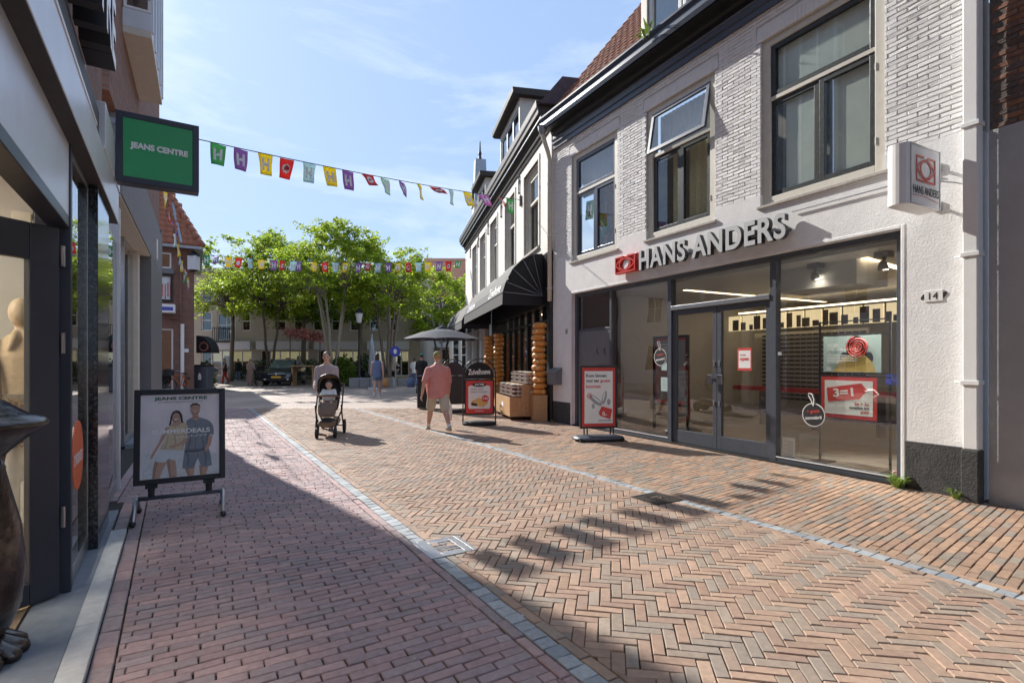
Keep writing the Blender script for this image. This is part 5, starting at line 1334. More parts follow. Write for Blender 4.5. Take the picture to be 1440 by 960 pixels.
# ================================================================ clothes shop on the left
sl_ = lambda x, n=0: hit(FL, x, n)[0]
cl = root('clothes_shop', FL.p(4, -2, 0), 'clothes shop front with silver fascia and granite pillar at the left edge', 'building')
e1 = sl_(167)
mb = MB(); mb.box(FL, .9, e1, -.10, 0, 2.905, 3.22); mb.build('fascia', 'silver_panel', cl, bev=.004)
mb = MB(); mb.box(FL, .9, e1 - .01, -.45, -.101, 2.90, 2.93); mb.box(FL, .9, e1 - .02, -.0998, -.004, 2.897, 2.9045); mb.build('fascia_soffit', 'dark_soffit', cl)
mb = MB(); mb.box(FL, .9, 4.9, -.085, .006, 3.2205, 3.245); mb.build('light_strip', 'white_plastic', cl)
mb = MB(); mb.box(FL, .9, e1 - .3, -.3, -.03, 3.2455, 3.50); mb.build('beam', 'dark_soffit', cl)
mb = MB(); mb.box(FL, e1 - 1.35, e1 - .02, -.12, .012, 3.221, 3.60); mb.build('end_box', 'silver_panel', cl, bev=.006)
# big black letters with pale faces along the front
ls0, ls1 = .9, sl_(163, .12); word = 'JEANS CENTRE'
adv = [text_geo(word[:i + 1] if word[i] != ' ' else 'JEANS', .2, .02, 1.)[2][0] for i in range(12)]; kx = (ls1 - ls0) / adv[-1]
lt = root('shop_letters', FL.p(3, .05, 3.6), 'black three-dimensional letters with pale faces above the clothes shop fascia', 'sign')
for i, ch in enumerate(word):
    if ch == ' ': continue
    w1 = text_geo(ch, .2, .02, 1.)[2][0]
    mb = MB(); text(mb, ch, FL.p(ls0 + (adv[i] - w1) * kx, -.05, 3.62), FL.u, ZU, w=w1 * kx, h=.48, depth=.17, off=.02, mi=0, side_mi=1)
    mb.build('letter', ['white_plastic', 'black_print'], lt)
mb = MB(); mb.box(FL, ls0, ls1, -.12, -.051, 3.55, 3.60); mb.build('rail', 'black_metal', lt)
mb = MB(); mb.box(FL, -14, sl_(166), -.45, -.13, 3.501, 14); mb.box(FL, -14, .9, -.45, -.12, 0, 3.5)
mb.build('upper_wall', 'brown_brick', cl)
# header panel over the entrance, door frame
hj = sl_(97, -.09)
mb = MB(); mb.box(FL, .9, hj, -.14, -.09, 2.43, 2.898); mb.build('header_panel', 'silver_panel', cl, bev=.003)
mb = MB(); mb.box(FL, .9, hj - .002, -.2, -.088, 2.36, 2.4295); mb.box(FL, hj - .0015, hj + .06, -.26, -.08, .02, 2.896); mb.build('door_frame', 'navy_frame', cl, bev=.004)
mb = MB(); mb.box(FL, .9, hj - .01, -1.1, -.9, 2.2, 2.42); mb.box(FL, 1.5, hj - .2, -.8, -.5, 2.3, 2.35); mb.build('door_closer_rail', 'dark_soffit', cl)
# opened glass door
hp = FL.p(hj - .02, -.14, 0); dd = Vector((-.316, -.949, 0)); FD = Fr(hp[:2], dd, Vector((-dd.y, dd.x, 0)))
mb = MB(); bars(mb, FD, 0.01, .95, .03, 2.34, -.03, .03, .16, .22, .13); dr = mb.build('glass_door', 'navy_frame', cl, bev=.006)
mb = MB(); mb.box(FD, .15, .80, -.006, .0, .15, 2.13); mb.build('pane', 'glass', dr)
mb = MB()
for zz in (.45, 1.55, 2.1): mb.tube([FD.p(-.005, .035, zz), FD.p(-.005, .035, zz + .13)], .012, 6)
mb.build('hinge', 'steel', dr)
# windows: pane, granite pillar, narrow pane, silver pilaster
pa, pb_, pc, pd = hj + .061, sl_(122, -.1), sl_(153, -.03), sl_(164, -.09)
pe = sl_(171, -.05)
mb = MB(); bars(mb, FL, pa, pb_, .02, 2.896, -.16, -.09, .03, .05, .12); wf = mb.build('shop_window', 'steel', cl, bev=.003)
mb = MB(); mb.box(FL, pa + .025, pb_ - .025, -.101, -.093, .12, 2.85); mb.build('pane', 'glass_left', wf)
mb = MB(); mb.box(FL, pb_ + .001, pc, -.42, -.03, -.02, 2.897); mb.build('granite_pillar', 'granite', cl, bev=.004)
mb = MB(); bars(mb, FL, pc + .002, pd, .02, 2.896, -.16, -.09, .04, .04, .12); wf2 = mb.build('shop_window', 'steel', cl, bev=.003)
mb = MB(); mb.box(FL, pc + .03, pd - .03, -.101, -.093, .12, 2.86); mb.build('pane', 'glass_left', wf2)
mb = MB(); mb.box(FL, pd + .001, pe, -.3, -.06, -.02, 3.3); mb.build('pilaster', 'silver_panel', cl, bev=.004)
# interior
mb = MB(); mb.box(FL, -3, 6.5, -5, -.27, -.03, .005); mb.build('shop_floor', 'interior_wood', cl)
mb = MB(); mb.box(FL, -3, 6.5, -5.1, -5.0, 0, 3.4); mb.box(FL, 6.5, 6.6, -5, -.45, 0, 3.4); mb.box(FL, -3.1, -3.0, -5, -.45, 0, 3.4); mb.box(FL, -3, 6.5, -5, -.46, 3.3, 3.38); mb.build('shop_room', 'interior_wall', cl)
mb = MB(); mb.box(FL, 6.3, 6.4, -2.6, -.5, .01, 2.4); mb.build('display_wall', 'interior_wall', cl)
mb = MB(); mb.box(FL, 1.5, 5.5, -2.2, -2.0, 3.28, 3.295); mb.box(FL, 1.5, 5.5, -3.9, -3.7, 3.28, 3.295); mb.build('ceiling_light', 'lamp_white', cl)
mb = MB(); c = at(32, 323, 4.85); mb.box(Fr(c[:2], FL.u, FL.n), -.05, .05, -.07, .07, 2.60, 2.86); tag(mb.build('wall_speaker', 'cream_paint', None, bev=.012, org=c), 'small cream box speaker high on the shop wall behind the open door', 'speaker')
# orange sticker on the window
s_ = sl_(110, -.09); z_ = H + (508 - 639) / FPX * hit(FL, 110, -.09)[1]
os_ = root('window_sticker', FL.p(s_, -.09, z_), 'large round orange sticker on the clothes shop window', 'sticker')
mb = MB(); mb.lathe(FL.p(s_, -.0925, z_), [(.24, 0), (.24, .003)], 40, axis=FL.n); mb.build('disc', 'orange_sticker', os_)
mb = MB(); text(mb, '2 VOOR €75', FL.p(s_, -.089, z_ - .06), FL.u, ZU, w=.36, h=.085, depth=.0008, off=.02, align='c'); mb.build('lettering', 'white_print', os_)
# projecting green sign
qs, Yq = hit(FL, 160); q0 = FL.p(qs, 0.0, 0); FS = Fr(q0[:2], FL.n, FL.u)         # s runs outwards from the wall
gs = root('green_sign', (q0.x, q0.y, 3.2), 'green box sign lettered JEANS CENTRE jutting from the clothes shop', 'sign')
a0, a1 = .015, .69; z0, z1 = 3.20, 3.865; zt1 = z1
mb = MB(); mb.box(FS, a0, a1, -.01, .15, z0, z1); mb.build('box', 'navy_frame', gs, bev=.008)
mb = MB(); bars(mb, FS, a0, a1, z0, z1, -.022, -.0101, .055); mb.build('frame', 'navy_frame', gs, bev=.003)
mb = MB(); mb.box(FS, a0 + .056, a1 - .056, -.016, -.0102, z0 + .056, z1 - .056); mb.build('panel', 'green_sign', gs)
mb = MB(); text(mb, 'JEANS CENTRE', FS.p(a0 + .11, -.0165, 3.515), FS.u, ZU, w=.47, h=.075, depth=.003, off=.05); mb.build('lettering', 'white_print', gs)
mb = MB()
for zz in (3.3, 3.75): mb.box(FS, -.05, a0, .03, .10, zz, zz + .05)
mb.build('bracket', 'steel', gs)

# ================================================================ tall building after it
sb_ = lambda x, n=0: hit(FB, x, n)[0]
tb_ = root('bay_building', FB.p(11, -3, 0), 'tall brick building with grey concrete fascia and a projecting bay', 'building')
b0, b1 = sb_(166, -.02), sb_(228)
mb = MB(); mb.box(FB, b0 - .4, b1, -7, -.06, 4.75, 14.5); mb.build('upper_wall', 'brown_brick', tb_)
c0 = sb_(172, 0)
mb = MB(); mb.box(FB, c0, b1 - .001, -.6, 0, 3.68, 4.749); mb.build('fascia', 'concrete', tb_, bev=.006)
mb = MB(); mb.box(FB, c0, sb_(213), -.59, -.02, 3.66, 3.679); mb.build('fascia_soffit', 'cream_paint', tb_)
mb = MB(); mb.box(FB, sb_(213), b1, -.55, -.002, -.05, 3.6795); mb.box(FB, b1 - .25, b1 + .0, -.56, .004, 3.68, 4.9); mb.build('corner_column', 'grey_column', tb_, bev=.006)
mb = MB(); mb.box(FB, b1 - .1, b1, -7, -.56, 0, 4.74); mb.build('end_wall', 'brown_brick', tb_)
w0_, w1_ = sb_(171, -.3), sb_(205, -.3)
wm = [w0_, w0_ + (w1_ - w0_) * .30, w0_ + (w1_ - w0_) * .36, w1_]
for a, b in ((wm[0], wm[1]), (wm[2], wm[3])):
    mb = MB(); bars(mb, FB, a, b, .02, 3.655, -.36, -.26, .06, .08, .16); f = mb.build('shop_window', 'steel', tb_, bev=.003); mb = MB(); mb.box(FB, a + .05, b - .05, -.272, -.264, .15, 3.6); mb.build('pane', 'glass_left', f)
mb = MB(); mb.box(FB, wm[1] + .001, wm[2] - .001, -.40, -.18, -.02, 3.655); mb.build('mullion', 'cream_paint', tb_, bev=.004)
mb = MB(); mb.box(FB, w0_, w1_, -.255, -.02, -.03, .06); mb.build('window_ledge', 'threshold', tb_)
mb = MB(); mb.box(FB, w0_ - .5, w1_ + .5, -2.2, -2.1, 0, 3.6); mb.build('shop_room', 'interior_wall', tb_)
# bay
nb_ = .28; y0 = sb_(213.5, nb_); y1 = sb_(228, nb_); zbay = H + 453 / FPX * hit(FB, 213.5, nb_)[1]
mb = MB(); mb.box(FB, y0, y1, -.0595, nb_, zbay - .001, zbay + .10); mb.build('bay_soffit', 'cream_paint', tb_, bev=.004)
mb = MB(); mb.box(FB, y0, y1, -.0594, nb_ - .01, zbay + .101, zbay + .35)
for k in range(5):
    s = y0 + .05 + (y1 - y0 - .1) * k / 4; mb.box(FB, s - .04, s + .04, nb_ - .0095, nb_ + .02, zbay + .1005, 14.3)
mb.box(FB, y0, y1, -.0593, nb_ - .06, 12.0, 14.2)
mb.build('bay_cladding', 'silver_panel', tb_)
FBn = Fr(FB.p(y0, 0, 0)[:2], FB.n, FB.u)
for r_ in range(3):
    z_ = zbay + .36 + r_ * 1.6
    mb = MB(); bars(mb, FBn, -.05, nb_ - .012, z_, z_ + 1.58, 0.002, .06, .035); f = mb.build('bay_window', 'white_plastic', tb_); mb = MB(); mb.box(FBn, -.02, nb_ - .045, .02, .026, z_ + .035, z_ + 1.54); mb.build('pane', 'glass_mirror', f)
    mb = MB(); mb.box(FB, y0 + .07, y1 - .05, nb_ - .05, nb_ - .04, z_, z_ + 1.55); mb.build('pane', 'glass_mirror', f)
    mb = MB()
    for e in (.18, .42): mb.tube([FBn.p(-.04, -.01, z_ + e), FBn.p(nb_ - .02, -.01, z_ + e)], .008, 5)
    mb.build('rail', 'steel', f)
# small roof vent sign on fascia
mb = MB(); s = sb_(221, .01); mb.box(FB, s - .12, s + .12, .001, .02, 3.85, 4.3); mb.build('fascia_plate', 'white_plastic', tb_)

# ================================================================ mannequin with crochet bag behind the open door
def remesh_obj(mb, name, m_, parent, vox, smooth_it=6, org=None):
    o_ = mb.build(name, m_, parent, smooth=True, org=org)
    r_ = o_.modifiers.new('remesh', 'REMESH'); r_.mode = 'VOXEL'; r_.voxel_size = vox; r_.use_smooth_shade = True
    s_ = o_.modifiers.new('smooth', 'SMOOTH'); s_.factor = .5; s_.iterations = smooth_it
    return o_
mc = at(32, 508, 4.15); mc.z = 0
mn = root('mannequin', (mc.x, mc.y, .18), 'bald shop mannequin in a beige shirt standing behind the open glass door', 'mannequin')
rt_ = Vector((.80, .60, 0)).normalized(); fw = Vector((rt_.y, -rt_.x, 0))              # its right-to-left axis, facing the street
def MP(x, y, z): return Vector((mc.x, mc.y, .18)) + rt_ * x + fw * y + Vector((0, 0, z))
mb = MB()
mb.ball(MP(0, .02, 1.70), .078, .095, .12, 14, 10); mb.loft([(MP(0, 0, 1.50), rt_ * .052, fw * .055), (MP(0, .0, 1.62), rt_ * .047, fw * .052)]); mb.loft([(MP(0, 0, .9), rt_ * .16, fw * .11), (MP(0, 0, 1.1), rt_ * .14, fw * .10), (MP(0, 0, 1.35), rt_ * .18, fw * .11), (MP(0, 0, 1.46), rt_ * .13, fw * .07), (MP(0, 0, 1.52), rt_ * .05, fw * .05)])
for e in (-1, 1): mb.caps(MP(.085 * e, 0, .88), .085, MP(.09 * e, .01, .48), .055); mb.caps(MP(.09 * e, .01, .48), .052, MP(.09 * e, -.02, .08), .036); mb.caps(MP(.09 * e, -.02, .04), .036, MP(.09 * e, .12, .03), .03)
for e in (-1, 1):
    mb.caps(MP(.19 * e, 0, 1.42), .048, MP(.25 * e, .02, 1.14), .038); mb.caps(MP(.25 * e, .02, 1.14), .036, MP(.24 * e, .10, .9), .026); mb.caps(MP(.24 * e, .10, .89), .028, MP(.235 * e, .13, .80), .022)
    for q in range(4): mb.caps(MP(.235 * e + (q - 1.5) * .014, .13, .80), .010, MP(.235 * e + (q - 1.5) * .016, .15, .73 - .01 * (q in (1, 2))), .007)
    mb.caps(MP(.22 * e, .15, .83), .011, MP(.20 * e, .18, .78), .008)
remesh_obj(mb, 'body', 'mannequin', mn, .010)
mb = MB(); mb.loft([(MP(0, 0, .86), rt_ * .195, fw * .15), (MP(0, 0, 1.1), rt_ * .175, fw * .135), (MP(0, 0, 1.36), rt_ * .215, fw * .135), (MP(0, 0, 1.47), rt_ * .15, fw * .085), (MP(0, 0, 1.53), rt_ * .085, fw * .075)])
for e in (-1, 1): mb.caps(MP(.19 * e, 0, 1.42), .072, MP(.255 * e, .02, 1.16), .064)
for e in (-1, 1): mb.caps(MP(.03 * e, .075, 1.54), .03, MP(.06 * e, .12, 1.42), .02)
remesh_obj(mb, 'shirt', 'linen', mn, .012)
mb = MB()
for e in (-1, 1): mb.loft([(MP(.085 * e, 0, .92), rt_ * .10, fw * .12), (MP(.10 * e, 0, .5), rt_ * .09, fw * .1), (MP(.1 * e, -.01, .12), rt_ * .085, fw * .095)])
remesh_obj(mb, 'trousers', 'white_cloth', mn, .014)
mb = MB(); mb.loft([(MP(0, 0, -.18), rt_ * .3, fw * .3), (MP(0, 0, -.01), rt_ * .3, fw * .3)], 24); mb.build('plinth', 'interior_wood', mn)
bg_ = root('crochet_bag', MP(.1, .17, .8), 'brown crochet shoulder bag hung across the mannequin', 'bag')
mb = MB(); rgb_ = random.Random(3)
for i in range(10):
    for k in range(9):
        x = -.15 + .032 * i; z = .70 + .040 * k + .02 * (i % 2); d = .17 + .035 * math.sin((i + .5) / 10 * math.pi)
        c = MP(x + .04, d, z); tt = np.linspace(0, 2 * math.pi, 8)
        mb.tube([c + rt_ * (.017 * math.cos(q)) + Vector((0, 0, .020 * math.sin(q))) + fw * .004 * math.sin(2 * q) for q in tt], .0055, 4, caps=False)
mb.build('netting', 'crochet', bg_, smooth=True)
mb = MB(); mb.loft([(MP(.035, .14, .70), rt_ * .13, fw * .015), (MP(.035, .15, .9), rt_ * .15, fw * .03), (MP(.035, .14, 1.07), rt_ * .14, fw * .015)]); mb.build('lining', 'interior_dark', bg_, smooth=True)
mb = MB()
for k in range(7):
    t0 = k / 7; t1 = (k + 1.25) / 7; A0 = MP(-.12, .14, 1.05); B0 = MP(-.16, .03, 1.52); mid_ = MP(-.13, .16, 1.33)
    f_ = lambda t: A0 * (1 - t) ** 2 + mid_ * 2 * t * (1 - t) + B0 * t * t
    mb.caps(f_(t0), .022, f_(min(1, t1)), .020, 8)
mb.build('strap', 'crochet', bg_, smooth=True)

# ================================================================ bronze figure in the doorway
sc = Vector((-2.70, 2.58, 0)); stt = root('bronze_statue', sc, 'dark bronze figure with flared rim and stubby toes cut by the left edge', 'statue')
mb = MB(); mb.lathe(sc, [(.12, .10), (.19, .16), (.235, .28), (.25, .45), (.23, .68), (.19, .86), (.165, .98), (.175, 1.04), (.20, 1.08), (.10, 1.10)], 28); mb.build('body', 'bronze', stt, smooth=True)
mb = MB(); mb.lathe(sc, [(.15, 1.00), (.19, 1.05), (.28, 1.135), (.335, 1.175), (.34, 1.19), (.32, 1.21), (.26, 1.23), (.17, 1.30), (.10, 1.34), (.09, 1.5), (.02, 1.52)], 32); mb.build('rim', 'bronze', stt, smooth=True)
mb = MB()
for k in range(10):
    a = -1.9 + k * .42; d = Vector((math.cos(a), math.sin(a), 0)); mb.caps(sc + d * .13 + ZU * .085, .06, sc + d * .225 + ZU * .045, .042, 10)
mb.build('toe', 'bronze', stt, smooth=True)['kind'] = 'stuff'
mb = MB(); mb.caps(sc + Vector((.17, .02, .98)), .035, sc + Vector((.22, -.02, .86)), .02); mb.caps(sc + Vector((.20, -.10, .8)), .03, sc + Vector((.235, -.1, .4)), .02); mb.build('fold', 'bronze', stt, smooth=True)

# ================================================================ the square: buildings round it
def facade(F, name, label, wall, s0, s1, zt, wins, depth=8, sashm='white_plastic', gm='glass_dark'):
    c = F.p((s0 + s1) / 2, -depth / 2, 0); rt = root(name, (c.x, c.y, 0), label, 'building')
    mb = MB(); rects_minus(F, mb, s0, s1, 0, zt, [w_[:4] for w_ in wins], -.3, 0); mb.build('wall', wall, rt)
    mb = MB(); mb.box(F, s0, s0 + .25, -depth, -.301, 0, zt); mb.build('side_wall', wall, rt); mb = MB(); mb.box(F, s1 - .25, s1, -depth, -.301, 0, zt); mb.build('side_wall', wall, rt)
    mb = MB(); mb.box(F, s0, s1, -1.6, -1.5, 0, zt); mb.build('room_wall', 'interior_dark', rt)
    for w_ in wins:
        a, b, c_, d = w_[:4]; bars_ = w_[4] if len(w_) > 4 else 1
        mb = MB(); bars(mb, F, a, b, c_, d, -.18, -.06, .07); n_ = bars_
        for i in range(1, n_): x_ = a + (b - a) * i / n_; mb.box(F, x_ - .03, x_ + .03, -.17, -.07, c_ + .07, d - .07)
        if d - c_ > 1.2 and len(w_) < 6: z_ = c_ + (d - c_) * .55; mb.box(F, a + .07, b - .07, -.165, -.075, z_ - .03, z_ + .03)
        f = mb.build('window', sashm, rt); mb = MB(); mb.box(F, a + .06, b - .06, -.13, -.12, c_ + .06, d - .06); mb.build('pane', gm, f)
    return rt
YB = 42.0; FF = Fr((0, YB), (1, 0), (0, -1))                     # far side of the square, faces us
X_ = lambda px, Y=YB: (px - 720) / FPX * Y
Z_ = lambda y, Y=YB: H + (508 - y) / FPX * Y
wins = [(X_(283), X_(298), Z_(424), Z_(398)), (X_(283), X_(298), Z_(465), Z_(438)), (X_(306), X_(331), 3.2, Z_(440), 2), (X_(306), X_(331), Z_(424), Z_(398), 2)]
for a, b in ((340, 352), (385, 402), (413, 428), (440, 455), (466, 480), (492, 506), (520, 534), (548, 560)): wins += [(X_(a), X_(b), Z_(465), Z_(440)), (X_(a), X_(b), Z_(424), Z_(400))]
for a, b in ((283, 354), (366, 434), (446, 508), (520, 575)): wins.append((X_(a), X_(b), .35, Z_(492), 5, 1))
bb = facade(FF, 'beige_building', 'long beige building with lit shop windows behind the trees', 'beige_wall', X_(270), X_(590), 8.6, wins)
for a, b in ((283, 354), (366, 434), (446, 508), (520, 575)):
    mb = MB(); mb.box(FF, X_(a) - .1, X_(b) + .1, .001, .5, Z_(491.5), Z_(480)); mb.build('shop_fascia', 'white_fascia', bb)
    mb = MB(); rgs = random.Random(a)
    for k in range(7):
        s = X_(a) + .3 + k * (X_(b) - X_(a) - .8) / 7; mb.box(FF, s, s + rgs.uniform(.2, .5), -1.3, -1.1, .4, rgs.uniform(.9, 2.0))
    mb.build('shop_goods', 'interior_wall', bb); mb = MB(); mb.box(FF, X_(a) + .2, X_(b) - .2, -1.45, -1.35, 1.5, 2.3); mb.build('lit_shelf', 'warm_lit', bb)
mb = MB(); mb.box(FF, X_(270), X_(590), -8, .35, 8.601, 8.85); mb.build('roof_edge', 'zinc', bb)
mb = MB()
for k in range(11): s = X_(304) + k * (X_(333) - X_(304)) / 10; mb.box(FF, s - .015, s + .015, .52, .55, 3.1, 4.1)
mb.box(FF, X_(304), X_(333), .515, .555, 4.1, 4.16); mb.box(FF, X_(304), X_(333), .001, .6, 2.98, 3.09); mb.build('balcony', 'black_metal', bb)
FO = Fr((0, 50), (1, 0), (0, -1)); XO = lambda px: X_(px, 50); ZO = lambda y: Z_(y, 50)
wins = []
for a, b in ((597, 605), (610, 618), (622, 630), (636, 644)): wins += [(XO(a), XO(b), ZO(440), ZO(420)), (XO(a), XO(b), ZO(470), ZO(450))]
wins += [(XO(594), XO(612), .3, 2.7, 2), (XO(618), XO(646), .3, 2.7, 3)]
ob_ = facade(FO, 'orange_brick_building', 'orange brick house with white windows beyond the parasol', 'orange_brick', XO(588), XO(650), 9.0, wins)
mb = MB(); mb.sweep(FO, [(.3, 9.001), (-4, 12), (-8, 9.001)], XO(587), XO(651)); mb.build('roof', 'terracotta', ob_); mb = MB(); mb.box(FO, XO(590), XO(650), .001, .4, 2.8, 3.4); mb.build('shop_fascia', 'white_fascia', ob_)
FG = Fr((0, 38), (1, 0), (0, -1))
gb = facade(FG, 'glass_front_building', 'pale shop pavilion with tall glass front beside the cheese shop row', 'cream_paint', X_(632, 38), X_(662, 38), 4.6, [(X_(636, 38), X_(646, 38), .2, 3.4, 1), (X_(648, 38), X_(660, 38), .2, 3.4, 1)])
# ---- brick house at the left of the square
YH = 26.4; FH = Fr((-16.2, 27.0), (.857, .515), (.515, -.857)); XH = lambda px: hit(FH, px)[0]; ZH = lambda y: Z_(y, YH)
hx0, hx1 = -9.0, 0.0; ez = ZH(345)
wins = [(XH(224), XH(241), ZH(377), ZH(355)), (XH(222), XH(243.5), .05, ZH(462), 1, 1)]
hh = facade(FH, 'brick_house', 'red brick house with tiled roof and white door at the left of the square', 'brown_brick', hx0, hx1, ez, wins, 9, 'white_plastic', 'glass_dark')
mb = MB(); mb.box(FH, hx0, hx1 + .35, .001, .42, ez - .12, ez + .02); mb.box(FH, hx1 + .002, hx1 + .40, -9, -.0, ez - .12, ez + .02); mb.build('gutter', 'zinc', hh)
mb = MB(); e = .35
A0, B0 = FH.p(hx0, .35, ez + .03), FH.p(hx1 + e, .35, ez + .03); T1, T0 = FH.p(hx1 - 2.6, -4.5, ez + 6.2), FH.p(hx0, -4.5, ez + 6.2); B1, A1 = FH.p(hx1 + e, -9.3, ez + .03), FH.p(hx0, -9.3, ez + .03)
mb.add([A0, B0, B1, A1, T0, T1], [(0, 1, 5, 4), (1, 2, 5), (2, 3, 4, 5), (0, 3, 2, 1), (0, 4, 3)]); mb.build('roof', 'terracotta', hh)
tmh = tile_mesh(.33, .45, 'tile'); tmh.materials.append(M['terracotta'])
sl = (T1 - FH.p(hx1 - 2.6, .35, ez + .03)); ln = sl.length; up_ = sl.normalized(); xx = FH.u.copy(); XM = Matrix((xx, up_, xx.cross(up_))).transposed().to_4x4(); ho = org_of(hh)
for c in range(10):
    for k in range(17):
        x_ = hx1 + e - .15 - c * .31; l_ = k * .40
        if x_ > hx1 + e - l_ / ln * 2.95 - .02: continue
        o_ = bpy.data.objects.new('roof_tile', tmh); COL.objects.link(o_); o_.parent = hh
        o_.matrix_local = Matrix.Translation(FH.p(x_, .35, ez + .03) + up_ * l_ - ho + XM.to_3x3() @ Vector((0, 0, .01))) @ XM
mb = MB()
for k in range(17): p_ = B0.lerp(T1, k / 17); q_ = B0.lerp(T1, (k + 1.15) / 17); mb.tube([p_ + ZU * .06, q_ + ZU * .05], [.17, .13], 8)
mb.build('hip_tiles', 'terracotta', hh, smooth=True)
mb = MB(); P = FH.p(hx1 - .55, .3, ez + .1); mb.tube([P, P + up_ * ln * .55 - FH.u * .6], .09, 6); mb.build('lead_strip', 'zinc', hh)
mb = MB(); bars(mb, FH, XH(222), XH(243), ZH(424), ZH(386), .002, .10, .10); pf = mb.build('poster_frame', 'black_metal', hh); mb = MB(); mb.box(FH, XH(222) + .1, XH(243) - .1, .003, .03, ZH(424) + .1, ZH(386) - .1); mb.build('picture', 'lace', pf)
mb = MB(); rgq = random.Random(1)
for k in range(5): s = XH(224) + k * .11; mb.box(FH, s, s + .06, .0305, .036, ZH(420) + .1 * (k % 2), ZH(396) - .15 * rgq.random())
mb.build('picture_figures', 'pinkish_flower', pf)
mb = MB(); mb.box(FH, XH(222), XH(245), .002, .18, ZH(385), ZH(378)); mb.build('blind_box', 'grey_column', hh)
mb = MB(); mb.box(FH, XH(222), XH(247), .002, .7, ZH(441), ZH(429)); sgn = mb.build('sign_box', 'white_plastic', hh, bev=.02); mb = MB(); mb.box(FH, XH(223), XH(244), .7005, .705, ZH(438), ZH(433)); mb.build('sign_stripe', 'blue_print', sgn)
mb = MB(); mb.tube([FH.p(XH(238), .06, ZH(450)), FH.p(XH(240), .08, ZH(447)), FH.p(XH(250), .08, ZH(447)), FH.p(XH(254), .08, ZH(449)), FH.p(XH(254), .08, ZH(345))], .05, 6); mb.build('drainpipe', 'brown_brick', hh); mb = MB(); mb.tube([FH.p(XH(256.5), .09, .05), FH.p(XH(256.5), .09, ZH(455))], .085, 8); mb.build('white_drainpipe', 'white_plastic', hh)
mb = MB(); mb.box(FH, XH(262) - .1, XH(262) + .1, .001, .06, ZH(495), ZH(490)); mb.build('meter_box', 'white_plastic', hh)
lw = root('wall_lantern', at(273, 370, 26.9), 'square wall lantern on the corner of the red brick house', 'lamp'); P = at(272.5, 370, 26.8)
mb = MB(); mb.box(W0, P.x - .2, P.x + .2, P.y - .2, P.y + .2, P.z - .35, P.z + .35); mb.build('glass_box', 'lace', lw); mb = MB(); mb.lathe(P + ZU * .35, [(.3, 0), (.28, .08), (.05, .25)], 4); mb.lathe(P - ZU * .42, [(.1, 0), (.26, .06)], 4); mb.tube([P + Vector((-.5, .3, .2)), P + Vector((0, 0, .5))], .03, 6); mb.build('cap', 'black_metal', lw)
# dome awning, bin and bicycle beside the house
da = root('dome_awning', (XH(272), 28, 3), 'black dome awning with a round emblem at the corner of the brick house', 'awning')
mb = MB(); n_ = 8; P0 = Vector((-17.05, 28.6, 0)); vs = []
for j in range(n_ + 1):
    t_ = math.pi / 2 * j / n_
    for yy in (0, .8): vs.append((P0.x + .82 * math.sin(t_), P0.y + yy, 1.95 + .95 * math.cos(t_)))
mb.add(vs, [(2 * j, 2 * j + 1, 2 * j + 3, 2 * j + 2) for j in range(n_)])
mb.add([(P0.x, P0.y, 1.95)] + [vs[2 * j] for j in range(n_ + 1)], [(0, j + 1, j + 2) for j in range(n_)]); mb.build('canvas', 'awning_black', da, recalc=False)
mb = MB(); mb.disc((P0.x + .42, P0.y - .02, 2.3), (.26, 0, 0), (0, 0, .26), 20); mb.build('emblem', 'pinkish_flower', da, recalc=False); mb = MB(); mb.disc((P0.x + .42, P0.y - .03, 2.3), (.18, 0, 0), (0, 0, .18), 20); mb.build('emblem_centre', 'black_print', da, recalc=False)
P = at(285, 548, 27.8); bn = root('litter_bin', (P.x, P.y, 0), 'tall dark bin with a white house symbol by the brick house', 'bin'); mb = MB(); mb.box(W0, P.x - .42, P.x + .42, P.y - .3, P.y + .3, .05, 1.25); mb.build('body', 'anthracite', bn, bev=.05)
mb = MB(); mb.prism(Fr((P.x, P.y - .3), (1, 0), (0, -1)), [(-.06, .55), (.10, .55), (.10, .78), (.02, .92), (-.06, .78)], .001, .012); mb.build('symbol', 'white_print', bn); mb = MB(); mb.box(W0, P.x - .44, P.x + .44, P.y - .32, P.y + .32, 1.2505, 1.33); mb.build('lid', 'black_rubber', bn, bev=.02)
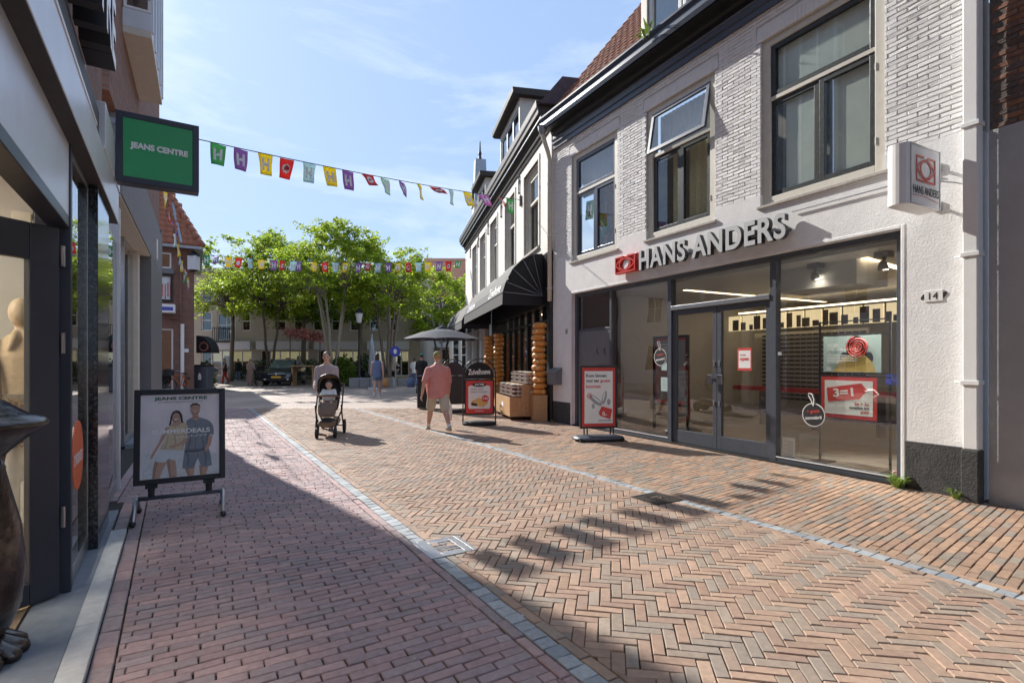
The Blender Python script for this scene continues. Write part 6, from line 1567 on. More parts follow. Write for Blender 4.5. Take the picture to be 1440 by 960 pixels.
def bicycle(P, rz, label, fm):
    rt = zero_root('bicycle', label, 'bicycle', 'bicycles')
    for y_, nm in ((-.52, 'rear_wheel'), (.52, 'front_wheel')):
        mb = MB(); tt = np.linspace(0, 2 * math.pi, 25); mb.tube([(0, y_ + .33 * math.cos(q), .34 + .33 * math.sin(q)) for q in tt], .022, 6, caps=False); w_ = mb.build(nm, 'black_rubber', rt, smooth=True)
        mb = MB()
        for q in range(10): mb.tube([(0, y_, .34), (0, y_ + .31 * math.cos(q * .628), .34 + .31 * math.sin(q * .628))], .004, 4)
        mb.build('spoke', 'steel', w_)['kind'] = 'stuff'
    mb = MB()
    for a, b in (((0, -.52, .34), (0, -.05, .32)), ((0, -.05, .32), (0, -.2, .85)), ((0, -.52, .34), (0, -.18, .8)), ((0, -.05, .32), (0, .34, .72)), ((0, -.18, .78), (0, .33, .82)), ((0, .52, .34), (0, .32, .95))): mb.tube([a, b], .022, 6)
    mb.build('frame', fm, rt)
    mb = MB(); mb.tube([(-.28, .2, 1.02), (-.12, .3, 1.04), (0, .31, 1.0), (.12, .3, 1.04), (.28, .2, 1.02)], .014, 6); mb.build('handlebar', 'steel', rt)
    mb = MB(); mb.loft([((0, -.34, .9), (.09, 0, 0), (0, 0, .03)), ((0, -.2, .91), (.06, 0, 0), (0, 0, .03)), ((0, -.05, .9), (.025, 0, 0), (0, 0, .02))], 8); mb.build('saddle', 'black_rubber', rt)
    mb = MB(); mb.box(W0, -.2, .2, .45, .75, .8, 1.1); mb.build('crate', 'black_rubber', rt)
    rt.location = (P.x, P.y, 0); rt.rotation_euler = (0, 0, rz); return rt
P = at(253, 545, 26.4); bicycle(P, R(160), 'orange bicycle with black crate leaning by the brick house', 'orange_frame')
P = at(592, 528, 36); bicycle(P, R(70), 'black bicycle parked beneath the trees on the square', 'black_metal')
P = at(484, 526, 33); bicycle(P, R(60), 'dark bicycle by the low stone bench', 'black_metal')

# ================================================================ trees
def leaf_cloud(name, pts, dirs, size, m_, parent, rg, flat=.55, tints=((.28, .39, .035), (.35, .46, .045), (.21, .31, .03), (.42, .50, .06)), fac=None):
    n_ = len(pts); pts = np.array(pts); dirs = np.array(dirs)
    nr = np.random.RandomState(rg.randrange(9999))
    u = dirs + nr.normal(0, .45, (n_, 3)); u /= np.linalg.norm(u, axis=1)[:, None]
    up = np.tile([0, 0, 1.], (n_, 1)) + nr.normal(0, flat, (n_, 3)); v = np.cross(up, u); v /= np.linalg.norm(v, axis=1)[:, None]
    L_ = size * nr.uniform(.6, 1.25, n_)[:, None]; W_ = L_ * .36
    a = pts; b = pts + u * L_ * .5 + v * W_; c = pts + u * L_; d = pts + u * L_ * .5 - v * W_
    o_ = np.array(org_of(parent)); V = np.stack([a, b, c, d], 1).reshape(-1, 3) - o_
    me = bpy.data.meshes.new(name); me.vertices.add(4 * n_); me.vertices.foreach_set('co', V.astype(np.float32).ravel()); me.loops.add(4 * n_); me.loops.foreach_set('vertex_index', np.arange(4 * n_, dtype=np.int32))
    me.polygons.add(n_); me.polygons.foreach_set('loop_start', np.arange(0, 4 * n_, 4, dtype=np.int32)); me.update(calc_edges=True); me.validate()
    me.materials.append(M[m_]); T = np.array(tints)[nr.randint(0, len(tints), n_)] * nr.uniform(.8, 1.2, n_)[:, None]
    if fac is not None: T = T * np.array(fac)[:, None]
    paint(me, np.concatenate([T, np.ones((n_, 1))], 1)); ob = bpy.data.objects.new(name, me); COL.objects.link(ob); ob.parent = parent; return ob
def tree(P, top, rad, label, seed, stems=1, crown_z=3.0, nleaf=15000, lsize=.24, bark='bark', splay=.5, tints=((.28, .39, .035), (.35, .46, .045), (.21, .31, .03), (.42, .50, .06))):
    rg = random.Random(seed); P = Vector((P[0], P[1], 0)); rt = root('square_tree', P, label, 'tree', 'trees on the square')
    ends = []
    for s in range(stems):
        a = s * 2 * math.pi / max(1, stems) + rg.uniform(-.4, .4); r0 = .10 * (stems > 1) * 1.5; sp_ = splay if stems > 1 else .15
        hgt = crown_z + rg.uniform(0, 1.2); pts = []
        for k in range(7):
            t_ = k / 6; rr = r0 + sp_ * t_ ** 1.5 * (1.6 if stems > 1 else 1); pts.append(P + Vector((math.cos(a) * rr + rg.uniform(-.05, .05), math.sin(a) * rr + rg.uniform(-.05, .05), hgt * t_ - (.1 if k == 0 else 0))))
        th_ = .15 if stems == 1 else .09; mb = MB(); mb.tube(pts, [th_ * (1.25 - .55 * k / 6) for k in range(7)], 9); tr = mb.build('trunk', bark, rt, smooth=True); ends.append((pts[-1], th_ * .7, tr))
    # limbs to cluster centres spread through the crown
    cz = (crown_z + top) / 2 + .2; rz = (top - crown_z) / 2; centres = []; K_ = int(46 + 10 * rad)
    for k in range(K_):
        while True:
            q = Vector((rg.uniform(-1, 1), rg.uniform(-1, 1), rg.uniform(-1, 1)))
            if .25 < q.length < 1: break
        q = q * (q.length ** -.45); q.z = max(-.75, q.z); w_ = 1 - .25 * max(0, q.z) ** 2
        wob = 1 + .22 * math.sin(3 * math.atan2(q.y, q.x) + seed) + .12 * math.sin(7 * math.atan2(q.y, q.x) + 2 * seed)
        centres.append(P + Vector((q.x * rad * w_ * wob, q.y * rad * w_ * wob, cz + q.z * rz - .0)))
    lb_ = {i: MB() for i in range(len(ends))}; pts, dirs, fac = [], [], []
    for c in centres:
        fc_ = rg.uniform(.78, 1.2)
        i = min(range(len(ends)), key=lambda j: (ends[j][0] - c).length); e, th_, tr = ends[i]
        m1 = e.lerp(c, .45) + Vector((rg.uniform(-.3, .3), rg.uniform(-.3, .3), .5)); path = [e - ZU * .1, e.lerp(m1, .5), m1, m1.lerp(c, .6) + ZU * .15, c]
        lb_[i].tube(path, [th_ * .55, th_ * .4, th_ * .28, th_ * .18, .012], 5)
        out_ = (c - (P + ZU * (cz - rz * .6))).normalized(); n_tw = 9
        for t_ in range(n_tw):
            a = rg.uniform(0, 6.283); d = (Vector((math.cos(a), math.sin(a), rg.uniform(-.15, .45))) * .8 + out_ * .9).normalized(); ln_ = rg.uniform(.55, 1.15) * (.55 + rad * .14)
            s0 = c + Vector((rg.gauss(0, .25), rg.gauss(0, .25), rg.gauss(0, .14)))
            nl = int(nleaf / (K_ * n_tw))
            for l_ in range(nl):
                t = rg.random() ** .8; p_ = s0 + d * ln_ * t + Vector((rg.gauss(0, .07), rg.gauss(0, .07), -.30 * t * t + rg.gauss(0, .045))); side = d.cross(ZU).normalized() * rg.choice((-1, 1)); pts.append(p_ + side * rg.uniform(.0, .12)); dirs.append((side * .8 + d * .6 + Vector((0, 0, -.25)))[:]); fac.append(fc_)
    for i, (e, th_, tr) in enumerate(ends): lb_[i].v and lb_[i].build('limb', bark, tr, smooth=True)
    leaf_cloud('crown', pts, dirs, lsize, 'leaf', rt, rg, tints=tints, fac=fac); return rt
dk_t = ((.12, .21, .025), (.16, .26, .03), (.21, .31, .04))
def tp(px, Y): return ((px - 720) / FPX * Y, Y)
tree(tp(381, 36), Z_(338, 36), 3.5, 'broad bright green tree behind the dark car', 3, 2, 4.3, 19000, .18, 'bark', .3)
tree(tp(468, 32), Z_(322, 32), 2.75, 'tall pale-stemmed tree with several trunks in the middle of the square', 8, 5, 4.7, 17000, .165, 'bark_pale', .45)
tree(tp(545, 33), Z_(345, 33), 2.75, 'bright feathery tree with clustered stems left of the parasol', 12, 4, 4.2, 17000, .17, 'bark', .4)
tree(tp(622, 40), Z_(386, 40), 2.9, 'low bright tree by the end of the cheese shop row', 21, 2, 3.2, 14000, .19, 'bark', .3)
tree(tp(425, 39.5), Z_(352, 39), 3.2, 'darker tree between the two tallest trees', 33, 1, 4.3, 10000, .20, 'bark', .3, dk_t)
tree(tp(505, 38.5), Z_(368, 38), 3.0, 'dark tree standing behind the black street lamp', 37, 1, 4.2, 9500, .20, 'bark', .3, dk_t)
tree(tp(325, 39.5), Z_(388, 39), 2.2, 'slim tree before the left end of the beige building', 41, 1, 4.8, 7000, .19, 'bark', .3)
# hedges, shrubs, planters
def shrub(name, P, rx, ry, h, label, seed, n_=2600, m_='hedge_leaf', tints=((.03, .07, .015), (.05, .10, .02), (.07, .12, .03)), ls=.13, box=True, grp=None):
    rg = random.Random(seed); rt = root(name, (P[0], P[1], 0), label, name.split('_')[-1], grp); mb = MB()
    for k in range(9): x_ = P[0] + rg.uniform(-rx, rx) * .8; y_ = P[1] + rg.uniform(-ry, ry) * .8; mb.tube([(x_, y_, -.02), (x_ + rg.uniform(-.1, .1), y_, h * .8)], .018, 5)
    mb.build('stem', 'bark', rt)['kind'] = 'stuff'; pts, dirs = [], []
    for k in range(n_):
        q = Vector((rg.uniform(-1, 1), rg.uniform(-1, 1), rg.uniform(0, 1)))
        if not box:
            while q.x ** 2 + q.y ** 2 + (q.z * 1.0) ** 2 > 1.0 + rg.uniform(-.1, .15): q = Vector((rg.uniform(-1, 1), rg.uniform(-1, 1), rg.uniform(0, 1)))
        pts.append((P[0] + q.x * rx, P[1] + q.y * ry, .08 + q.z * h * (1 + .06 * math.sin(q.x * 9)))); dirs.append((rg.gauss(0, 1), rg.gauss(0, 1), rg.gauss(.3, .6)))
    leaf_cloud('foliage', pts, dirs, ls, m_, rt, rg, .9, tints); return rt
shrub('hedge', tp(400, 38.2), 2.2, .5, 1.5, 'dark clipped hedge behind the parked car', 1, 3600)
shrub('hedge', tp(470, 37), 1.3, .5, 1.4, 'dark hedge between the tree trunks', 2, 2600)
shrub('hedge', tp(345, 40.5), 1.2, .4, 1.2, 'low hedge along the beige building', 5, 1800)
shrub('leafy_shrub', tp(482, 32), .85, .7, 1.75, 'light green shrub left of the black street lamp', 3, 2600, 'leaf', ((.12, .20, .03), (.17, .25, .04)), .17, False)
shrub('leafy_shrub', tp(512, 34), .7, .6, 1.9, 'dark rounded shrub right of the black street lamp', 4, 1800, 'hedge_leaf', ls=.16, box=False)
shrub('leafy_shrub', tp(291, 29.5), .5, .4, 1.5, 'leafy shrub behind the tall dark bin', 6, 900, 'hedge_leaf', ls=.14, box=False)
fs = shrub('flowering_shrub', tp(428, 34), .01, .01, .1, 'reddish flowering branches hanging above the wooden bench', 9, 10)
rgf = random.Random(5); pts, dirs = [], []
for k in range(1400):
    t = rgf.random(); pts.append((tp(403 + 50 * t, 34)[0] + rgf.gauss(0, .1), 34 + rgf.gauss(0, .4), Z_(466 + 8 * t, 34) + rgf.gauss(0, .14))); dirs.append((rgf.gauss(0, 1), rgf.gauss(0, 1), rgf.gauss(-.3, .6)))
leaf_cloud('blossom', pts, dirs, .16, 'pinkish_flower', fs, rgf, .9, ((.42, .17, .15),))
mb = MB()
for px in (408, 430, 450): x_ = tp(px, 34)[0]; mb.tube([(x_, 34, 0), (x_, 34, Z_(468, 34))], .03, 6)
mb.tube([(tp(403, 34)[0], 34, Z_(468, 34)), (tp(453, 34)[0], 34, Z_(474, 34))], .03, 6); mb.build('trellis', 'bark', fs)
def blockthing(name, P, sx_, sy_, h, m_, label, cat, bev=.03, legs=False):
    rt = root(name, (P[0], P[1], 0), label, cat); mb = MB()
    if legs:
        mb.box(W0, P[0] - sx_, P[0] + sx_, P[1] - sy_, P[1] + sy_, h - .07, h); mb.build('top', m_, rt, bev=.01)
        for a in (-1, 1):
            mb = MB(); mb.box(W0, P[0] + a * sx_ * .85 - .05, P[0] + a * sx_ * .85 + .05, P[1] - sy_ * .8, P[1] + sy_ * .8, 0, h - .071); mb.build('leg', m_, rt)
    else: 
        mb.box(W0, P[0] - sx_, P[0] + sx_, P[1] - sy_, P[1] + sy_, 0, h); mb.build('block', m_, rt, bev=bev)
        for k in range(1, int(sx_ * 2 / .6)):
            x_ = P[0] - sx_ + k * .6; mb = MB(); mb.box(W0, x_ - .012, x_ + .012, P[1] - sy_ - .004, P[1] - sy_ + .01, .02, h - .03); mb.build('joint', 'black_rubber', rt)
    return rt
blockthing('stone_bench', tp(524, 30.5), 1.25, .4, .55, 'planter_stone', 'low grey stone bench under the clustered tree', 'bench')
blockthing('stone_bench', tp(572, 33), .5, .4, .45, 'planter_stone', 'short grey stone block right of the long stone bench', 'bench')
blockthing('wooden_bar_table', tp(428, 33), .75, .4, 1.25, 'pine', 'high wooden table right of the dark car', 'table', legs=True)
# street lamp
P = Vector((*tp(505, 31), 0)); lp = root('street_lamp', P, 'black street lamp post with a glass lantern among the trees', 'lamp post')
mb = MB(); mb.lathe(P, [(.14, 0), (.13, .5), (.07, .7), (.055, 2.5), (.045, 3.6), (.09, 3.65), (.04, 3.75)], 10); mb.build('post', 'black_metal', lp, smooth=True); mb = MB(); mb.lathe(P + ZU * 3.76, [(.12, 0), (.22, .55)], 8); mb.build('lantern_glass', 'lace', lp); mb = MB(); mb.lathe(P + ZU * 4.32, [(.27, 0), (.2, .16), (.06, .3), (.05, .45), (.0, .5)], 8); mb.build('lantern_cap', 'black_metal', lp)
# round blue road sign
P = Vector((*tp(556, 30), 0)); rs = root('road_sign', P, 'round blue road sign on a grey post below the trees', 'road sign'); zc = Z_(494, 30)
mb = MB(); mb.tube([P, P + ZU * (zc + .3)], .03, 8); mb.build('post', 'steel', rs); mb = MB(); mb.lathe(P + Vector((0, -.035, zc)), [(.30, -.01), (.30, .01)], 24, axis=(0, -1, 0)); mb.build('disc', 'blue_print', rs); mb = MB(); mb.disc(P + Vector((0, -.05, zc)), (.1, 0, 0), (0, 0, .14), 12); mb.build('symbol', 'white_print', rs, recalc=False)
# closed parasol
P = Vector((*tp(523, 29), 0)); cp = root('closed_parasol', P, 'closed pale grey parasol standing under the trees', 'parasol'); mb = MB(); mb.lathe(P + ZU * .7, [(.10, 0), (.2, .15), (.17, .9), (.12, 1.6), (.03, 2.2)], 10); mb.build('canopy', 'zinc', cp, smooth=True); mb = MB(); mb.tube([P, P + ZU * 3.0], .03, 8); mb.lathe(P, [(.3, 0), (.28, .08)], 12); mb.build('pole', 'steel', cp)
# cafe chairs by the bench
def cafe_chair():
    rt = zero_root('terrace_chair', 'dark terrace chair set out below the trees', 'chair', 'terrace chairs under the trees')
    mb = MB(); mb.box(W0, -.22, .22, -.22, .22, .44, .47); mb.build('seat', 'black_metal', rt); mb = MB(); mb.box(W0, -.22, .22, .20, .23, .55, .9); mb.build('backrest', 'black_metal', rt)
    for a in (-.2, .2):
        for b in (-.2, .2):
            mb = MB(); mb.tube([(a, b, 0), (a, b, .44 if b < 0 else .9)], .014, 5); mb.build('leg', 'black_metal', rt)
    return rt
ch = cafe_chair(); rgc = random.Random(9)
for i, (px, Y) in enumerate(((503, 32.5), (512, 33.2), (520, 32.8), (529, 33.4), (541, 34), (551, 34.2), (600, 33), (607, 34))):
    o_ = ch if i == 0 else copy_tree(ch); o_.location = (*tp(px, Y), 0); o_.rotation_euler = (0, 0, rgc.uniform(0, 6.28))

# ================================================================ dark car facing us
def car():
    rt = zero_root('parked_car', 'dark hatchback with yellow plate facing the street from the square', 'car')
    def ring(y, w_, z0, z1, wt): return [(-w_, y, z0), (-w_, y, z0 + (z1 - z0) * .55), (-wt, y, z1), (wt, y, z1), (w_, y, z0 + (z1 - z0) * .55), (w_, y, z0)]
    R_ = [ring(-2.08, .72, .34, .62, .66), ring(-1.98, .84, .24, .78, .74), ring(-1.5, .88, .2, .90, .78), ring(-.95, .89, .2, .97, .80), ring(.2, .89, .2, 1.0, .82), ring(1.5, .88, .2, 1.02, .80), ring(2.0, .84, .26, 1.0, .76), ring(2.1, .74, .36, .9, .68)]
    mb = MB(); mb.add([v for r_ in R_ for v in r_], [(i * 6 + j, i * 6 + j + 1, (i + 1) * 6 + j + 1, (i + 1) * 6 + j) for i in range(7) for j in range(5)] + [(i * 6 + 5, i * 6, (i + 1) * 6, (i + 1) * 6 + 5) for i in range(7)] + [(0, 1, 2, 3, 4, 5)[::-1], tuple(range(42, 48))])
    b = mb.build('body', 'car_paint', rt, smooth=True, bev=.05)
    C_ = [(-1.05, .80, .95, .72), (-.35, .78, 1.44, .60), (.3, .78, 1.50, .60), (1.2, .77, 1.46, .58), (1.85, .76, 1.02, .68)]
    mb = MB(); vs = []
    for y, w_, z, wt in C_: vs += [(-w_, y, .96), (-wt, y, z), (wt, y, z), (w_, y, .96)]
    mb.add(vs, [(4 * i + j, 4 * i + j + 1, 4 * i + 5 + j, 4 * i + 4 + j) for i in range(4) for j in range(3)] + [(0, 1, 2, 3)[::-1], (16, 17, 18, 19)]); mb.build('roof', 'car_paint', rt, bev=.04)
    mb = MB(); mb.add([(-.72, -1.03, .985), (.72, -1.03, .985), (.56, -.40, 1.41), (-.56, -.40, 1.41)], [(0, 1, 2, 3)]); o_ = mb.build('windscreen', 'car_glass', rt); s_ = o_.modifiers.new('solidify', 'SOLIDIFY'); s_.thickness = .03; s_.offset = 0
    for e in (-1, 1):
        mb = MB(); mb.add([(e * .80, -.75, 1.0), (e * .80, 1.5, 1.03), (e * .64, 1.15, 1.41), (e * .64, -.25, 1.41)], [(0, 1, 2, 3)]); o_ = mb.build('side_window', 'car_glass', rt); s_ = o_.modifiers.new('solidify', 'SOLIDIFY'); s_.thickness = .03; s_.offset = 0
        mb = MB(); mb.loft([((e * .60, -2.0, .68), (.17, -.0, 0), (0, .02, .075)), ((e * .66, -1.86, .70), (.17, 0, 0), (0, .02, .085))], 12); mb.build('headlight', 'chrome', rt, smooth=True)
        mb = MB(); mb.ball((e * .98, -.7, 1.02), .10, .07, .075); mb.tube([(e * .84, -.7, .98), (e * .95, -.7, 1.0)], .03, 6); mb.build('mirror', 'car_paint', rt, smooth=True)
        mb = MB(); mb.lathe((e * .62, -2.06, .40), [(.07, 0), (.07, .02)], 12, axis=(0, -1, 0)); mb.build('fog_light', 'chrome', rt)
        for y in (-1.32, 1.32):
            mb = MB(); mb.lathe((e * .76, y, .32), [(.2, -.1), (.31, -.1), (.32, 0), (.31, .1), (.2, .1)], 20, axis=(e, 0, 0)); w_ = mb.build('wheel', 'black_rubber', rt); mb = MB(); mb.lathe((e * .77, y, .32), [(.2, .08), (.19, .095), (.05, .1)], 12, axis=(e, 0, 0)); mb.build('rim', 'steel', w_)
    mb = MB(); mb.box(W0, -.48, .48, -2.10, -2.04, .56, .68); mb.build('grille', 'black_rubber', rt, bev=.02); mb = MB(); mb.box(W0, -.46, .46, -2.108, -2.1, .665, .68); mb.lathe((0, -2.1, .66), [(.06, 0), (.05, .02)], 12, axis=(0, -1, 0)); mb.build('chrome_trim', 'chrome', rt)
    mb = MB(); mb.box(W0, -.55, .55, -2.09, -2.0, .28, .42); mb.build('air_intake', 'black_rubber', rt, bev=.02); mb = MB(); mb.box(W0, -.26, .26, -2.13, -2.10, .44, .55); mb.build('number_plate', 'plate_yellow', rt)
    return rt
cr_ = car(); cr_.location = (*tp(402, 34.5), 0); cr_.rotation_euler = (0, 0, R(9)); cr_.scale = (1.06, 1.06, 1.1)
# large parasol over the pavement
P = Vector((-2.55, 19.2, 0)); pr_ = root('parasol', P, 'open dark blue-grey parasol over the pavement by the cheese shop', 'parasol')
mb = MB(); mb.tube([P, P + ZU * 2.75], .028, 8); mb.build('pole', 'steel', pr_); mb = MB(); mb.lathe(P, [(.34, 0), (.33, .07), (.06, .1), (.05, .4)], 16); mb.build('base', 'anthracite', pr_)
mb = MB(); cen = P + ZU * 2.72; rr = 1.48; nn_ = 8; vs = [cen]; fs_ = []
for k in range(nn_ * 4):
    a = 2 * math.pi * k / (nn_ * 4); e = 1 - .06 * abs(math.sin(a * nn_ / 2)); vs.append(cen + Vector((math.cos(a) * rr * .5, math.sin(a) * rr * .5, -.17 + .0 * e))); vs.append(cen + Vector((math.cos(a) * rr * e, math.sin(a) * rr * e, -.44 + .03 * abs(math.sin(a * nn_ / 2)))))
m4 = nn_ * 4
for k in range(m4): j = (k + 1) % m4; fs_ += [(0, 1 + 2 * k, 1 + 2 * j), (1 + 2 * k, 2 + 2 * k, 2 + 2 * j, 1 + 2 * j)]
mb.add(vs, fs_); o_ = mb.build('canopy', 'navy_canopy', pr_, recalc=False); s_ = o_.modifiers.new('solidify', 'SOLIDIFY'); s_.thickness = .01
mb = MB(); mb.lathe(cen - ZU * .02, [(.24, -.07), (.22, .0), (.06, .06), (.02, .1)], 12); mb.build('vent_cap', 'navy_canopy', pr_, smooth=True)
for k in range(nn_):
    a = 2 * math.pi * (k + .0) / nn_; mb = MB(); mb.tube([P + ZU * 2.68, cen + Vector((math.cos(a) * rr * .97, math.sin(a) * rr * .97, -.46))], .010, 5); mb.build('rib', 'steel', pr_)

# the side street's far wall and the street behind the viewer, seen in the shop glass
FX = Fr((-24, 0), (0, 1), (1, 0)); wins = [(y_, y_ + 1.3, z_, z_ + 1.9, 2) for y_ in (4, 7, 10, 13, 16, 19) for z_ in (.8, 4.2)]
facade(FX, 'side_street_building', 'pale rendered house across the side street, mirrored in the shop glass', 'zuivel_render', 2, 24, 7.5, wins)
FY = Fr((0, -24), (-1, 0), (0, 1)); wins = [(x_, x_ + 1.4, z_, z_ + 2, 2) for x_ in (-8, -5, -2, 1, 4, 7) for z_ in (.8, 4.2)]
facade(FY, 'street_end_building', 'brick house closing the street behind the viewer', 'orange_brick', -10, 10, 7.5, wins)

# ================================================================ pavement signs
def flat(mb, F, pts, n, mi=0):
    """flat print: a closed outline (s,z) lying n proud of the sheet"""
    mb.add([F(a, b, n) for a, b in pts], [tuple(range(len(pts)))], mi)
def ell(cx, cy, rx, ry, k=18, rot=0.):
    c, s = math.cos(rot), math.sin(rot)
    return [(cx + rx * math.cos(t) * c - ry * math.sin(t) * s, cy + rx * math.cos(t) * s + ry * math.sin(t) * c) for t in np.linspace(0, 2 * math.pi, k + 1)[:-1]]
# ---- JEANS CENTRE board
c = Vector((-3.26, 5.215, 0)); e = Vector((.866, .50, 0)).normalized(); nf = Vector((e.y, -e.x, 0)); lean = R(7)
upv = (ZU * math.cos(lean) - nf * math.sin(lean)); fn = (nf * math.cos(lean) + ZU * math.sin(lean))
jb = root('pavement_board', c, 'black framed JEANS CENTRE poster board on a sprung foot before the clothes shop', 'advertising board', 'poster boards on the pavement')
BO = c + ZU * .315
def BP(a, b, n): return BO + e * a + upv * b + fn * n
class PF:                                     # any oriented frame for bars()/box()
    def __init__(s, f): s.p = f
G = PF(lambda s_, n_, z_: BP(s_, z_, n_))
W2, HB = .385, .915
mb = MB(); bars(mb, G, -W2, W2, 0, HB, -.025, .012, .052); mb.build('frame', 'black_metal', jb, bev=.006)
mb = MB(); mb.box(G, -W2 + .05, W2 - .05, -.02, -.004, .05, HB - .05); sh = mb.build('poster', 'lilac_print', jb)
T = -.0035
def layer(name, m_, polys, n):
    mb = MB()
    for p_ in polys: flat(mb, BP, [(a * .96, .055 + (b - .055) * .955) for a, b in p_], n)
    o_ = mb.build(name, m_, sh, recalc=False)
    return o_
# woman and man, printed flat on the sheet
layer('print_backdrop', 'lace', [[(-W2 + .06, .06), (W2 - .06, .06), (W2 - .06, .26), (.1, .36), (-.2, .30), (-W2 + .06, .33)]], T)
layer('print_legs', 'print_skin', [[(-.245, .055), (-.18, .055), (-.165, .12), (-.125, .20), (-.15, .27), (-.22, .25), (-.235, .15)], [(-.10, .055), (-.035, .055), (-.04, .15), (-.05, .24), (-.13, .26), (-.115, .15)], [(.06, .055), (.115, .055), (.125, .14), (.03, .14)], [(.17, .055), (.225, .055), (.25, .15), (.16, .15)]], T + .0006)
layer('print_leg_shade', 'print_skin_dark', [[(-.245, .055), (-.225, .055), (-.20, .22), (-.222, .24), (-.238, .15)], [(-.10, .055), (-.085, .055), (-.10, .24), (-.13, .25), (-.115, .15)], [(.06, .055), (.078, .055), (.07, .14), (.03, .14)], [(.17, .055), (.185, .055), (.19, .15), (.16, .15)]], T + .0008)
layer('print_denim', 'print_slate', [[(.012, .135), (.06, .125), (.115, .128), (.135, .19), (.15, .23), (.165, .18), (.18, .135), (.235, .13), (.278, .145), (.268, .24), (.25, .32), (.03, .32), (.02, .22)]], T + .0010)
layer('print_denim_folds', 'print_slate_dark', [[(.14, .20), (.152, .235), (.155, .31), (.147, .31)], [(.03, .30), (.06, .24), (.05, .15), (.066, .16), (.075, .25), (.05, .31)], [(.20, .31), (.215, .22), (.21, .14), (.225, .14), (.23, .24), (.215, .31)]], T + .0012)
layer('print_shorts', 'print_ice', [[(-.225, .225), (-.18, .213), (-.135, .21), (-.105, .245), (-.07, .225), (-.02, .22), (.0, .33), (-.19, .355), (-.205, .29)]], T + .0012)
layer('print_blouse', 'print_sand', [[(-.19, .345), (-.10, .33), (.01, .32), (.035, .38), (.045, .43), (.052, .50), (.06, .56), (.045, .595), (.02, .615), (-.05, .60), (-.10, .585), (-.125, .53), (-.13, .47), (-.155, .41)]], T + .0014)
layer('print_blouse_folds', 'print_sand_dark', [[(-.07, .34), (-.055, .40), (-.065, .50), (-.05, .58), (-.042, .58), (-.052, .50), (-.042, .40), (-.055, .34)], [(-.15, .35), (-.125, .42), (-.118, .49), (-.108, .48), (-.115, .41), (-.135, .35)], [(.0, .33), (.018, .40), (.03, .52), (.04, .52), (.03, .40), (.01, .33)], [(-.10, .585), (-.06, .565), (-.02, .60), (-.05, .60)]], T + .0016)
layer('print_shirt', 'print_slate', [[(.03, .30), (.13, .29), (.235, .30), (.245, .40), (.25, .45), (.265, .47), (.295, .46), (.295, .52), (.285, .57), (.265, .60), (.235, .625), (.16, .655), (.10, .655), (.07, .64), (.045, .62), (.055, .5), (.04, .4)]], T + .0010)
layer('print_shirt_folds', 'print_slate_dark', [[(.13, .30), (.138, .42), (.13, .56), (.125, .65), (.118, .64), (.122, .55), (.128, .42), (.122, .30)], [(.235, .31), (.225, .40), (.235, .50), (.262, .57), (.27, .56), (.25, .49), (.24, .40), (.245, .33)], [(.05, .33), (.075, .42), (.07, .52), (.082, .52), (.09, .42), (.065, .32)], [(.19, .31), (.195, .38), (.175, .46), (.187, .46), (.207, .38), (.20, .31)], [(.10, .655), (.125, .62), (.16, .655), (.15, .66), (.125, .635), (.11, .66)]], T + .0012)
layer('print_arms', 'print_skin', [[(-.13, .57), (-.105, .56), (-.145, .45), (-.21, .33), (-.245, .26), (-.265, .25), (-.257, .29), (-.20, .40)], [(.245, .45), (.285, .465), (.268, .36), (.228, .29), (.208, .30), (.235, .37)], [(.02, .42), (.065, .46), (.055, .41), (-.02, .365), (-.10, .352), (-.10, .375), (-.03, .39)]], T + .0018)
layer('print_heads', 'print_skin', [ell(-.045, .665, .042, .056), ell(.125, .735, .044, .060), [(.10, .70), (.15, .70), (.158, .65), (.128, .615), (.097, .65)], [(-.068, .63), (-.015, .63), (.005, .60), (-.03, .57), (-.075, .59)]], T + .0020)
layer('print_face_shade', 'print_skin_dark', [[(.082, .75), (.095, .70), (.125, .678), (.155, .70), (.166, .74), (.155, .715), (.125, .700), (.10, .715)], [(-.085, .67), (-.072, .625), (-.045, .61), (-.06, .63), (-.072, .66)], [(.10, .665), (.15, .665), (.145, .645), (.108, .645)], ell(.108, .748, .010, .006, 8), ell(.142, .748, .010, .006, 8), ell(-.062, .677, .009, .006, 8), ell(-.03, .677, .009, .006, 8), [(.118, .722), (.132, .722), (.125, .728)], [(-.052, .655), (-.04, .655), (-.046, .661)]], T + .0023)
layer('print_hair', 'hair_brown', [[(-.108, .575), (-.098, .62), (-.09, .68), (-.075, .72), (-.045, .735), (-.015, .728), (.008, .69), (.014, .64), (.02, .60), (-.002, .61), (-.008, .66), (-.02, .70), (-.05, .712), (-.072, .69), (-.082, .64), (-.088, .59)], [(.078, .745), (.082, .782), (.105, .803), (.14, .805), (.168, .782), (.172, .745), (.163, .768), (.145, .782), (.11, .782), (.088, .768)], ell(.108, .757, .010, .0022, 8), ell(.142, .757, .010, .0022, 8)], T + .0025)
layer('print_smiles', 'white_print', [[(-.064, .645), (-.028, .645), (-.038, .634), (-.054, .634)], [(.112, .708), (.138, .708), (.131, .703), (.119, .703)]], T + .0027)
mb = MB(); text(mb, 'JEANS CENTRE', BP(-.225, .800, T + .0030), e, upv, w=.45, h=.040, depth=.0006, off=.035); text(mb, 'DE VRIENDELIJKE JEANSSPECIALIST', BP(-.19, .782, T + .0030), e, upv, w=.38, h=.010, depth=.0006, off=.01); mb.build('print_heading', 'green_print', sh)
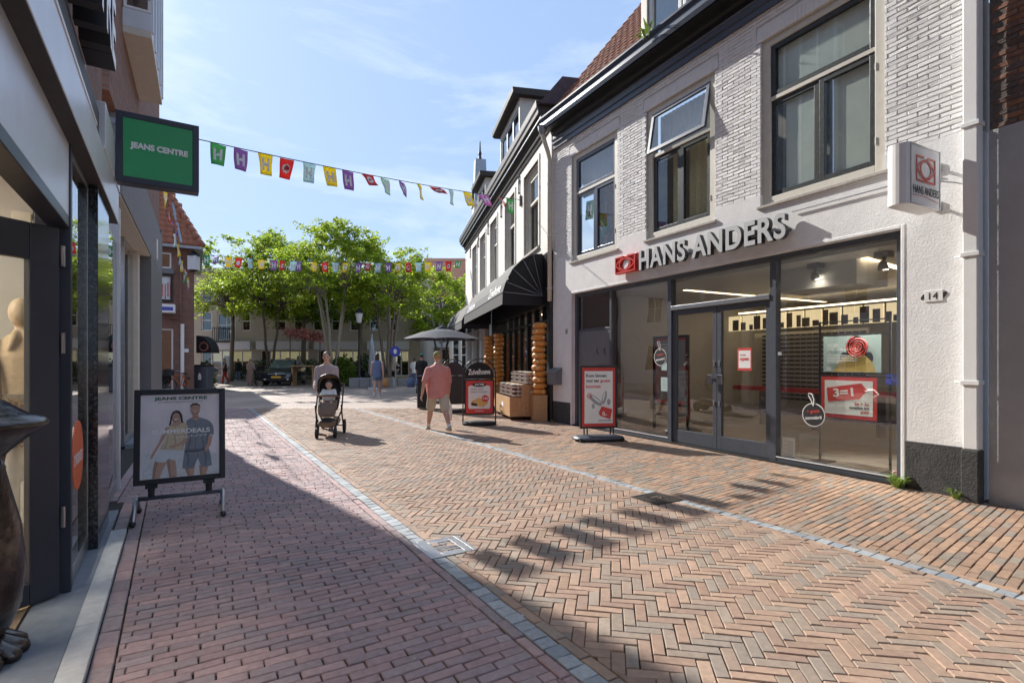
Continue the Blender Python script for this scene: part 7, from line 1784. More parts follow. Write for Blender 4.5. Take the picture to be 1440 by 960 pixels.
mb = MB(); text(mb, 'SUMMERDEALS', BP(-.24, .475, T + .003), e, upv, w=.49, h=.046, depth=.0006, off=.03); mb.tube([BP(-.05 + .0035 * k + .006 * math.sin(k * .55), .435 + .011 * math.cos(k * .55 + .004 * k * k) + .0002 * k, T + .003) for k in range(80)], .0016, 4); mb.build('print_slogan', 'white_print', sh)
mb = MB()
for a in (-.24, .24): mb.box(G, a - .05, a + .05, -.03, .02, -.035, -.001)
mb.build('clip', 'black_rubber', jb, bev=.004)
for a in (-.24, .24):
    mb = MB(); mb.tube([BP(a, -.034, 0), BP(a, -.11, 0)], .028, 10); mb.tube([BP(a, -.045 - .012 * k, 0) for k in range(2)], .032, 10); mb.build('spring', 'black_rubber', jb)
b0, b1 = BP(-.36, -.125, 0), BP(.36, -.125, 0); mb = MB(); mb.tube([b0, b1], .02, 10); mb.build('crossbar', 'anthracite', jb, smooth=True)
for a in (-.36, .36):
    q = BP(a, -.125, 0); mb = MB(); d = nf; f0 = Vector((q.x, q.y, .025)) - d * .26; f1 = Vector((q.x, q.y, .025)) + d * .26
    mb.tube([f0, f0.lerp(q, .5) + ZU * .02, q - d * .06, q + d * .06, f1.lerp(q, .5) + ZU * .02, f1], .02, 8); lg_ = mb.build('foot', 'steel', jb, smooth=True)
    mb = MB(); mb.caps(f1 - d * .02, .024, f1 + d * .03, .024); mb.caps(f0 + d * .02, .024, f0 - d * .03, .024); mb.build('rubber_cap', 'black_rubber', lg_, smooth=True)
# ---- hearing test board on a water-filled base
c = gp(842, 619); e2 = Vector((.985, .17, 0)).normalized(); nf2 = Vector((e2.y, -e2.x, 0))
hb = root('pavement_board', c, 'black framed hearing test poster board on a heavy grey base before the optician', 'advertising board', 'poster boards on the pavement')
def HP(a, b, n): return c + e2 * a + ZU * (b + .23) + nf2 * n
G = PF(lambda s_, n_, z_: HP(s_, z_, n_)); W3, HH = .37, 1.19
mb = MB(); bars(mb, G, -W3, W3, 0, HH, -.03, .015, .035); mb.build('frame', 'black_metal', hb, bev=.004)
mb = MB(); mb.box(G, -W3 + .03, W3 - .03, -.02, -.004, .03, HH - .03); sh = mb.build('poster', 'red_print', hb)
def hl_(name, m_, polys, n):
    mb = MB()
    for p_ in polys: flat(mb, HP, p_, n)
    return mb.build(name, m_, sh, recalc=False)
x0, x1, y0, y1 = -.28, .28, .095, HH - .105
hl_('print_field', 'white_print', [[(x0, y0), (x1, y0), (x1, y1), (x0, y1)]], -.003)
hl_('print_shade', 'flag_white', [[(x0, y0), (x1, y0), (x1, .45), (.1, .55), (-.1, .42), (x0, .5)], ], -.0027)
mb = MB(); text(mb, 'Kom binnen', HP(x0 + .03, .97, -.0025), e2, ZU, h=.062, depth=.0005, off=.028); wv_ = text(mb, 'voor een', HP(x0 + .03, .875, -.0025), e2, ZU, w=.255, h=.045, depth=.0005, off=.024); text(mb, 'HANS ANDERS', HP(x1 - .03, .135, -.0025), e2, ZU, h=.028, depth=.0005, align='r'); mb.build('print_black', 'black_print', sh)
mb = MB(); text(mb, 'gratis', HP(x0 + .31, .862, -.0025), e2, ZU, w=.20, h=.066, depth=.0005, off=.028); text(mb, 'hoortest', HP(x0 + .03, .765, -.0025), e2, ZU, h=.062, depth=.0005, off=.028); mb.build('print_red', 'red_print', sh)
hl_('print_devices', 'grey_print', [ell(-.06, .53, .06, .15, 16, .9), ell(.11, .58, .045, .13, 16, -.25), ell(-.11, .42, .03, .05, 12), ell(.20, .50, .035, .06, 12)], -.0022)
hl_('print_device_shine', 'white_print', [ell(-.05, .55, .02, .11, 14, .9), ell(.10, .60, .015, .09, 14, -.25)], -.0018)
hl_('print_tag', 'red_print', [[(.0, .30), (.06, .42), (.27, .36), (.23, .17), (.02, .24)]], -.0015)
mb = MB(); tt = np.linspace(0, 18, 60); mb.tube([HP(-.18 + (.055 * q / 18 + .003) * math.cos(q), .62 + (.055 * q / 18 + .003) * math.sin(q), -.0015) for q in tt], .004, 4); mb.build('print_spiral', 'red_print', sh)
mb = MB(); text(mb, '0,-', HP(.06, .24, -.001), e2 - ZU * .22, ZU + e2 * .22, h=.085, depth=.0005, off=.04); mb.build('print_price', 'white_print', sh)
for a in (-.26, .26):
    for q in (-.03, .03):
        mb = MB(); mb.tube([HP(a + q, -.001, 0), HP(a + q, -.115, 0)], .014, 8); mb.build('spring', 'black_rubber', hb)
mb = MB()
rg_ = [(-.50, .04, .13, .02), (-.40, .10, .26, .10), (-.05, .115, .30, .115), (.36, .10, .26, .10), (.46, .05, .14, .03)]
mb.loft([(c + e2 * a + ZU * .055, nf2 * w_ * .9, ZU * h_ * .5) for a, h_, w_, _ in rg_], 14); mb.build('base', 'anthracite', hb, smooth=True)
mb = MB()
for a in (-.42, .40): mb.lathe(c + e2 * a + nf2 * .2 + ZU * .04, [(.04, -.02), (.04, .02)], 12, axis=e2)
mb.build('base_wheel', 'black_rubber', hb)
# ---- round-topped swing signs of the cheese shop
def swing_sign(P, rz, label, front):
    rt = root('pavement_board', P, label, 'advertising board', 'poster boards on the pavement'); ex = Vector((math.cos(rz), math.sin(rz), 0)); ny = Vector((ex.y, -ex.x, 0))
    Q = lambda a, b, n: P + ex * a + ZU * b + ny * n
    mb = MB(); R0 = .385; pts = [Q(-R0, .06, 0), Q(-R0, .6, 0), Q(-R0, 1.18, 0)] + [Q(-R0 * math.cos(t), 1.18 + R0 * math.sin(t), 0) for t in np.linspace(.15, math.pi - .15, 14)] + [Q(R0, 1.18, 0), Q(R0, .6, 0), Q(R0, .06, 0)]
    mb.tube(pts, .015, 8); mb.build('hoop', 'black_metal', rt, smooth=True)
    mb = MB(); tt = np.linspace(0, math.pi, 16); half = [(-.34 * math.cos(t), 1.14 + .34 * math.sin(t)) for t in tt]; G_ = PF(lambda s_, n_, z_: Q(s_, z_, n_)); mb.prism(G_, half + [(.34, 1.09), (-.34, 1.09)], -.012, .012); arch = mb.build('arch_panel', 'black_metal', rt)
    mb = MB(); bars(mb, G_, -.35, .35, .24, 1.075, -.018, .018, .03); mb.build('frame', 'black_metal', rt)
    if front:
        mb = MB(); text(mb, 'Zuivelhoeve', Q(0, 1.19, .0125), ex + ZU * .03, ZU, w=.52, h=.13, depth=.001, off=.02, align='c'); mb.build('lettering', 'white_print', arch)
        mb = MB(); mb.box(G_, -.32, .32, -.01, .008, .27, 1.045); sh_ = mb.build('poster', 'red_print', rt)
        def pr2(name, m_, polys, n):
            mb = MB()
            for p_ in polys: mb.add([Q(a, b, n) for a, b in p_], [tuple(range(len(p_)))])
            return mb.build(name, m_, sh_, recalc=False)
        pr2('print_field', 'flag_white', [[(-.24, .38), (.24, .38), (.26, .42), (.26, .90), (.22, .93), (-.22, .93), (-.26, .90), (-.26, .42)]], .0088)
        pr2('print_badge', 'black_print', [ell(0, .95, .17, .055)], .0094)
        pr2('print_cheese', 'yellow_cheese_print', [[(-.19, .46), (.10, .42), (.20, .50), (.20, .58), (-.02, .64), (-.18, .56)]], .0094); pr2('print_rind', 'hair_brown', [[(-.19, .46), (-.05, .44), (-.05, .50), (-.19, .53)]], .0098)
        pr2('print_price_disc', 'red_print', [ell(.14, .62, .085, .085)], .010)
        mb = MB(); text(mb, 'ACTIE', Q(0, .928, .0098), ex, ZU, w=.22, h=.052, depth=.0006, align='c', off=.03); text(mb, '9.95', Q(.14, .60, .0104), ex, ZU, w=.12, h=.05, depth=.0006, align='c', off=.03); text(mb, 'Zuivelhoeve', Q(0, .315, .0084), ex, ZU, w=.2, h=.03, depth=.0006, align='c'); mb.build('print_white', 'white_print', sh_)
        mb = MB(); text(mb, 'HOEVE GOUD', Q(-.2, .82, .0094), ex, ZU, w=.3, h=.05, depth=.0006, off=.02); text(mb, 'ROMBOUT EN ROMEE', Q(-.2, .755, .0094), ex, ZU, w=.38, h=.042, depth=.0006, off=.02); mb.build('print_grey', 'grey_print', sh_)
    else:
        mb = MB(); mb.box(G_, -.32, .32, -.01, .01, .27, 1.045); mb.build('poster', 'black_print', rt)
    mb = MB(); mb.lathe(P, [(.40, 0), (.41, .05), (.36, .085), (.1, .10)], 24, sx=1, sy=.62); mb.build('base', 'black_rubber', rt, smooth=True); return rt
swing_sign(gp(674, 597), R(4), 'round-topped red swing sign ACTIE before the cheese crate', True)
swing_sign(Vector((-1.72, 15.6, 0)), R(16), 'second round-topped swing sign seen dark from behind the man in pink', False)
P = Vector((-2.72, 16.8, 0)); tb2 = root('black_bin', P, 'plain black box bin on the paving left of the man in pink', 'bin')
mb = MB(); mb.box(W0, P.x - .26, P.x + .26, P.y - .2, P.y + .2, .03, .98); mb.build('body', 'black_rubber', tb2, bev=.03); mb = MB(); mb.box(W0, P.x - .28, P.x + .28, P.y - .22, P.y + .22, .985, 1.05); mb.build('lid', 'black_metal', tb2, bev=.02)

# ================================================================ bunting
def bunting(P0, P1, label, flags, sag, w_, h_, seed, flut=.25):
    """flags: (fraction along, colour, kind, twist, lift)"""
    P0 = Vector(P0); P1 = Vector(P1); rt = root('bunting', P0, label, 'bunting', 'bunting across the street'); rg = random.Random(seed)
    pos = lambda t: P0.lerp(P1, t) - ZU * (sag * 4 * t * (1 - t))
    mb = MB(); mb.tube([pos(t) for t in np.linspace(0, 1, 50)], .010, 5); mb.build('cord', 'rope', rt)
    d = (P1 - P0); d.z = 0; d.normalize(); nn = Vector((d.y, -d.x, 0))
    for t, colr, kind, tw, lift in flags:
        c = pos(t) - ZU * .01; xd = (d * math.cos(tw) + nn * math.sin(tw)).normalized(); dn = (-ZU * math.cos(lift) + nn * math.sin(lift) + d * rg.uniform(-.12, .12)).normalized(); zn = xd.cross(-dn).normalized()
        g_ = MB(); vs = []; ph = rg.uniform(0, 6)
        F_ = lambda a, b, n: c + xd * a * (1 - .22 * b / h_) + dn * b + zn * (n + .02 * math.sin(ph + 5 * b / h_ + 9 * a))
        for j in range(7):
            for i in range(5): vs.append(F_(-w_ / 2 + w_ * i / 4, h_ * j / 6, 0))
        g_.add(vs, [(5 * j + i, 5 * j + i + 1, 5 * j + i + 6, 5 * j + i + 5) for j in range(6) for i in range(4)])
        f = g_.build('flag', 'flag_' + colr, rt, smooth=True, recalc=False); s_ = f.modifiers.new('solidify', 'SOLIDIFY'); s_.thickness = .003; s_.offset = 0
        for sg in (1, -1):
            g_ = MB(); n_ = .004 * sg
            if kind == 'H':
                for a0, a1, b0, b1 in ((-.30, -.12, .2, .78), (.12, .30, .2, .78), (-.12, .12, .42, .56)):
                    vs = []; k = 4
                    for j in range(k + 1): vs += [F_(a0 * w_, (b0 + (b1 - b0) * j / k) * h_, n_), F_(a1 * w_, (b0 + (b1 - b0) * j / k) * h_, n_)]
                    g_.add(vs, [(2 * j, 2 * j + 1, 2 * j + 3, 2 * j + 2) for j in range(k)])
            else:
                for q in ([(0 + .30 * w_ * math.cos(u), .5 * h_ + .24 * h_ * math.sin(u) * (1 + .12 * math.cos(5 * u))) for u in np.linspace(0, 2 * math.pi, 15)[:-1]],): g_.add([F_(a, b, n_) for a, b in q], [tuple(range(len(q)))])
            o_ = g_.build('letter' if kind == 'H' else 'emblem', 'flag_white', f, recalc=False)
            if kind != 'H':
                g_ = MB()
                for q in (ell(-.02 * w_, .49 * h_, .17 * w_, .06 * h_, 10, .2), ell(.14 * w_, .44 * h_, .07 * w_, .05 * h_, 8), ell(-.14 * w_, .58 * h_, .03 * w_, .07 * h_, 6), ell(.08 * w_, .58 * h_, .03 * w_, .07 * h_, 6)): g_.add([F_(a, b, n_ * 1.8) for a, b in q], [tuple(range(len(q)))])
                g_.build('emblem_print', 'flag_' + colr, f, recalc=False)
    return rt
def solve(P0, P1, px):                      # fraction of the plan line seen at a picture column
    tx = (px - 720) / FPX; a = P0.x - tx * P0.y; b = (P1.x - P0.x) - tx * (P1.y - P0.y); return -a / b
s_, Y_ = hit(FZ, 731, .05); Pz = FZ.p(s_, .05, H + (508 - 281) / FPX * Y_)
Pa = Vector((-5.99, 10.1, 5.62)); Pl = Pa + (Pa - Pz) * .09; Pl.z = 5.70
near = [(307, 'green', 'H', .1, .1), (339, 'purple', 'H', -.1, .0), (373, 'yellow', 'H', .0, .05), (404, 'red', 'E', .1, -.05), (435, 'blue', 'H', 0, .05), (463, 'yellow', 'H', .3, .1), (489, 'purple', 'H', .1, 0), (516, 'red', 'E', .2, .75), (541, 'mint', 'H', -.3, .3), (565, 'purple', 'H', -.5, .35), (589, 'yellow', 'H', -.6, .3), (611, 'red', 'E', .7, .95), (634, 'blue', 'H', -.5, .2), (657, 'yellow', 'H', .2, .3), (679, 'pink', 'H', .5, .6), (702, 'red', 'E', -.8, .7), (718, 'green', 'H', .2, 0)]
bn1 = bunting(Pl, Pz, 'near string of coloured H flags from the green sign to the cheese shop wall', [(solve(Pl, Pz, p_), c_, k_, a_, b_) for p_, c_, k_, a_, b_ in near], .10, .285, .43, 3)
mb = MB(); mb.box(FZ, s_ - .06, s_ + .06, .001, .06, Pz.z - .18, Pz.z + .12); mb.build('bracket', 'iron_dark', bn1)
Pq = Vector((-16.15, 26.9, 6.95)); s2_, Y2_ = hit(FZ, 657, .05); Pr = FZ.p(s2_, .05, H + (508 - 366) / FPX * Y2_)
cols = ['green', 'purple', 'yellow', 'red', 'blue', 'yellow', 'purple', 'red', 'blue', 'purple', 'yellow', 'red', 'blue', 'yellow', 'purple', 'red', 'blue', 'purple', 'yellow', 'red', 'blue', 'yellow', 'purple', 'red', 'green']
pxs = [290, 305, 321, 336, 351, 367, 385, 397, 413, 421, 442, 457, 472, 486, 504, 517, 532, 546, 560, 574, 588, 602, 618, 631, 645]
rgb2 = random.Random(4)
bunting(Pq, Pr, 'far string of coloured H flags before the trees', [(solve(Pq, Pr, p_), c_, 'E' if c_ == 'red' else 'H', rgb2.uniform(-.5, .5), rgb2.choice((0, .05, .1, .6))) for p_, c_ in zip(pxs, cols)], .28, .34, .50, 5)
Pw = at(226, 236, 14.3); Pv = FH.p(-.2, .5, 5.4)
bunting(Pw, Pv, 'steep string of flags along the brick house gutter', [(t_, c_, 'H', rgb2.uniform(-.6, .6), rgb2.uniform(-.2, .3)) for t_, c_ in zip(np.linspace(.1, .95, 11), ['yellow', 'red', 'purple', 'blue', 'yellow', 'blue', 'yellow', 'red', 'green', 'yellow', 'pink'])], .3, .30, .46, 6)

# ================================================================ people
def person(name, P, rz, h, label, skin='skin', top='black_cloth', sleeve=.55, bottom='denim', legcut=1.0, shoes='white_cloth', hair='hair_brown', hairlen=0, cap=None, girth=1.0, belly=0.,
           legs=((.35, .1), (-.3, .35)), arms=((-.35, .25, .15), (.3, .35, .15)), lean=.03, coat=0, group=None, vox=.011, facing=True, bend=0., skirt=False, headturn=0.):
    """legs/arms: (swing forward in radians, bend, spread) for left (-x) then right (+x). rz: heading, 0 faces +y."""
    k = h / 1.78; rt = root(name, (P[0], P[1], 0), label, 'person', group)
    c_, s_ = math.cos(rz), math.sin(rz); rx = Vector((c_, s_, 0)); fy = Vector((-s_, c_, 0)); B = Vector((P[0], P[1], 0))
    hip = .93; lo = []
    # legs first: find how low the pelvis rides
    for sg, (sw, bd) in zip((-1, 1), legs):
        kz = -.44 * math.cos(sw); az = kz - .42 * math.cos(sw - bd); lo.append(az)
    hip = -min(lo) + .085
    def W(x, y, z): return B + (rx * x + fy * y + ZU * z) * k
    tl = lambda z: math.tan(lean + bend) * max(0, z - .0)
    def T(x, y, z):                            # torso point, z above the hips, leaning forward
        a = lean + bend; return W(x, y * math.cos(a) + z * math.sin(a), hip + z * math.cos(a) - y * math.sin(a))
    a_ = lean + bend; fT = (fy * math.cos(a_) - ZU * math.sin(a_)); g = girth
    def tors(mb, off, z0=-.08, z1=.60, bl=belly):
        R_ = [(-.15, .172, .128), (-.08, .172, .125), (.0, .165, .12), (.12, .155, .112), (.26, .165, .115), (.38, .180, .118), (.45, .172, .108), (.505, .135, .088), (.555, .085, .07), (.60, .062, .06)]
        rr = []
        for z, a, b in R_:
            if z < z0 - .03 or z > z1 + .001: continue
            fb = math.exp(-((z - .12) / .14) ** 2) * bl; rr.append((T(0, fb * .5, z), rx * (a * g + off + fb * .35) * k, fT * (b * g + off + fb * .6) * k))
        mb.loft(rr, 18)
    J = {}
    for sg, (sw, bd) in zip((-1, 1), legs):
        h0 = W(sg * .092 * g, 0, hip - .02); kn = h0 + (fy * math.sin(sw) - ZU * math.cos(sw)) * .44 * k; an = kn + (fy * math.sin(sw - bd) - ZU * math.cos(sw - bd)) * .42 * k
        J['h', sg], J['k', sg], J['a', sg] = h0, kn, an
    for sg, ar in zip((-1, 1), arms):
        sw, bd, sp = ar; sh = T(sg * .195 * (g * .5 + .5), 0, .455); d1 = (fy * math.sin(sw) - ZU * math.cos(sw) * math.cos(sp) + rx * sg * math.sin(sp)).normalized(); el = sh + d1 * .30 * k
        d2 = (fy * math.sin(sw + bd) - ZU * math.cos(sw + bd) * math.cos(sp * .5) + rx * sg * math.sin(sp * .5)).normalized(); wr_ = el + d2 * .26 * k; J['s', sg], J['e', sg], J['w', sg], J['d', sg] = sh, el, wr_, d2
    gl = .6 + .4 * g
    mb = MB(); tors(mb, 0)
    hc = T(0, .02, .72) + fy * .01 * k
    ct, st_ = math.cos(headturn), math.sin(headturn); hx = rx * ct + fy * st_; hy = fy * ct - rx * st_
    mb.caps(T(0, 0, .53), .064 * k * gl, T(0, .01, .64), .056 * k * gl)
    q = Matrix((hx, hy, ZU)).transposed(); mb.ball(hc + ZU * .02 * k, .076 * k, .095 * k, .105 * k, 16, 12, rot=q); mb.ball(hc + hy * .02 * k - ZU * .05 * k, .06 * k, .072 * k, .068 * k, 14, 10, rot=q)
    mb.ball(hc + hy * .098 * k - ZU * .012 * k, .015 * k, .022 * k, .026 * k, 8, 6, rot=q)
    for sg in (-1, 1): mb.ball(hc + hx * sg * .079 * k - ZU * .005 * k, .011 * k, .02 * k, .032 * k, 8, 6, rot=q)
    for sg in (-1, 1):
        mb.caps(J['h', sg], .092 * k * gl, J['k', sg], .058 * k * gl); mb.caps(J['k', sg], .056 * k * gl, J['k', sg].lerp(J['a', sg], .35) - fy * .018 * k, .058 * k * gl); mb.caps(J['k', sg].lerp(J['a', sg], .35) - fy * .018 * k, .056 * k * gl, J['a', sg], .036 * k)
        mb.caps(J['a', sg] - ZU * .03 * k, .036 * k, J['a', sg] + fy * .13 * k - ZU * .052 * k, .028 * k)
        mb.caps(J['s', sg], .055 * k * gl, J['e', sg], .043 * k * gl); mb.caps(J['e', sg], .042 * k * gl, J['w', sg], .028 * k)
        d = J['d', sg]; w_ = J['w', sg]; side = d.cross(rx * sg).normalized(); pin = -rx * sg
        mb.loft([(w_, rx * .018 * k, side * .026 * k), (w_ + d * .045 * k, rx * .017 * k, side * .040 * k), (w_ + d * .085 * k, rx * .014 * k, side * .040 * k)], 10)
        for f_ in range(4):
            o_ = side * (.030 - .020 * f_) * k; L_ = (.070, .080, .074, .058)[f_] * k; p0 = w_ + d * .082 * k + o_; p1 = p0 + (d * .85 + pin * .3).normalized() * L_ * .5; p2 = p1 + (d * .6 + pin * .8).normalized() * L_ * .5
            mb.caps(p0, .0095 * k, p1, .009 * k, 7); mb.caps(p1, .009 * k, p2, .0075 * k, 7)
        t0 = w_ + d * .03 * k + side * .032 * k; t1 = t0 + (d * .6 + side * .7 + pin * .3).normalized() * .04 * k; mb.caps(t0, .012 * k, t1, .010 * k, 7); mb.caps(t1, .010 * k, t1 + (d * .9 + pin * .4).normalized() * .03 * k, .008 * k, 7)
    remesh_obj(mb, 'body', skin, rt, vox * k, 4)
    # clothing, a little outside the body
    mb = MB(); tors(mb, .028, -.16 if not coat else -.05, .56)
    for sg in (-1, 1):
        s0, e0, w0_ = J['s', sg], J['e', sg], J['w', sg]
        if sleeve > 0:
            p1 = s0.lerp(e0, min(1, sleeve * 2 if sleeve < .5 else 1)) if sleeve < .6 else e0
            mb.caps(s0, .066 * k * gl, p1 if sleeve < .6 else e0, (.066 if sleeve < .6 else .056) * k * gl)
            if sleeve >= .9: mb.caps(e0, .056 * k * gl, w0_, .042 * k)
    [mb.caps(T(sg * .07, 0, .525), .05 * k, T(sg * .18, 0, .455), .062 * k) for sg in (-1, 1)] if sleeve > 0 else None
    if coat: mb.loft([(T(0, 0, .05), rx * .20 * k, fT * .15 * k), (W(0, 0, hip - .3), rx * .23 * k, fy * .20 * k), (W(0, 0, coat), rx * .25 * k, fy * .24 * k)], 18)
    remesh_obj(mb, 'shirt' if not coat else 'coat', top, rt, .014 * k, 5)
    if not coat:
        mb = MB()
        fb = belly * .25; mb.loft([(T(0, 0, -.02), rx * (.165 * g + .008) * k, fT * (.12 * g + .008) * k), (T(0, 0, -.06), rx * (.168 * g + .012) * k, fT * (.128 * g + .010) * k), (T(0, 0, -.13), rx * (.16 * g + .02) * k, fT * (.12 * g + .015) * k)], 16)
        for sg in (-1, 1):
            e_ = J['h', sg].lerp(J['k', sg], min(1, legcut * 2)); wid = .10 if legcut < .5 else .086
            mb.caps(J['h', sg], .106 * k * gl, e_, wid * k * gl if legcut < .5 else .075 * k * gl)
            if legcut > .5: mb.caps(J['k', sg], .075 * k * gl, J['a', sg] + ZU * .02 * k, .058 * k * gl)
        remesh_obj(mb, 'shorts' if legcut < .6 else 'trousers', bottom, rt, .013 * k, 5)
    for sg in (-1, 1):
        A = J['a', sg]; mb = MB(); tilt = 0
        mb.loft([(A - fy * .055 * k - ZU * .045 * k, rx * .036 * k, ZU * .042 * k), (A + fy * .0 * k - ZU * .042 * k, rx * .044 * k, ZU * .05 * k), (A + fy * .09 * k - ZU * .055 * k, rx * .048 * k, ZU * .036 * k), (A + fy * .165 * k - ZU * .065 * k, rx * .038 * k, ZU * .024 * k), (A + fy * .19 * k - ZU * .07 * k, rx * .015 * k, ZU * .012 * k)], 12); mb.build('shoe', shoes, rt, smooth=True)
        if legcut < .6:
            mb = MB(); mb.tube([A - ZU * .01 * k, A + (J['k', sg] - A).normalized() * .11 * k], [.047 * k, .044 * k], 10); mb.build('sock', 'white_cloth', rt, smooth=True)
    mb = MB()
    if hairlen >= 0:
        mb.ball(hc + ZU * .038 * k - hy * .014 * k, .084 * k, .098 * k, .098 * k, 16, 10, rot=q)
        if hairlen > 0: mb.loft([(hc + ZU * .02 * k - hy * .05 * k, hx * .082 * k, hy * .06 * k), (hc - ZU * hairlen * .5 * k - hy * .075 * k, hx * .10 * k, hy * .05 * k), (hc - ZU * hairlen * k - hy * .085 * k, hx * .07 * k, hy * .03 * k)], 12)
        remesh_obj(mb, 'hair', hair, rt, .013 * k, 3)
    if hairlen >= 0 or True:
        mb = MB()
        for sg in (-1, 1): mb.ball(hc + hx * sg * .031 * k + hy * .088 * k + ZU * .012 * k, .011 * k, .008 * k, .007 * k, 8, 6, rot=q)
        mb.build('eyes', 'hair_brown', rt, smooth=True); mb = MB(); mb.ball(hc + hy * .088 * k - ZU * .058 * k, .022 * k, .010 * k, .006 * k, 8, 6, rot=q); mb.build('mouth', 'rose_cloth', rt, smooth=True)
    if cap:
        mb = MB(); mb.ball(hc + ZU * .05 * k - hy * .004 * k, .088 * k, .104 * k, .088 * k, 16, 10, rot=q); mb.loft([(hc + ZU * .045 * k + hy * .06 * k, hx * .075 * k, ZU * .012 * k), (hc + ZU * .03 * k + hy * .165 * k, hx * .06 * k, ZU * .006 * k)], 12); remesh_obj(mb, 'cap', cap, rt, .010 * k, 3)
    return rt, J, k, (rx, fy)
def bag(P, w_, h_, d_, m_, label, name='shopping_bag', rz=0, handle=.16):
    rt = root(name, P, label, 'bag'); F = Fr((P[0], P[1]), (math.cos(rz), math.sin(rz)), (-math.sin(rz), math.cos(rz))); z = P[2]
    mb = MB(); mb.loft([(Vector((P[0], P[1], z - handle)), F.u * w_ * .42, F.n * d_ * .5), (Vector((P[0], P[1], z - handle - h_ * .5)), F.u * w_ * .5, F.n * d_ * .62), (Vector((P[0], P[1], z - handle - h_)), F.u * w_ * .46, F.n * d_ * .5)], 12); mb.build('sack', m_, rt, smooth=True, bev=0)
    mb = MB()
    for e in (-.5, .5): mb.tube([Vector((P[0], P[1], z - handle - .01)) - F.u * w_ * .25 + F.n * d_ * e * .6, Vector((P[0], P[1], z)) + F.n * .01 * e, Vector((P[0], P[1], z - handle - .01)) + F.u * w_ * .25 + F.n * d_ * e * .6], .008, 6)
    mb.build('handle', m_, rt); return rt
# the man in pink, walking away
_, J, k, (rx, fy) = person('person', (-1.60, 11.45), R(24), 1.80, 'man in a pink T-shirt and beige shorts walking away with a white bag', 'skin', 'pink_shirt', .45, 'beige_cloth', .42, 'shoe_tan', 'hair_blond', 0, 'green_cap', 1.16, .12, ((.52, .10), (-.44, .34)), ((-.34, .45, .36), (.20, .22, .20)), .03, vox=.010)
bag(J['w', 1] + J['d', 1] * .10, .16, .34, .10, 'white_cloth', 'thin white plastic bag in the right hand of the man in pink', rz=R(20))
# the man behind the pushchair, facing us
SP = Vector((-3.72, 10.75, 0)); srz = R(180 + 12)
person('person', (-4.06, 11.62), R(180 + 14), 1.70, 'short-haired man in a mauve-grey jumper pushing the pushchair towards us', 'skin_light', 'mauve_knit', .95, 'black_cloth', 1.0, 'black_rubber', 'hair_brown', 0, None, 1.05, .05, ((.10, .1), (-.22, .2)), ((.35, .75, .06), (.35, .75, .06)), .06, vox=.011)
person('person', (-5.75, 22.6), R(6), 1.86, 'woman with long black hair and denim shorts walking away under the trees', 'skin_light', 'blue_cloth', 0, 'denim', .22, 'white_cloth', 'hair_brown', .28, None, .92, 0, ((-.22, .2), (.24, .05)), ((.25, .2, .2), (-.2, .15, .14)), .02, vox=.013)
bag(Vector((-5.36, 22.5, .95)), .30, .38, .16, 'paper_bag', 'brown paper bag carried by the woman in denim shorts', 'paper_bag')
person('person', (-4.15, 24.3), R(-8), 1.86, 'man in a black T-shirt and turquoise cap walking away beside the parasol', 'skin', 'black_cloth', .45, 'black_cloth', 1.0, 'black_rubber', 'hair_brown', 0, 'turquoise', 1.05, .03, ((-.25, .25), (.22, .05)), ((.2, .3, .2), (-.15, .2, .15)), .03, vox=.013)
bag(Vector((-4.62, 24.2, .90)), .36, .42, .2, 'blue_cloth', 'blue and white carrier bag in the hand of the man in black')
# far people on the left of the square
person('person', (*tp(302, 35.5),), R(150), 1.72, 'person in a blue shirt bending down before the beige building', 'skin', 'blue_cloth', .45, 'beige_cloth', .4, 'black_rubber', 'hair_brown', 0, None, 1.1, .05, ((.15, .05), (-.05, .05)), ((1.0, .1, .1), (1.0, .1, .1)), .1, bend=1.05, vox=.016)
person('person', (*tp(316, 36),), R(120), 1.72, 'blonde woman in red trousers and a black top by the beige building', 'skin_light', 'black_cloth', 0, 'red_cloth', 1.0, 'black_rubber', 'hair_blond', .2, None, .95, 0, ((.2, .1), (-.2, .15)), ((.2, .9, .1), (-.1, .3, .1)), .03, vox=.016)
person('person', (*tp(335, 40),), R(200), 1.70, 'person in a dark jacket and pale jeans before the lit shop window', 'skin', 'black_cloth', .95, 'denim', 1.0, 'white_cloth', 'hair_brown', .1, None, 1, 0, ((.1, .1), (-.1, .1)), ((.1, .3, .1), (-.1, .3, .1)), .03, vox=.016)
person('person', (*tp(352, 33.2),), R(215), 1.70, 'woman in a long taupe coat and pale headscarf pushing a pram', 'skin', 'rose_cloth', .95, 'black_cloth', 1.0, 'black_rubber', 'paper_label', .22, None, 1.05, 0, ((.1, .1), (-.1, .1)), ((.4, .8, .05), (.4, .8, .05)), .04, coat=.16, vox=.016)
person('person', (*tp(583, 33),), R(20), 1.74, 'distant person in pale clothes by the parked bicycle', 'skin', 'white_cloth', .45, 'blue_cloth', 1.0, 'black_rubber', 'hair_brown', .1, None, 1, 0, ((.2, .1), (-.2, .1)), ((.1, .3, .1), (-.1, .3, .1)), .03, vox=.018)

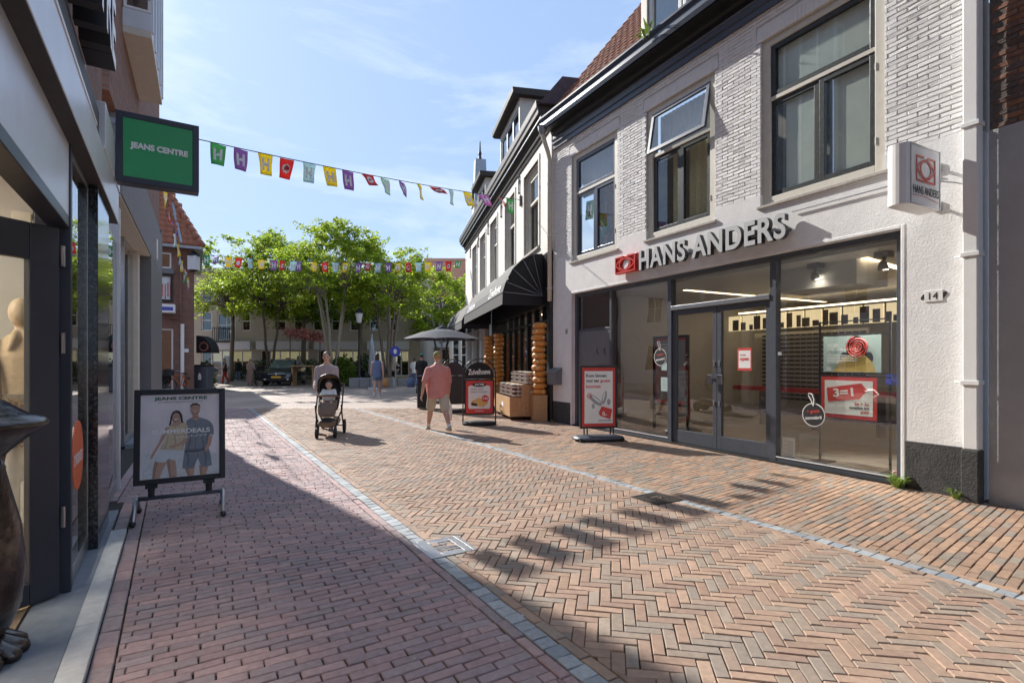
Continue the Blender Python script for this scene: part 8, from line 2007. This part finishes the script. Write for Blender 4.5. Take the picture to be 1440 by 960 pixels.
# ---- pushchairs
def pushchair(P, rz, label, kind=0, sc=1.0, hood='tan_cloth', grp='pushchairs'):
    rt = root('pushchair', (P[0], P[1], 0), label, 'pushchair', grp); c_, s_ = math.cos(rz), math.sin(rz); rx = Vector((c_, s_, 0)); fy = Vector((-s_, c_, 0))
    W = lambda x, y, z: Vector((P[0], P[1], 0)) + (rx * x + fy * y + ZU * z) * sc
    def wheel(x, y, r_, nm):
        mb = MB(); mb.lathe(W(x, y, r_), [(r_ * .72, -.03 * sc), (r_ * .96, -.024 * sc), (r_, 0), (r_ * .96, .024 * sc), (r_ * .72, .03 * sc)] if sc == 1 else [(r_ * sc * .7, -.03), (r_ * sc, 0), (r_ * sc * .7, .03)], 22, axis=rx); w_ = mb.build(nm, 'black_rubber', rt, smooth=False)
        mb = MB(); mb.lathe(W(x, y, r_), [(.03, -.035), (.03, .035)], 10, axis=rx)
        for q in range(6): a = q * math.pi / 3; mb.tube([W(x, y, r_), W(x, y + r_ * .74 * math.cos(a), r_ + r_ * .74 * math.sin(a))], .010, 5)
        mb.build('spokes', 'iron_dark', w_)
    for e in (-1, 1): wheel(e * .27, -.36, .145, 'rear_wheel'); wheel(e * .17, .40, .105, 'front_wheel')
    for e in (-1, 1):
        mb = MB(); mb.tube([W(e * .25, -.36, .15), W(e * .25, -.05, .45), W(e * .25, .06, .62)], .015, 8); mb.tube([W(e * .17, .40, .14), W(e * .20, .25, .35), W(e * .25, -.02, .5), W(e * .25, -.35, .92), W(e * .25, -.52, 1.02)], .016, 8); mb.tube([W(e * .17, .40, .11), W(e * .17, .39, .22)], .02, 8); mb.build('frame', 'black_metal', rt, smooth=True)
    mb = MB(); mb.tube([W(-.25, -.52, 1.02), W(-.1, -.56, 1.03), W(.1, -.56, 1.03), W(.25, -.52, 1.02)], .018, 8); mb.build('handle', 'bark', rt, smooth=True)
    mb = MB(); mb.tube([W(-.25, -.36, .16), W(.25, -.36, .16)], .014, 6); mb.tube([W(-.2, .27, .34), W(.2, .27, .34)], .014, 6); mb.build('axle', 'black_metal', rt)
    mb = MB(); mb.loft([(W(0, -.34, .28), rx * .2 * sc, ZU * .10 * sc), (W(0, .05, .25), rx * .21 * sc, ZU * .09 * sc), (W(0, .30, .26), rx * .16 * sc, ZU * .07 * sc)], 14); mb.build('basket', hood, rt, smooth=True)
    mb = MB(); mb.loft([(W(0, .42, .33), rx * .13 * sc, ZU * .02 * sc), (W(0, .28, .36), rx * .16 * sc, ZU * .035 * sc)], 10); mb.build('footrest', 'black_rubber', rt)
    # seat shell
    mb = MB(); mb.loft([(W(0, .16, .52), rx * .18 * sc, fy * .05 * sc), (W(0, .05, .58), rx * .20 * sc, fy * .12 * sc), (W(0, -.12, .75), rx * .21 * sc, fy * .08 * sc), (W(0, -.26, 1.05), rx * .20 * sc, fy * .05 * sc), (W(0, -.28, 1.14), rx * .15 * sc, fy * .03 * sc)], 16); mb.build('seat', 'black_cloth', rt, smooth=True)
    # hood: quarter shell open to the front
    mb = MB(); vs = []; nA, nB = 9, 13
    for i in range(nA):
        t_ = i / (nA - 1) * 1.75 - .05; cy, cz = -.12, .86
        for j in range(nB):
            u = math.pi * j / (nB - 1); r_ = .36; yy = cy - r_ * math.cos(t_) * 1.0; zz = cz + r_ * math.sin(t_)
            vs.append(W(-.225 * math.cos(u) * (1.0), cy + (yy - cy) * math.sin(u) ** .5, cz + (zz - cz) * math.sin(u) ** .45 + .02))
    mb.add(vs, [(i * nB + j, i * nB + j + 1, (i + 1) * nB + j + 1, (i + 1) * nB + j) for i in range(nA - 1) for j in range(nB - 1)]); o_ = mb.build('hood', hood, rt, smooth=True, recalc=False); m_ = o_.modifiers.new('solidify', 'SOLIDIFY'); m_.thickness = .016
    mb = MB(); mb.tube(vs[-nB:], .014, 6); mb.build('hood_rim', 'black_metal', o_)
    mb = MB(); mb.tube([W(-.22, .0, .76), W(-.18, .24, .82), W(0, .29, .83), W(.18, .24, .82), W(.22, .0, .76)], .018, 8); mb.build('bumper_bar', 'bark', rt, smooth=True)
    mb = MB(); mb.loft([(W(0, .10, .72), rx * .185 * sc, fy * .09 * sc), (W(0, .22, .60), rx * .18 * sc, fy * .09 * sc), (W(0, .27, .46), rx * .165 * sc, fy * .07 * sc), (W(0, .27, .40), rx * .13 * sc, fy * .05 * sc)], 16); mb.build('leg_cover', 'animal_print' if not kind else 'black_cloth', rt, smooth=True)
    return rt, W, rx, fy
_, W, rx, fy = pushchair(SP, srz, 'taupe pushchair with animal print cover rolling towards us')
bb_ = root('person', W(0, -.05, .7), 'small child with dark hair reclining in the pushchair', 'person')
mb = MB(); q = Matrix((rx, fy, ZU)).transposed(); hc = W(.0, -.04, 1.03); mb.ball(hc, .068, .075, .082, 14, 10, rot=q); mb.ball(hc + fy * .074 - ZU * .01, .010, .014, .014, 8, 6, rot=q); mb.caps(W(0, -.06, .96), .035, W(0, -.04, .92), .04); mb.loft([(W(0, .02, .70), rx * .10, fy * .08), (W(0, -.03, .82), rx * .11, fy * .08), (W(0, -.06, .93), rx * .085, fy * .055)], 14)
for e in (-1, 1):
    mb.caps(W(e * .10, -.04, .90), .032, W(e * .13, .06, .81), .027); mb.caps(W(e * .13, .06, .81), .026, W(e * .05, .15, .80), .02); mb.caps(W(e * .05, .15, .80), .022, W(e * .03, .17, .80), .018)
    for f_ in range(4): mb.caps(W(e * .03, .17, .812 - f_ * .009), .006, W(e * .005, .19, .81 - f_ * .010), .005, 6)
    mb.caps(W(e * .05, .165, .82), .007, W(e * .03, .185, .835), .006, 6)
    mb.caps(W(e * .05, .04, .70), .045, W(e * .07, .2, .68), .035)
remesh_obj(mb, 'body', 'skin_light', bb_, .008, 3)
mb = MB(); mb.loft([(W(0, .02, .68), rx * .125, fy * .10), (W(0, -.02, .82), rx * .13, fy * .095), (W(0, -.05, .92), rx * .10, fy * .065)], 14)
for e in (-1, 1): mb.caps(W(e * .10, -.04, .90), .045, W(e * .13, .05, .82), .038)
remesh_obj(mb, 'romper', 'white_cloth', bb_, .010, 4)
mb = MB(); mb.ball(hc + ZU * .022 - fy * .012, .074, .078, .078, 14, 10, rot=q); remesh_obj(mb, 'hair', 'hair_brown', bb_, .010, 3)
mb = MB()
for e in (-1, 1): mb.ball(hc + rx * e * .026 + fy * .068 + ZU * .004, .009, .006, .006, 8, 6, rot=q)
mb.build('eyes', 'hair_brown', bb_, smooth=True)
pushchair(tp(366, 32.6), R(205), 'dark pram with a pale hood pushed by the woman in the taupe coat', 1, 1.05, 'beige_cloth')
